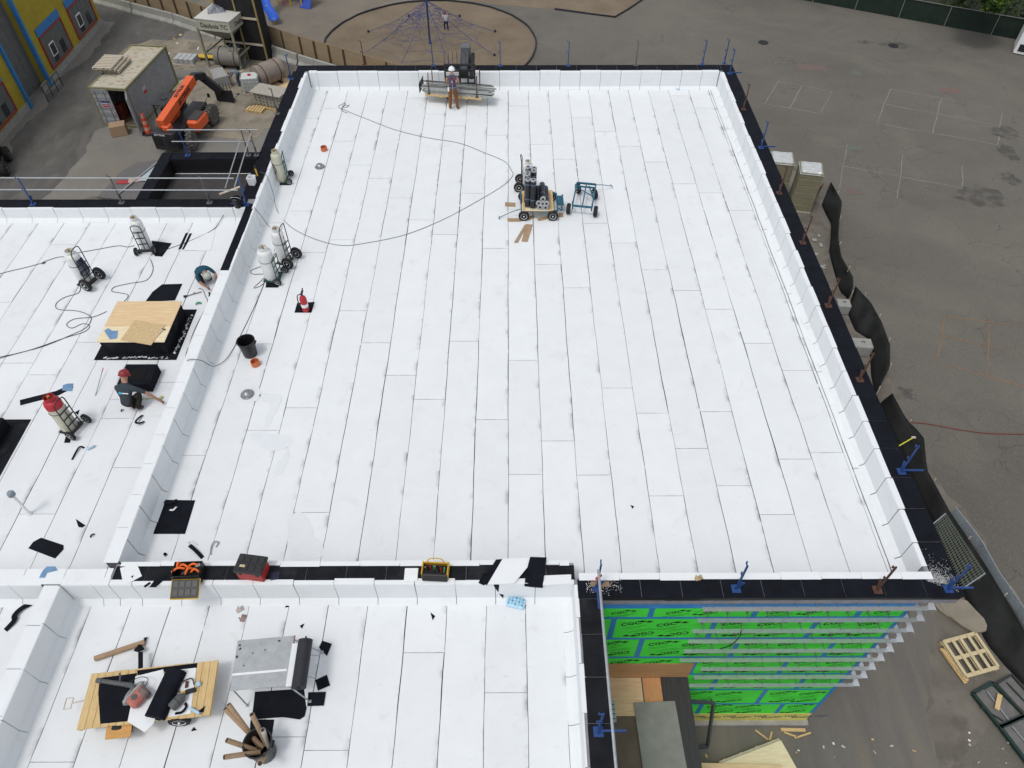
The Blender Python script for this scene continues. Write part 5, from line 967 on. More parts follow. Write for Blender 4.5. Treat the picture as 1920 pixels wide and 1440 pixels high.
# worker bent over in the yard
gb=CL('greyblue',(.16,.19,.23)); jn=CL('denim',(.06,.08,.13))
c=P(447,160,G+.012)
human('worker in grey blue shirt bending over beside the white liquid tote',c,R(75),dict(pelvis=(0,-.25,.92),spine=(0,-.05,.99),chest=(0,.18,1.0),neck=(0,.34,.93),head=(0,.41,.88),crown=(0,.50,.80),hipL=(-.09,-.25,.88),kneeL=(-.10,-.10,.48),ankleL=(-.11,-.20,.09),toeL=(-.11,-.05,.04),hipR=(.09,-.25,.88),kneeR=(.10,-.05,.48),ankleR=(.12,-.10,.09),toeR=(.12,.05,.04),shL=(-.19,.20,.98),elL=(-.22,.34,.72),wrL=(-.15,.48,.50),palmL=(-.13,.52,.43),shR=(.19,.20,.98),elR=(.22,.34,.72),wrR=(.15,.48,.50),palmR=(.13,.52,.43)),cset(gb,jn,sleeve=gb,arm=gb),None,hair=mat('hair_dark',(.03,.02,.015),rough=.8),brim=(0,.4))
# child climbing in the net
wt=CL('whiteshirt',(.42,.42,.48)); NETC=Vector((-6,55.9,G))
human('child in white shirt with dark hair climbing in the blue rope net',(-4.55,54.3,G+1.62),R(20),dict(pelvis=(0,0,.96),spine=(0,.02,1.14),chest=(0,.06,1.36),neck=(0,.10,1.53),head=(0,.11,1.62),crown=(0,.12,1.76),hipL=(-.09,0,.92),kneeL=(-.13,.22,.55),ankleL=(-.12,.10,.14),toeL=(-.12,.25,.10),hipR=(.09,0,.92),kneeR=(.16,.10,.50),ankleR=(.15,-.08,.09),toeR=(.16,.08,.05),shL=(-.19,.06,1.44),elL=(-.30,.24,1.50),wrL=(-.25,.42,1.70),palmL=(-.24,.47,1.77),shR=(.19,.06,1.44),elR=(.28,.26,1.35),wrR=(.24,.44,1.5),palmR=(.23,.48,1.57)),cset(wt,CL('navy',(.02,.025,.06))),None,scale=.72,hair=mat('hair_dark',(0,0,0)))
# ------------------------------------------------------------ yard at the upper left
def PXp(x,y,X):
    a=P(x,y,0); d=a-Vector((0,0,CAMH)); return Vector((0,0,CAMH))+d*(X/d.x)
YW=mat('yellow_stucco',(.40,.31,.04),rough=.95,var=.12,scale=1.5,bump=.5,bscale=35,spec=.15); layer(YW,(.28,.225,.05),.7,.5,.75,.5)
BT=mat('blue_trim',(.035,.19,.46),rough=.6,var=.15,scale=3); RT=mat('red_trim',(.30,.045,.04),rough=.6,var=.15,scale=6); GP2=mat('grey_panel',(.12,.125,.12),rough=.55,var=.15,scale=2); GLS=mat('dark_glass',(.03,.035,.04),rough=.15,var=.4,scale=1.5,spec=.6)
FX=-32.0
yb_=thing('yellow_building','yellow stucco building with blue trim and red framed windows','building',(FX-4,50,G))
def yp(mb,name,m,parent=None):
    o=mb.build(name,m,parent or yb_)
    if parent is None: o.location=-Vector((FX-4,50,G))
    return o
BH=7.5
yp(MB().box((FX-4,54.5,G+BH/2),(8,10.0,BH)),'wall',YW); yp(MB().box((FX-4,42.0,G+BH/2),(8,8.6,BH)),'wall',YW); yp(MB().box((FX-4.5,47.9,G+BH/2),(8,3.2,BH)),'wall',mat('grey_wall',(.26,.26,.25),rough=.85,var=.1))
for k in range(3):
    for j in range(3): yp(MB().box((FX-.485,46.75+k*1.05,G+1.3+j*2.3),(.05,1.02,2.26),bev=.01),'cladding_panel',GP2)
for y in (46.3,49.48): yp(MB().box((FX+.06,y,G+BH/2),(.26,.22,BH)),'blue_pilaster',BT)
yp(MB().box((FX+.02,54.0,G+.22),(.12,11.0,.45)),'base_course',CONC); yp(MB().box((FX+.02,42.0,G+.22),(.12,8.5,.45)),'base_course',CONC)
def ywin(y0,y1,z0,z1):
    yc,zc=(y0+y1)/2,(z0+z1)/2; w=yp(MB().box((FX+.005,yc,zc),(.06,y1-y0,z1-z0)),'window',GP2)
    for a,b in (((y0,z0),(y1,z0)),((y0,z1),(y1,z1)),((y0,z0),(y0,z1)),((y1,z0),(y1,z1))): MB().bar((FX+.05,a[0],a[1]),(FX+.05,b[0],b[1]),.10,.10).build('window_frame',RT,w)
    n=5
    for k in range(n):
        for j in range(2): MB().box((FX+.04,y0+(y1-y0)*(k+.5)/n,z0+(z1-z0)*(j*.55+.275+(.0 if j else 0))),(.02,(y1-y0)/n-.07,(z1-z0)*(.40 if j==0 else .36))).build('pane',GLS if (k in (1,3) and j==0) else GP2,w)
    MB().box((FX+.045,yc,z1+.32),(.05,y1-y0+.1,.5)).build('blue_lintel',BT,w)
    MB().box((FX+.07,y0+(y1-y0)*.3,z0+.95),(.04,.75,.85)).build('opening_frame',WHT,w); MB().box((FX+.08,y0+(y1-y0)*.3,z0+.95),(.04,.6,.7)).build('pane',GLS,w)
ywin(50.65,54.1,G+.62,G+2.7); ywin(55.4,58.9,G+.62,G+2.7); ywin(41.6,44.9,G+.65,G+2.5)
lad=thing('entrance_railing','dark metal railing by the grey entrance recess','railing',(FX+.9,48.3,G))
for y in (-1.2,-.4,.4,1.2): MB().cyl((0,y,0),(0,y,1.0),.025,n=8).build('upright',DARKST,lad)
for z in (.55,1.0): MB().cyl((0,-1.2,z),(0,1.2,z),.022,n=8).build('bar',DARKST,lad)
# container
CTZ=-5.65; A=P(163.75,163.75,CTZ); Bq=P(235,167.5,CTZ); rz=math.atan2(Bq.y-A.y,Bq.x-A.x); Hc=2.6
ct=thing('shipping_container','rusty white shipping container with one door open in the gravel yard','container',(A.x,A.y,G+.0),rz); WC,LC=2.44,6.06; z1=CTZ-G
CW=mat('container_white',(.44,.41,.33),rough=.65,var=.08,scale=2); layer(CW,(.25,.12,.05),2.2,.54,.68,.8,stretch=(1,3,1)); layer(CW,(.36,.30,.16),.8,.52,.7,.5); CG=mat('container_grey',(.33,.335,.35),rough=.6,var=.1,scale=2); layer(CG,(.16,.13,.11),2.2,.6,.75,.5); CF=mat('container_frame',(.20,.19,.10),rough=.7,var=.2,scale=5)
def corr(x0,y0,dx,dy,L,zb,zt,out,n=26,dep=.05):
    mb=MB(); pr=[]
    for k in range(n):
        s=L*k/n; q=L/n
        for a,d in ((0,0),(.3,0),(.45,dep),(.75,dep),(.9,0)): pr.append((s+a*q,d))
    pr.append((L,0)); vs=[]
    for s,d in pr: x,y=x0+dx*s+out[0]*d,y0+dy*s+out[1]*d; vs+=[(x,y,zb),(x,y,zt)]
    return mb.add(vs,[(2*i,2*i+2,2*i+3,2*i+1) for i in range(len(pr)-1)])
corr(WC-.06,.1,0,1,LC-.2,.15,z1-.1,(-1,0)).build('side_wall',CG,ct); corr(.06,.1,0,1,LC-.2,.15,z1-.1,(1,0)).build('side_wall',CG,ct); corr(.1,LC-.06,1,0,WC-.2,.15,z1-.1,(0,-1),11).build('end_wall',CG,ct)
mb=MB(); n=30
pr=[]
for k in range(n):
    q=(LC-.3)/n; s=.15+q*k
    for a,d in ((0,0),(.3,0),(.45,.03),(.75,.03),(.9,0)): pr.append((s+a*q,d))
vs=[]
for s,d in pr: vs+=[(.08,s,z1-.05+d),(WC-.08,s,z1-.05+d)]
mb.add(vs,[(2*i,2*i+1,2*i+3,2*i+2) for i in range(len(pr)-1)]).build('roof',CW,ct)
fr=MB()
for x in (.05,WC-.05):
    for y in (.05,LC-.05): fr.box((x,y,z1/2),(.12,.12,z1))
    fr.box((x,LC/2,z1-.05),(.10,LC,.10)); fr.box((x,LC/2,.08),(.10,LC,.14))
for y in (.05,LC-.05): fr.box((WC/2,y,z1-.06),(WC,.11,.14)); fr.box((WC/2,y,.08),(WC,.11,.14))
fr.build('frame',CF,ct); MB().box((WC/2,LC/2,.12),(WC-.2,LC-.2,.06)).build('floor',mat('container_floor',(.10,.08,.06),rough=.9),ct)
def door(parent,name,M):
    d=MB().box((0,0,0),(1.14,.05,z1-.25)); 
    for v in range(len(d.v)): d.v[v]=tuple(M@Vector(d.v[v]))
    o=d.build(name,CG,parent); r=MB(); z0=-(z1-.25)/2
    for k in range(5): r.box((0,-.035,z0+.25+k*.5),(1.05,.03,.30),bev=.01)
    for i,v in enumerate(r.v): r.v[i]=tuple(M@Vector(v))
    q=0
    for k in range(5):
        rr=MB().box((0,-.035,z0+.25+k*.5),(1.05,.03,.28),bev=.01); rr.v=[tuple(M@Vector(v)) for v in rr.v]; rr.build('door_rib',mat('container_door',(.25,.265,.27),rough=.6,var=.1),o)
    for x in (-.3,.3):
        rr=MB().cyl((x,-.075,z0+.05),(x,-.075,-z0-.05),.018,n=8); rr.v=[tuple(M@Vector(v)) for v in rr.v]; rr.build('lock_rod',GALV,o)
    return o
d1=door(ct,'door',Matrix.Translation((.63,.03,z1/2))); d2=door(ct,'door',Matrix.Translation((WC-.02,0,z1/2))@Matrix.Rotation(R(-62),4,'Z')@Matrix.Translation((.57,0,0)))
MB().box((.78,-.03,z1/2+.25),(.55,.01,.5)).build('door_sign',mat('sign_white',(.45,.42,.48)),d1); MB().box((.78,-.037,z1/2+.42),(.55,.006,.14)).build('sign_header',mat('sign_blue',(.05,.05,.16)),d1); MB().box((.78,-.037,z1/2+.22),(.5,.006,.05)).build('sign_stripe',RED,d1); MB().box((.78,-.037,z1/2+.10),(.5,.006,.08)).build('sign_stripe',RED,d1)
MB().box((WC-.05,2.0,1.55),(.012,.5,.5)).build('side_sign',mat('sign_white',(0,0,0)),ct); MB().box((WC-.04,2.0,1.45),(.012,.4,.2)).build('side_sign_print',RED,ct)
for k in range(3): MB().box((.9+.35*k,1.0+k,.6),(.5,.6,.9),bev=.02).build('stored_crate',[mat('crate_red',(.2,.04,.03)),DARKST,GREYWD][k],ct)
def make_pallet(w=1.2,d=1.0,n=7,m=GREYWD,h=.14,name='wood_pallet',label='x'):
    t=thing(name,label,'pallet')
    for k in range(n): MB().box((-w/2+w*(k+.5)/n,0,h-.011),(w/n*.68,d,.022)).build('deck_board',m,t)
    for y in (-d/2+.05,0,d/2-.05): MB().box((0,y,h/2-.005),(w,.09 if 0 else .05,h-.045)).build('stringer',m,t)
    for k in (0,n//2,n-1): MB().box((-w/2+w*(k+.5)/n,0,.011),(w/n*.68,d,.02)).build('bottom_board',m,t)
    return t
pc=P(208,128,CTZ+.05); p0=make_pallet(1.9,1.25,9); 
for k,l in enumerate(('lowest','middle','topmost')):
    q=p0 if k==0 else copy_tree(p0); q.location=pc+Vector((.25-.14*k,.25-.12*k,.02+.145*k)); q.rotation_euler.z=rz+R(92); q['label']=l+' weathered wood pallet of the stack on the container roof'; q['group']='pallets stacked on the container'
tag(MB().box((0,0,.35),(.95,.7,.66),rz=.35,bev=.01).build('cardboard_box',CARD,loc=P(226,251,G)),'plain brown cardboard box in front of the container doors','box')
c=P(280,250,G); t=thing('traffic_barrel','tall orange traffic barrel with white bands beside the open container door','barrel',c,0); RO=mat('barrel_orange',(.60,.07,.03),rough=.5)
for k in range(6): MB().lathe([(.235-.022*k,.08+.2*k),(.235-.022*k,.085+.2*k),(.222-.022*k,.28+.2*k)],18).build('band',RO if k%2==0 else mat('band_pale',(.55,.30,.22)),t,True)
MB().lathe([(.40,0),(.40,.05),(.30,.09),(.23,.09)],20).build('base',RUB,t,True); MB().lathe([(.11,1.27),(.09,1.32),(0,1.33)],14).build('top',RO,t,True)
# telehandler
tr=P(345,262,G)
t=thing('telehandler','orange telehandler with raised boom parked beside the container','telehandler',(-20.35,42.9,G),R(-9))
# local: +y forward (boom direction), built around centre
def whl(x,y,s=0):
    w_=wheel(t,(x,y,.62),(math.cos(s),math.sin(s),0),.62,.40,hub=mat('grey_hub',(.16,.15,.14),rough=.7),tyre=mat('tyre_dusty',(.10,.095,.085),rough=.95,var=.2,scale=10)); lug=MB()
    for k in range(16):
        a=2*math.pi*k/16
        for e in (-1,1): lug.box((e*.09,math.cos(a+e*.1)*.62,math.sin(a+e*.1)*.62),(.20,.10,.06),rx=a+e*.1,rz=0)
    M=Matrix.Translation((x,y,.62))@Matrix.Rotation(s,4,'Z'); lug.v=[tuple(M@Vector(v)) for v in lug.v]; lug.build('tread',mat('tyre_dusty',(.10,.095,.085),rough=.95,var=.2,scale=10),w_)
for x,y,s in ((-1.0,1.5,0),(1.0,1.5,0),(-1.0,-1.5,.25),(1.0,-1.5,.25)): whl(x,y,s)
MB().box((0,0,.85),(1.0,4.4,.55),bev=.06).build('chassis',DARKST,t); MB().box((.85,.0,.98),(.75,1.5,.75),bev=.12).build('engine_cover',ORANGE,t); MB().box((.85,0,1.39),(.6,1.1,.06),bev=.02).build('cover_top',mat('cover_black',(.05,.05,.05)),t)
MB().box((-.05,-2.4,1.02),(1.5,.55,1.15),bev=.06).build('counterweight',DARKST,t); MB().box((.1,-2.12,1.55),(.45,.5,.6),bev=.05).build('boom_mount',ORANGE,t)
for x in (-.45,.4): MB().box((x,-2.685,1.0),(.5,.02,.5)).build('rear_panel',BLACKP,t)
mb=MB(); put_text(mb,'SKYTRAK',(-.2,-2.69,1.46),(1,0,0),(0,0,1),.16,.02); mb.build('rear_lettering',WHT,t)
cab=MB()
for x in (-1.2,-.42):
    for y in (-.9,.6): cab.bar((x,y,1.1),(x,y*.9,2.35),.07)
cab.box((-.82,-.15,2.38),(.9,1.55,.07),bev=.02); cab.build('cab_frame',BLACKP,t); MB().box((-.82,-.15,1.35),(.78,1.4,.55),bev=.05).build('cab_body',ORANGE,t); MB().box((-.82,-.3,1.75),(.5,.5,.5),bev=.08).build('seat',BLACKP,t); MB().box((-.82,-.15,2.43),(.35,.3,.02)).build('roof_vent',BLACKP,t)
bo=MB().bar((-.1,-2.3,1.95),(-.1,2.3,2.50),.46,.52).build('boom',ORANGE,t); MB().bar((-.1,2.2,2.48),(-.1,2.7,2.54),.36,.40).build('inner_boom',DARKST,t)
ux=Vector((0,4.3,.6)).normalized()
for sx in (-1,1):
    mb=MB(); put_text(mb,'SKYTRAK',(-.1+sx*.242,.6,2.30),ux*(1 if sx>0 else -1),(0,-.14,1),.40,.03); mb.build('boom_lettering',BLACKP,bo)
mb=MB(); put_text(mb,'SKYTRAK',(-.1,.6,2.585),ux,(-1,0,0),.30,.03); mb.build('boom_lettering',BLACKP,bo)
MB().bar((-.1,2.6,2.55),(.2,3.3,2.3),.36,.40).bar((.1,3.2,2.35),(.95,3.5,1.2),.30,.34).bar((.0,3.0,2.2),(.8,3.4,1.0),.10).build('boom_head',DARKST,t); MB().bar((-.05,-.6,1.1),(.05,.9,2.2),.12).build('lift_cylinder',DARKST,t)
MB().box((1.0,3.6,.85),(1.2,.10,.75)).build('carriage',DARKST,t)
for x in (.55,1.45): MB().box((x,4.1,.50),(.12,1.1,.06)).box((x,3.67,.8),(.12,.05,.6)).build('fork',DARKST,t)
for k in range(6): MB().bar((.45+k*.22,3.6,.9),(.45+k*.22,3.6,1.75),.03).build('backrest_bar',DARKST,t)
MB().tube(smooth_path([(.75,1.2,1.3),(.95,1.6,1.7),(.98,1.75,1.75)]),.02).build('mirror_arm',DARKST,t,True); MB().box((1.0,1.8,1.78),(.18,.05,.28),bev=.02).build('mirror',BLACKP,t)
# yellow loader at the left edge
c=P(14,325,G); t=thing('loader','yellow and black loader half outside the left edge of the yard','loader',(c.x-.9,c.y+.4,G),R(20)); whl_p=t
for x,y in ((.75,-.9),(.75,.8),(-.75,-.9),(-.75,.8)): wheel(t,(x,y,.45),(1,0,0),.45,.32,hub=mat('grey_hub',(0,0,0)))
MB().box((0,0,.75),(1.1,2.6,.6),bev=.05).build('chassis',DARKST,t); MB().box((0,.3,1.35),(1.2,1.2,.75),bev=.08).build('hood',YEL,t); MB().box((.2,-.8,1.4),(.7,.5,.5),bev=.05).build('pump_block',BLACKP,t)
for x in (-.55,.55): MB().bar((x,-1.2,1.3),(x,1.6,1.9),.16,.22).build('lift_arm',mat('amber',(.55,.22,.03),rough=.5),t)
t=thing('aluminium_ladder','grey aluminium ladder lying against the yellow building','ladder',P(10,232,G)+Vector((0,0,0)),R(20))
for x in (-.2,.2): MB().bar((x,-1.6,.05),(x-.1,1.4,.9),.05,.08).build('rail',GALV,t)
for k in range(8): MB().bar((-.2-.012*k,-1.4+.36*k,.1+.105*k),(.2-.012*k,-1.4+.36*k,.1+.105*k),.03).build('rung',GALV,t)
# mortar silo
st=thing('mortar_silo','pale grey hopper silo on a tall steel frame beside the hoarding','silo',(-20.1,53.25,G),R(-14.5)); SIL=mat('silo_paint',(.42,.42,.34),rough=.7,var=.12,scale=1.5); layer(SIL,(.25,.20,.12),1.6,.58,.75,.6); SFR=mat('silo_frame',(.26,.26,.19),rough=.7,var=.2,scale=4)
SH=3.35; a=1.3
MB().box((0,0,SH-.4),(2*a,2*a,.76),bev=.03).build('bin_body',SIL,st); MB().box((0,0,SH),(2*a+.06,2*a+.06,.04)).build('bin_lid',mat('silo_lid',(.55,.54,.50),rough=.6,var=.08),st)
b=.3; z0,z1_=SH-1.65,SH-.78
MB().add([(-a,-a,z1_),(a,-a,z1_),(a,a,z1_),(-a,a,z1_),(-b,-b,z0),(b,-b,z0),(b,b,z0),(-b,b,z0)],[(0,4,5,1),(1,5,6,2),(2,6,7,3),(3,7,4,0),(4,7,6,5)]).build('hopper_cone',mat('cone_grey',(.24,.23,.19),rough=.7,var=.2,scale=2),st)
for x in (-a,a):
    for y in (-a,a): MB().box((x,y,SH/2-.3),(.13,.13,SH-.6)).build('leg',SFR,st)
for z in (.95,):
    for s in (-1,1): MB().bar((-a,s*a,z),(a,s*a,z),.08,.12).build('cross_beam',SFR,st); MB().bar((s*a,-a,z),(s*a,a,z),.08,.12).build('cross_beam',SFR,st)
for s in (-1,1): MB().bar((-a,s*a,.98),(-.5,s*a,1.75),.06).bar((a,s*a,.98),(.5,s*a,1.75),.06).build('diagonal_brace',SFR,st)
for k in range(4): MB().bar((-.5+.33*k,-a,1.0),(-.5+.33*k,a,1.0),.10,.05).build('grate_bar',GALV,st)
mb=MB(); put_text(mb,'Daubois TC',(.05,-a-.012,SH-.42),(1,0,0),(0,0,1),.42,.02); mb.build('lettering',mat('text_brown',(.06,.05,.04)),st); mb=MB(); put_text(mb,'Daubois',(a+.012,0,SH-.42),(0,1,0),(0,0,1),.42,.02); mb.build('lettering',mat('text_brown',(0,0,0)),st)
t=thing('plastic_cover','crumpled grey plastic sheeting tied on top of the mortar silo','sheeting',(st.location.x-.35,st.location.y+.3,G+SH+.02),.3); mb=MB(); rr=[]
for i in range(9):
    for j in range(9):
        u,v=-1+i*.25,-1+j*.25; hgt=.38*max(0,1-max(abs(u),abs(v)))**.5*(1+rnd(-.35,.35)) if max(abs(u),abs(v))<.99 else .01; rr.append((u*.62+rnd(-.04,.04),v*.5+rnd(-.04,.04),hgt))
mb.add(rr,[(i*9+j,(i+1)*9+j,(i+1)*9+j+1,i*9+j+1) for i in range(8) for j in range(8)]).build('sheet',mat('grey_film',(.20,.21,.24),rough=.3,var=.3,scale=6),t)
def drum(px,label,L,r,rzz,m):
    t=thing('mixing_drum',label,'drum',P(*px,G+.012),rzz); M=Matrix.Rotation(R(90),3,'Y')
    MB().lathe([(0,-L/2),(r,-L/2),(r,L/2),(r*.94,L/2),(r*.94,-L/2+.06),(0,-L/2+.06)],20,(0,0,r+.12),M).build('shell',m,t,True)
    for x in (-L*.3,L*.3): MB().torus((x,0,r+.12),(1,0,0),r+.02,.03,20,6).build('hoop',RUST,t,True); MB().box((x,0,.08),(.12,r*1.6,.15)).build('cradle',DARKST,t)
drum((436,125),'grey steel mixing drum under the mortar silo',1.9,.62,R(-8),mat('drum_grey',(.20,.19,.17),rough=.7,var=.2)); drum((508,158),'brown dusty steel drum right of the white liquid tote',1.9,.72,R(48),mat('drum_brown',(.24,.20,.17),rough=.8,var=.2,scale=3))
# liquid tote
c=P(474,180,G+.012); t=thing('liquid_tote','white caged liquid tote in the sandy yard','tote',c,R(8)); MB().box((0,.6,.68),(1.12,.96,.98),bev=.06).build('tank',mat('tote_white',(.55,.58,.56),rough=.4,var=.08),t); MB().cyl((0,.6,1.17),(0,.6,1.22),.12,n=16).build('filler_cap',RED,t,True)
for k in range(6): 
    x=-.6+1.2*k/5; MB().bar((x,.09,.16),(x,.09,1.18),.018).build('cage_bar',GALV,t); MB().bar((.6,.1+1.0*k/5,.16),(.6,.1+1.0*k/5,1.18),.018).build('cage_bar',GALV,t)
for z in (.35,.6,.85,1.15): MB().bar((-.6,.085,z),(.6,.085,z),.018).build('cage_bar',GALV,t); MB().bar((.605,.09,z),(.605,1.1,z),.018).build('cage_bar',GALV,t)
MB().box((0,.6,.08),(1.2,1.0,.14)).build('base',GREYWD,t)
# block pallets
BLKM=mat('concrete_block',(.30,.28,.235),rough=.95,var=.12,scale=6,bump=.2); HOLE=mat('block_hole',(.06,.055,.05),rough=1)
c=P(505,205,G+.012); t=thing('block_pallet','stack of pale concrete blocks topped by a flat board near the left coping','blocks',c,R(-20))
for z in range(4):
    for k in range(4): 
        o=MB().box((-.75+.5*k,.5,.30+.2*z),(.47,1.0,.19),bev=.008).build('block',BLKM,t)
    for k in range(7): MB().box((-.85+.28*k,-.004,.30+.2*z),(.07,.02,.07)).build('block_hole',HOLE,t)
MB().box((0,.5,1.08),(2.3,1.3,.04)).build('cover_board',mat('cover_board',(.36,.33,.28),rough=.9,var=.12),t)
p1=make_pallet(1.2,1.0,6,PINE); p1.location=P(482,205,G+.012); p1.rotation_euler.z=R(-15); p1['label']='pale wood pallet sticking out left of the concrete block stack'
p2=make_pallet(1.2,1.0,6,PINE); p2.location=P(612/4+340,197,G+.02)+Vector((.3,-.6,0)); p2.rotation_euler.z=R(-18); p2['label']='wood pallet under the concrete block stack'; p2.location=c+Vector((.1,.35,.01))
c=P(346,126,G); t=thing('block_pallet','small pallet of light grey blocks behind the container','blocks',c,R(-8)); 
for k in range(4):
    for j in range(2): MB().box((-.55+.37*k,.3+.5*j,.36),(.34,.47,.38),bev=.02).build('block',mat('block_light',(.42,.43,.43),rough=.9,var=.1),t)
MB().box((0,.55,.1),(1.6,1.1,.14)).build('pallet_base',GREYWD,t)
c=P(402,162,G); t=thing('block_pallet','pallet of grey panels behind the telehandler forks','blocks',c,R(-60)); MB().box((0,.5,.5),(1.5,1.0,.72),bev=.02).build('panel_stack',mat('panel_grey',(.30,.30,.29),rough=.9,var=.12),t); MB().box((0,.5,.1),(1.5,1.0,.14)).build('pallet_base',GREYWD,t)
for k in range(5): MB().bar((-.6+.3*k,-.02,.2),(-.6+.3*k,-.02,1.25),.06,.03).build('slat',GREYWD,t)
tag(MB().box((0,0,.03),(1.2,1.9,.03),rz=R(-25)).build('plywood_sheet',PLY,loc=P(527,160,G+.012)),'plywood sheet lying beside the left coping in the yard','plywood')
tag(MB().box((0,0,.03),(.9,1.5,.03),rz=R(-40)).build('plywood_sheet',PLYL,loc=P(335,160,G+.012)),'pale plywood sheet lying behind the telehandler boom','plywood')
# sand heaps
def heap(px,rx,ry,h,label):
    c=P(*px,G); mb=MB(); n,m=20,6; vs=[]
    for i in range(m+1):
        for k in range(n):
            a=2*math.pi*k/n; q=1-i/m; jj=1+.18*math.sin(3*a+i)+rnd(-.06,.06); vs.append((rx*q*jj*math.cos(a),ry*q*jj*math.sin(a),h*(1-q)**.8*(1-.3*(1-q))*1.4+rnd(0,.05)*(1-q)))
    mb.add(vs,[(i*n+k,i*n+(k+1)%n,(i+1)*n+(k+1)%n,(i+1)*n+k) for i in range(m) for k in range(n)]); o=mb.build('sand_heap',SAND,smooth=True,loc=c); return tag(o,label,'sand')
heap((440,195),2.0,1.3,.55,'low heap of sand behind the telehandler wheel'); heap((360,122),1.2,.7,.25,'small spread of sand near the block pallet')
# hoarding on concrete barriers
HB=mat('hoarding_ply',(.30,.225,.135),rough=.85,var=.12,scale=1.2,stretch=(1,1,3)); layer(HB,(.22,.19,.15),.8,.5,.7,.5); HPOST=mat('hoarding_post',(.10,.06,.035),rough=.85)
hl=[Vector((-38,66.6,G)),Vector((-34,64.3,G)),Vector((-30,62.1,G)),Vector((-26,60,G)),Vector((-22,57.4,G)),Vector((-17.9,54.9,G)),Vector((-14.9,52.9,G)),Vector((-11.5,50.9,G)),Vector((-8.3,49.0,G)),Vector((-5,47.2,G))]
ht=thing('site_hoarding','tan plywood hoarding with brown posts around the construction yard','hoarding',hl[5])
for a,b in zip(hl,hl[1:]):
    d=b-a; n=max(2,int(d.length/1.25)); 
    for k in range(n):
        p=a+d*k/n-hl[5]; q=a+d*(k+1)/n-hl[5]; MB().bar(p+Vector((0,0,1.05)),q-d.normalized()*.012+Vector((0,0,1.05)),.03,1.7+rnd(-.03,.03)).build('plywood_panel',HB,ht)
        nn=Vector((d.y,-d.x,0)).normalized(); MB().bar(p-nn*-.08+Vector((0,0,.2)),p+nn*.08+Vector((0,0,1.85)),.09,.09).build('post',HPOST,ht)
BAR=mat('barrier_concrete',(.34,.34,.31),rough=.9,var=.12,scale=1.5,bump=.2); layer(BAR,(.22,.22,.19),2,.55,.7,.5)
k=0
for a,b in zip(hl[:7],hl[1:8]):
    d=(b-a); L=d.length-.12; nn=Vector((d.y,-d.x,0)).normalized(); c=(a+b)/2+nn*.5; 
    pr=[(-.28,0),(-.28,.12),(-.12,.35),(-.09,.78),(.09,.78),(.12,.35),(.28,.12),(.28,0)]; mb=MB(); vs=[Vector((e*L/2,y,z)) for e in(-1,1) for y,z in pr]; n=len(pr)
    mb.add(vs,[(i,(i+1)%n,n+(i+1)%n,n+i) for i in range(n)]+[tuple(range(n))[::-1],tuple(range(n,2*n))]); k+=1
    o=mb.build('concrete_barrier',BAR,loc=c,rz=math.atan2(d.y,d.x)); tag(o,('leftmost','second from left','third from left','fourth, middle','fifth from left','second from right','rightmost')[k-1]+' concrete road barrier along the plywood hoarding foot','barrier','concrete barriers along the hoarding')
# black screen behind the silo
SCR=mat('black_screen',(.012,.012,.014),rough=.8,var=.3,scale=2)
a=P(505,128,G); t=thing('screened_scaffold','tall black screened scaffold tower behind the mortar silo','scaffold',(a.x-1.9,a.y+.9,G),R(-14)); MB().box((0,1.0,3.2),(3.1,1.0,6.4)).build('black_sheet',SCR,t)
for x in (-1.55,0,1.55): MB().box((x,.44,3.3),(.10,.10,6.6)).build('post',mat('yellowed_wood',(.28,.22,.08),rough=.8),t)
for z in (1.2,3.0,4.8): MB().box((0,.44,z),(3.2,.05,.14)).build('ledger',GREYWD,t)
t=thing('yellow_barrow','low yellow trough beside the silo legs','trough',P(392,112,G),R(-5)); MB().box((0,0,.25),(1.5,.5,.10),bev=.02).build('rim',YEL,t)
for x in (-.6,0,.6): MB().box((x,0,.12),(.06,.4,.24)).build('leg',DARKST,t)
# grey shed roof edge with lumber behind the well
t=thing('tarp_platform','grey round edged platform with metal profiles beside the black well','platform',P(258,335,G),R(-10)); pts=[Vector((-1.0,-2.5,.3)),Vector((1.8,-2.5,.3)),Vector((1.8,1.4,.3)),Vector((.4,1.6,.3)),Vector((-.5,1.2,.3)),Vector((-1.0,.2,.3))]
MB().slab(pts,.10).build('top',mat('grey_tarp',(.13,.125,.12),rough=.8,var=.15),t); 
for x,y in ((-1,-2.2),(1.4,-2.2),(1.4,1.2),(-.8,.8)): MB().box((x+.2,y,.1),(.1,.1,.2)).build('leg',GREYWD,t)
for k in range(5): MB().box((.55+.16*k,.1,.32+.02*k),(.12,1.6,.03),rz=R(-15)).build('metal_profile',mat('pale_profile',(.42,.47,.50),rough=.4),t)
MB().bar((.1,-2.0,.35),(.75,1.3,.40),.10,.05).build('long_batten',GALV,t); MB().box((-.2,-.9,.33),(.9,.35,.05),rz=.2,bev=.01).build('red_bag',mat('red_bag',(.36,.04,.05)),t); MB().box((.3,-.6,.34),(.7,.5,.04),rz=.5).build('paper',mat('paper_pink',(.45,.34,.28)),t)
# litter
for k in range(26):
    p=P(rnd(300,480),rnd(60,150),G+.016); o=MB().box((0,0,.02),(rnd(.1,.45),rnd(.04,.2),.03),rz=rnd(0,3)).build('debris',random.choice([GREYWD,WHT,CARD,PINE]),loc=p); tag(o,'small scrap of building litter in the yard between container and silo','litter','litter in the yard')
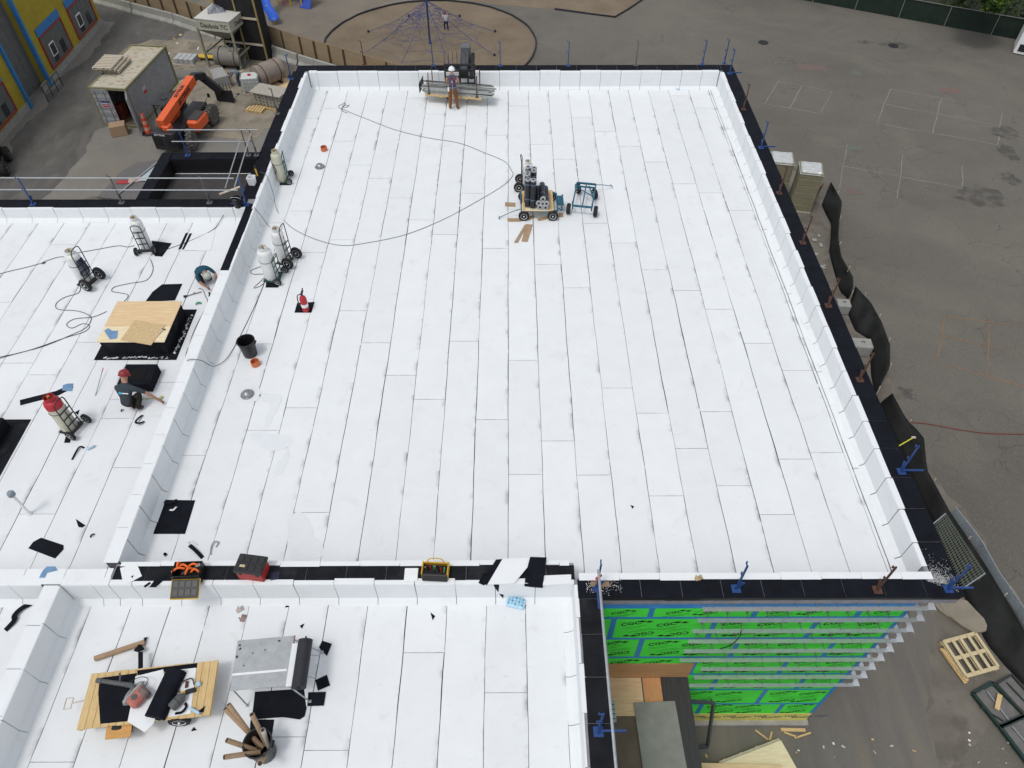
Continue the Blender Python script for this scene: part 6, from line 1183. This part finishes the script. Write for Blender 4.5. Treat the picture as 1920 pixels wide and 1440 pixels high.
# ------------------------------------------------------------ playground
NR=mat('blue_rope',(.025,.05,.20),rough=.7); NP=mat('net_mast',(.035,.06,.16),rough=.5)
nt=thing('climbing_net','blue rope climbing net pyramid with a tall central mast','climbing net',NETC); TOP=Vector((0,0,3.3))
MB().cyl((0,0,0),TOP,.075,n=12).build('mast',NP,nt,True)
anch=[Vector((5.3*math.cos(R(22.5+45*k)),5.3*math.sin(R(22.5+45*k)),.05)) for k in range(8)]
for a in anch: MB().tube([TOP-Vector((0,0,.2)),a.lerp(TOP,.45)-Vector((0,0,.35)),a],.016,6).build('main_rope',NR,nt)
for k in range(8):
    for s in (.18,.34,.50,.66,.80):
        p=anch[k].lerp(TOP,s)-Vector((0,0,.35*math.sin(math.pi*s))); q=anch[(k+1)%8].lerp(TOP,s)-Vector((0,0,.35*math.sin(math.pi*s))); mid=(p+q)/2*(.86); mid.z=(p.z+q.z)/2-.1
        MB().tube([p,mid,q],.010,5).build('ring_rope',NR,nt)
        if s>.2:
            i_=Vector((p.x*.35,p.y*.35,p.z*.92+.2)); MB().tube([p,i_],.009,5).build('inner_rope',NR,nt); MB().tube([mid,i_],.009,5).build('inner_rope',NR,nt)
for k in range(70):
    a1,a2=rnd(0,6.283),0; r1=rnd(.4,3.4); z1n=max(.25,3.1*(1-r1/5.2)*rnd(.45,.98)); a2=a1+rnd(-.5,.5); r2=max(.2,r1+rnd(-.9,.9)); z2n=max(.2,3.1*(1-r2/5.2)*rnd(.45,.98))
    MB().tube([(r1*math.cos(a1),r1*math.sin(a1),z1n),(r2*math.cos(a2),r2*math.sin(a2),z2n)],.009,5).build('web_rope',NR,nt)
for a in anch: MB().cyl(a-Vector((0,0,.05)),a+Vector((0,0,.12)),.08,n=8).build('ground_anchor',DARKST,nt)
SLB=mat('slide_blue',(.02,.10,.50),rough=.25,var=.1)
c=P(515,48,G); t=thing('playground_slide','bright blue curved plastic slide at the top of the picture','slide',c,0); path=smooth_path([(.05,0,.42),(-.15,.5,.50),(-.75,1.4,.95),(-.95,2.4,1.6),(-.85,3.4,2.3),(-.8,4.2,2.6)],5); mb=MB(); N=7; vs=[]
for i,p in enumerate(path):
    d=(path[min(i+1,len(path)-1)]-path[max(i-1,0)]); d.z=0; d.normalize(); s=Vector((-d.y,d.x,0))
    for k in range(N): 
        a=math.pi*k/(N-1); vs.append(p+s*.36*math.cos(a)+Vector((0,0,-.26*math.sin(a)+.2)))
mb.add(vs,[(i*N+k,i*N+k+1,(i+1)*N+k+1,(i+1)*N+k) for i in range(len(path)-1) for k in range(N-1)]); o=mb.build('chute',SLB,t,True,80); md=o.modifiers.new('s','SOLIDIFY'); md.thickness=.04
for p in (path[3],path[10]): MB().cyl((p.x,p.y,0),(p.x,p.y,p.z),.05,n=8).build('support',YEL,t)
t=thing('play_structure','yellow posts and blue climbing panel of the play structure','play structure',P(555,20,G),0)
for x,y,h in ((-1.8,1.5,3),(-.6,1.0,3),(.4,.6,2.4),(-1.8,3,3),(.4,2.6,3)): MB().cyl((x,y,0),(x,y,h),.06,n=10).build('post',YEL,t,True)
MB().box((-.6,2.2,1.5),(2.6,1.8,.10)).build('platform',mat('brown_deck',(.12,.05,.03)),t); MB().box((.85,.9,1.0),(1.0,.08,2.3),rx=R(-28),rz=R(-20),bev=.02).build('climbing_panel',mat('panel_blue',(.03,.08,.42),rough=.4),t); MB().bar((-1.2,.7,0.2),(-.5,1.2,2.2),.05).bar((-.9,.5,.2),(-.2,1.0,2.2),.05).build('red_rail',RED,t)
tag(MB().box((0,0,.5),(.08,.08,1.0)).box((0,.0,.98),(.25,.1,.06)).build('spring_post',YEL,loc=P(400,12,G)),'short yellow playground post behind the hoarding','post')
# ------------------------------------------------------------ lifted load at the back parapet
lc=Vector((-2.42,31.28,0)); lr=R(-9)
t=thing('lift_pallet','long wood pallet lifted over the back parapet on forks','pallet',(lc.x,lc.y,.36),lr)
for k in range(3): MB().box((0,-.36+.36*k,.035),(2.55,.09,.07)).build('stringer',PINE,t)
for k in range(11): MB().box((-1.2+.24*k,0,.083),(.15,.84,.022)).build('deck_board',GREYWD,t)
for k in range(5): MB().box((-1.15+.575*k,0,-.01),(.14,.84,.02)).build('bottom_board',PINE,t)
for x in (-1.1,1.05):
    for y in (-.36,.36): MB().cyl((x,y,.09),(x+.02,y,1.02),.022,n=8).box((x,y,.10),(.14,.12,.015)).build('stake',RUST,t)
MB().box((-1.52,.0,.30),(.02,.75,.42)).build('end_plate',DARKST,t)
PF=[mat('profile_%d'%k,c,rough=.45,metal=.6,var=.15,scale=8) for k,c in enumerate(((.42,.43,.41),(.30,.31,.30),(.52,.53,.51)))]
bt=thing('steel_profiles','bundle of long grey steel profiles on the lifted pallet','steel profiles',(lc.x,lc.y,.455),lr)
for k in range(34):
    y=-.32+.64*random.random(); z=.025+.05*(k%5); L=3.05+rnd(-.12,.12); MB().box((.12+rnd(-.1,.15),y,z),(L,.07,.045),rz=rnd(-.02,.02)).build('profile',PF[k%3],bt)
# the lift behind the wall: carriage, head, steep boom and its chassis on the ground
t=thing('roof_lift','black telescopic lift carriage reaching over the back parapet behind the worker','lift',(-2.05,37.6,G))
o=Vector((-2.05,37.6,G)); W2=lambda x,y,z:(x-o.x,y-o.y,z-o.z)
for z in (.55,.85,1.15,1.40): MB().bar(W2(-2.85,31.80,z),W2(-1.55,31.80,z),.07,.09).build('carriage_bar',DARKST,t)
for x in (-2.85,-2.2,-1.85,-1.55): MB().bar(W2(x,31.80,.42),W2(x,31.80,1.44),.09,.07).build('carriage_upright',DARKST,t)
for k in range(8): MB().bar(W2(-2.85+.186*k,31.80,1.44),W2(-2.85+.186*k,31.82,1.95),.018).build('backrest_bar',DARKST,t)
for x in (-2.75,-1.65): MB().box(W2(x,31.35,.325),(.12,.95,.05)).box(W2(x,31.80,.40),(.12,.05,.16)).build('fork',DARKST,t)
MB().bar(W2(-2.05,31.88,.95),W2(-2.0,33.3,1.28),.36,.34).build('boom_head',mat('boom_grey',(.06,.065,.07),rough=.5,var=.2),t); MB().box(W2(-1.98,33.35,1.38),(.44,.42,.42),bev=.03).build('head_cap',mat('boom_cap',(.11,.115,.12),rough=.5),t); MB().bar(W2(-1.70,31.95,.75),W2(-1.66,33.4,1.15),.16).build('tilt_cylinder',DARKST,t)
MB().bar(W2(-1.97,33.42,1.3),W2(-1.9,36.9,-6.4),.36,.40).build('boom',mat('boom_grey',(0,0,0)),t); MB().box((0,0,1.1),(1.6,3.6,1.0),bev=.1).build('chassis',ORANGE,t)
for x in (-1,1):
    for y in (-1.3,1.3): wheel(t,(x,y,.6),(1,0,0),.6,.4)
# ------------------------------------------------------------ ground beside the right wall
SILT=mat('silt_fabric',(.006,.007,.006),rough=.75,var=.4,scale=3,bump=.4,bscale=5)
def silt(base,top,label,h=.8,stakes=()):
    def rs(l,n):
        L=[0]; pts=[Vector((*p,0)) for p in l]
        for a,b in zip(pts,pts[1:]): L.append(L[-1]+(b-a).length)
        out=[]
        for k in range(n+1):
            s=L[-1]*k/n; i=max(j for j in range(len(L)) if L[j]<=s+1e-6); i=min(i,len(pts)-2); out.append(pts[i].lerp(pts[i+1],(s-L[i])/max(1e-6,L[i+1]-L[i])))
        return out
    n=28; B=[P(p.x,p.y,G+.02) for p in rs(base,n)]; T=[P(p.x,p.y,G+h*(.85+.15*math.sin(k*1.3))) for k,p in enumerate(rs(top,n))]
    c=B[n//2].copy(); t=thing('silt_fence',label,'silt fence',c); mb=MB(); m=4; vs=[]
    for k in range(n+1):
        for j in range(m+1):
            p=B[k].lerp(T[k],j/m)-c; p.z+=.05*math.sin(k*1.7+j)*math.sin(math.pi*j/m); vs.append(p)
    mb.add(vs,[(k*(m+1)+j,(k+1)*(m+1)+j,(k+1)*(m+1)+j+1,k*(m+1)+j+1) for k in range(n) for j in range(m)]); o=mb.build('fabric',SILT,t,True,180); o.modifiers.new('s','SOLIDIFY').thickness=.012
    for k in range(3,n,6):
        a=T[k]-c; MB().bar((a.x+.05,a.y,-.02),(a.x+.03,a.y,a.z+.15),.04,.04).build('stake',GREYWD,t)
silt([(1556,345),(1540,385),(1558,420),(1557,447),(1554,473),(1563,507),(1575,547),(1590,560)],[(1558,341),(1579,378),(1572,427),(1572,447),(1577,480),(1600,520),(1599,545),(1592,556)],'first black silt fence run starting beside the wrapped stacks')
silt([(1588,585),(1603,620),(1630,637),(1633,703),(1640,738)],[(1604,536),(1633,567),(1653,603),(1669,647),(1668,690),(1643,736)],'middle black silt fence run around the concrete blocks')
silt([(1648,758),(1682,837),(1705,890),(1745,975),(1790,1075),(1812,1130),(1850,1208),(1888,1253),(1930,1295)],[(1673,737),(1700,787),(1732,817),(1738,880),(1780,957),(1853,1067),(1907,1157),(1930,1200),(1960,1240)],'longest black silt fence run bulging beside the near right roof corner',.7)
def wrapped(x,y,rz,label,h):
    t=thing('insulation_stack',label,'insulation',(x,y,G),rz); WR=mat('wrapped_board',(.215,.20,.125),rough=.45,var=.15,scale=3,stretch=(1,1,9)); layer(WR,(.34,.33,.28),3,.55,.68,.5,stretch=(.6,.6,14),dist=1)
    n=6
    for k in range(n): MB().box((rnd(-.01,.01),rnd(-.01,.01),.14+(h-.14)*(k+.5)/n),(1.2,1.2,(h-.14)/n-.012),bev=.015).build('board_bundle',WR,t)
    MB().box((0,0,.07),(1.2,1.2,.12)).build('pallet_base',GREYWD,t); mb=MB(); N=8; vs=[]
    for i in range(N+1):
        for j in range(N+1):
            u,v=-1+2*i/N,-1+2*j/N; e=max(abs(u),abs(v)); vs.append((u*.625,v*.625,h+.02+(.07*(1-e)+rnd(0,.045) if e<.99 else -.10)))
    mb.add(vs,[(i*(N+1)+j,(i+1)*(N+1)+j,(i+1)*(N+1)+j+1,i*(N+1)+j+1) for i in range(N) for j in range(N)]).build('plastic_cap',mat('clear_film',(.50,.52,.52),rough=.25,var=.15,scale=5),t)
wrapped(15.0,35.95,R(-10),'left shrink wrapped insulation stack behind the right coping',2.55); wrapped(16.35,35.0,R(-12),'right shrink wrapped insulation stack next to the silt fence',2.5)
tag(MB().box((0,0,.6),(.5,.08,1.2),rx=R(8),rz=R(50)).build('brown_board',mat('brown_board',(.14,.07,.04),rough=.9),loc=(17.35,35.4,G)),'brown board leaning against the right insulation stack','board')
for x,y,s,l in ((1578,590,(.62,.55,.55),'small concrete block with a steel loop under the right coping'),(1612,668,(.85,.60,.60),'large concrete block with a steel loop under the right coping')):
    t=thing('concrete_block',l,'block',P(x,y,G+.014),R(-6)); MB().box((0,s[1]/2,s[2]/2),s,bev=.03).build('block_body',mat('block_concrete',(.30,.30,.28),rough=.9,var=.12,scale=4,bump=.2),t); MB().tube(smooth_path([(-.07,s[1]/2,s[2]),(-.04,s[1]/2,s[2]+.07),(.04,s[1]/2,s[2]+.07),(.07,s[1]/2,s[2])]),.014).build('lifting_loop',DARKST,t,True)
for k in range(14):
    p=P(rnd(1520,1575),rnd(430,560),G+.016); tag(MB().box((0,0,.04),(rnd(.12,.4),rnd(.08,.3),.07),rz=rnd(0,3),bev=.012).build('rubble_stone',CONC,loc=p),'small stone in the soil strip between wall and silt fence','stone','stones in the soil strip')
for x,y,rx,ry,l in ((1806,1156,.85,.5,'flat tan boulder slab under the near right roof corner'),(1775,1140,.6,.35,'small tan stone slab beside the boulder')):
    c=P(x,y,G+.01); mb=MB().slab([(q[0],q[1],.10+rx*.06) for q in blob((0,0),rx,ry,14,.15,0,R(-50))],.12); tag(mb.build('stone_slab',mat('tan_stone',(.25,.22,.17),rough=.9,var=.15,scale=2,bump=.4,bscale=12),loc=c),l,'stone')
# mesh panels
t=thing('mesh_panels','stack of galvanised wire mesh fence panels leaning on the silt fence','fence panel',P(1800,1040,G))
o=Vector(P(1800,1040,G)); q=[P(1750,982,G+.85),P(1773,963,G+.85),P(1847,1075,G+.85),P(1803,1105,G+.85)]; MG=mat('mesh_wire',(.17,.19,.15),rough=.6,metal=.4)
def lerp2(u,v,dz=0): return q[0].lerp(q[1],u).lerp(q[3].lerp(q[2],u),v)-o+Vector((0,0,dz))
for lay in range(2):
    dz=-.06*lay
    for k in range(7): MB().bar(lerp2(k/6,.0+.06*lay,dz),lerp2(k/6,1,dz),.014).build('long_wire',MG,t)
    for k in range(30): MB().bar(lerp2(0,k/29,dz),lerp2(1,k/29,dz),.010).build('cross_wire',MG,t)
for a,b in (((0,0),(1,0)),((0,1),(1,1))): MB().bar(lerp2(*a),lerp2(*b),.04).build('frame_tube',GALV,t)
for u,v in ((0,0),(1,0),(0,1),(1,1)):
    p=lerp2(u,v); MB().bar((p.x,p.y,0),(p.x,p.y,p.z),.03).build('prop',GALV,t)
pp=[P(x,y,G+.55) for x,y in ((1782,958),(1800,980),(1830,1020),(1862,1078),(1905,1140),(1930,1185))]; mb=MB()
for a,b in zip(pp,pp[1:]): mb.add([a+Vector((.12,0,-.25)),b+Vector((.12,0,-.25)),b+Vector((.12,.05,.2)),a+Vector((.12,.05,.2))],[(0,1,2,3)])
o=mb.build('plastic_mesh',mat('pale_mesh',(.32,.37,.40),rough=.6,var=.35,scale=20)); o.modifiers.new('s','SOLIDIFY').thickness=.02; tag(o,'pale plastic mesh strip along the outer edge of the longest silt fence','mesh')
t=thing('yellow_level','yellow handled rake lying on the black silt fence','rake',P(1690,835,G+.75),R(0)); a=P(1682,838,G+.75)-P(1690,835,G+.75); b=P(1713,820,G+.8)-P(1690,835,G+.75); MB().cyl(a,b,.025,n=8).build('handle',mat('lime_yellow',(.6,.6,.05)),t,True); MB().box(b,(.18,.10,.06),bev=.02).build('head',GREYWD,t)
# pallets at right
def quad_pallet(cs,z,label,nl=5,nc=3,m=PINE,th=.06):
    c=sum((P(x,y,z) for x,y in cs),Vector())/4; w=[P(x,y,z)-c for x,y in cs]; t=thing('wood_pallet',label,'pallet',(c.x,c.y,G+.018)); up=Vector((0,0,z-G-.018))
    L=lambda u,v,dz=0: w[0].lerp(w[1],u).lerp(w[3].lerp(w[2],u),v)+up+Vector((0,0,dz))
    for k in range(nl): MB().bar(L(k/(nl-1),0),L(k/(nl-1),1),.10,.025).build('slat',m,t)
    for k in range(nc): MB().bar(L(0,k/(nc-1),-.055),L(1,k/(nc-1),-.055),.12,.08).build('cross_block',m,t)
    for k in range(3): MB().bar(L(k/2,0,-.11),L(k/2,1,-.11),.10,.022).build('bottom_slat',m,t)
    for u in (0,1):
        for v in (0,1): p=L(u,v,-.12); MB().box((p.x,p.y,p.z/2),(.10,.10,max(.02,p.z))).build('support_block',m,t)
    return t
PALE=mat('fresh_pine',(.56,.47,.28),rough=.8,var=.1,scale=4)
quad_pallet([(1770,1203),(1829,1187),(1872,1250),(1812,1267)],G+.30,'open pale wood pallet lying right of the green wall',5,3,PALE)
for k in range(2):
    a=P(1764+3*k,1216+2*k,G+.1+.05*k); b=P(1811+3*k,1281-4*k,G+.1+.05*k); tag(MB().bar(a,b,.12,.05).build('lumber',PINE),('lower','upper')[k]+' board of the lumber under the open pallet edge','lumber')
def frame(cs,z,label,m,w=.06,inner=()):
    c=sum((P(x,y,z) for x,y in cs),Vector())/len(cs); t=thing('gate_frame',label,'gate',(c.x,c.y,z)); pts=[P(x,y,z)-c for x,y in cs]
    for a,b in zip(pts,pts[1:]+pts[:1]): MB().bar(a,b,w,w).build('frame_bar',m,t)
    for (a,b,mm) in inner: MB().bar(P(*a,z)-c+Vector((0,0,.02)),P(*b,z)-c+Vector((0,0,.02)),.035,.035).build('inner_bar',mm,t)
    MB().slab([p*.97-Vector((0,0,.05)) for p in pts],.01).build('wire_infill',mat('infill_grey',(.155,.15,.14),rough=.9,var=.2,scale=3),t)
    return t
GM=mat('gate_green',(.012,.035,.028),rough=.5,var=.3)
frame([(1824,1300),(1860,1279),(1921,1341),(1874,1362)],G+.16,'green steel gate frame lying nearest the pallet',GM,.10,(((1850,1297),(1890,1350),GALV),((1838,1326),(1880,1352),GM),((1845,1292),(1862,1284),GM)))
frame([(1876,1364),(1922,1343),(1990,1420),(1935,1442)],G+.16,'green steel gate frame continuing out of the right edge',GM,.10,(((1897,1362),(1945,1420),GALV),))
frame([(1868,1282),(1897,1265),(1960,1335),(1925,1345)],G+.20,'dark bent gate frame behind the green gates',mat('dark_gate',(.03,.032,.03),rough=.6),.07,(((1887,1280),(1925,1320),GM),))
tag(MB().bar(P(1875,1302,G+.24),P(1869,1330,G+.24),.14,.03).build('pine_board',PINE),'short pine board lying on the green gate frame','board')
# crate lid, boards and sticks at the wall foot
cs=[(1351,1432),(1464,1388),(1500,1452),(1395,1490)]; c=P(1430,1440,G+.4); t=thing('crate_lid','pale plywood crate lid on battens at the bottom edge','crate',(c.x,c.y,G+.018)); ww=[P(x,y,G+.42)-c for x,y in cs]
MB().slab([w+Vector((0,0,.40)) for w in ww],.02).build('plywood_top',PLYL,t)
a,b=ww[0],ww[1]; nn=(b-a).cross(Vector((0,0,1))).normalized(); nn=nn if nn.y>0 else -nn
for zz in (.06,.30): MB().bar(a+nn*.05+Vector((0,0,zz)),b+nn*.05+Vector((0,0,zz)),.07,.05).build('batten',GREYWD,t)
for k in range(4): p=a.lerp(b,.1+.27*k)+nn*.05; MB().box((p.x,p.y,.17),(.1,.1,.3)).build('spacer_block',PINE,t)
for k in range(2): p=ww[2+k]; MB().box((p.x*.9,p.y*.9,.19),(.1,.1,.38)).build('spacer_block',PINE,t)
tag(MB().slab([P(x,y,G+.55) for x,y in ((1311,1430),(1465,1434),(1470,1470),(1311,1470))],.02).box(P(1390,1452,G+.28),(1.5,.4,.5)).build('plywood_offcut',PLY),'plywood offcut on a block at the bottom edge of the picture','plywood')
for (a,b,l) in (((1416,1369),(1440,1387),'left'),((1447,1372),(1443,1388),'second'),((1464,1368),(1510,1369),'thick upper'),((1470,1373),(1495,1382),'thin lower'),((1490,1384),(1520,1374),'rightmost')):
    tag(MB().bar(P(*a,G+.05),P(*b,G+.05),.05 if l!='thick upper' else .10,.04).build('wood_stick',PINE),l+' loose wood stick at the foot of the green wall','stick','loose sticks at the wall foot')
# steel door frame at the wall foot
t=thing('steel_door_frame','dark grey rectangular steel door frame against the foot of the green wall','frame',P(1326,1400,G+.018)); 
def PYv(x,y,Y):
    a=P(x,y,0); d=a-Vector((0,0,CAMH)); return Vector((0,0,CAMH))+d*(Y/d.y)
b0=t.location.copy(); top=PYv(1338,1318,7.0)-b0; tl=PYv(1290,1314,7.0)-b0; bl=P(1292,1402,G+.05)-b0; SF=mat('slate_steel',(.055,.065,.07),rough=.5,var=.2)
MB().bar((0,0,.03),top,.09,.07).build('jamb',SF,t); MB().bar(top,tl,.09,.07).build('head_bar',SF,t); MB().bar((0,0,.05),bl,.12,.08).build('sill_bar',SF,t); MB().bar(bl,tl,.09,.07).build('jamb',SF,t)
for k in range(40):
    p=P(rnd(1300,1900),rnd(1300,1436),G+.022)
    if p.x>5.0 and p.y<7.0: tag(MB().box((0,0,.012),(rnd(.03,.12),rnd(.02,.06),.02),rz=rnd(0,3)).build('debris',random.choice([GREYWD,CONC,WHT,PINE]),loc=p),'tiny scrap of litter on the gravel lane','litter','litter on the gravel lane')
# ------------------------------------------------------------ green screened fence, shade trees, shed corner
FA,FB=Vector((16,68.3,G)),Vector((46,52.6,G)); fd=(FB-FA); ft=thing('screened_fence','chain link fence with dark green privacy screen along the asphalt','fence',FA)
n=10
for k in range(n+1): p=fd*k/n; MB().cyl((p.x,p.y,0),(p.x,p.y,1.5),.035,n=8).build('post',mat('fence_post',(.22,.23,.22),rough=.5,metal=.4),ft,True)
for k in range(n):
    a,b=fd*k/n,fd*(k+1)/n; MB().bar(a+Vector((0,.05,.73)),b+Vector((0,.05,.73)),.015,1.42).build('screen_panel',mat('green_screen',(.010,.022,.015),rough=.85,var=.35,scale=1.5),ft); MB().cyl(a+Vector((0,0,1.5)),b+Vector((0,0,1.5)),.025,n=8).build('top_rail',mat('fence_post',(0,0,0)),ft,True)
sheetobj('shaded_ground',[(10,72,G+.01),(17,68.6,G+.01),(47,52.8,G+.01),(90,40,G+.01),(90,110,G+.01),(10,110,G+.01)],mat('leaf_litter',(.035,.034,.024),rough=.98,var=.3,scale=1.2,bump=.5,bscale=10))  # soil and leaf litter, with the tree shade put into its near-black colour
LEAF=[mat('leaf_%d'%k,c,rough=.6,var=.25,scale=3,spec=.3) for k,c in enumerate(((.045,.085,.012),(.075,.125,.016),(.03,.055,.012)))]
def leaves(mb,c,rx,ry,rz_,n,s=.16):
    for _ in range(n):
        while True:
            u=Vector((rnd(-1,1),rnd(-1,1),rnd(-1,1)))
            if .25<u.length<1: break
        p=Vector(c)+Vector((u.x*rx,u.y*ry,u.z*rz_)); a=Vector((rnd(-1,1),rnd(-1,1),rnd(-.6,.6))).normalized(); b=a.cross(Vector((rnd(-.4,.4),rnd(-.4,.4),1))).normalized(); q=s*rnd(.6,1.3)
        mb.c=random.choice((0,0,1,1,2)); mb.poly([p-a*q,p-b*q*.45,p+a*q,p+b*q*.45])
def tree(x,y,label,cl,h=9,tr=.25,n=260,s=.28,sp='broadleaf_tree'):
    t=thing(sp,label,'tree',(x,y,G),0,'trees behind the green fence'); BRK=mat('bark',(.06,.045,.035),rough=.95,var=.3,scale=8,bump=.6)
    tk=MB().tube([(0,0,0),(.1,.05,h*.3),(-.05,.1,h*.6),(.1,0,h*.85)],[tr,tr*.8,tr*.55,tr*.2],9)
    for cx,cy,cz,r in cl: tk.tube([(0,.05,h*.35),(cx*.5,cy*.5,cz*.8),(cx,cy,cz)],[tr*.4,tr*.25,.03],6)
    tk.build('trunk',BRK,t,True); mb=MB()
    for cx,cy,cz,r in cl: leaves(mb,(cx,cy,cz),r,r,r*.75,n,s)
    mb.build('crown',LEAF,t)
lp=P(1862,4,G+3.4)
tree(lp.x+1.6,lp.y+6.5,'bright green broadleaf tree with a branch hanging over the green fence',[(-1.6,-6.5,3.5,1.0),(-.8,-6.1,4.1,1.1),(-2.3,-6.1,4.2,1.0),(-1.4,-4.5,5,1.5),(0,-2,6.5,2.6),(2,0,7.5,3),(-2.5,0,7.5,2.8),(0,2,8.5,3)],9,.28,420,.20)
for k,(x,y) in enumerate(((24,73),(31,70),(40,66),(48,62),(18,78),(36,77),(46,73))):
    tree(x,y,('first','second','third','fourth','fifth','sixth','seventh')[k]+' dark tree of the row beyond the green fence, counted from the left',[(rnd(-2,2),rnd(-2,2),5.5+rnd(0,3.5),2.4) for _ in range(6)],9,.25,150,.42)
for k in range(9):
    p=FA.lerp(FB,(k+.5)/9)+Vector((.8,1.6,0)); t=thing('dark_shrub',('leftmost','second from left','third from left','fourth from left','middle','fourth from right','third from right','second from right','rightmost')[k]+' dark leafy shrub directly behind the green fence','shrub',p,0,'shrubs behind the green fence'); mb=MB(); leaves(mb,(0,0,1.0),1.7,1.0,1.2,500,.20); mb.build('foliage',LEAF[2],t); MB().tube([(0,0,0),(.05,0,.9)],.05).build('stem',mat('bark',(0,0,0)),t)
c=P(1908,104,G); t=thing('white_shed','white shed corner at the right edge beside the green fence','shed',(c.x+1.1,c.y+.7,G),R(-28)); MB().box((0,0,1.0),(2.0,2.0,1.9),bev=.03).build('wall',WHT,t); MB().box((0,0,2.0),(2.2,2.2,.12),bev=.03).build('roof',WHT,t); MB().box((0,-1.02,.5),(1.6,.04,.5)).build('dark_base',DARKST,t)
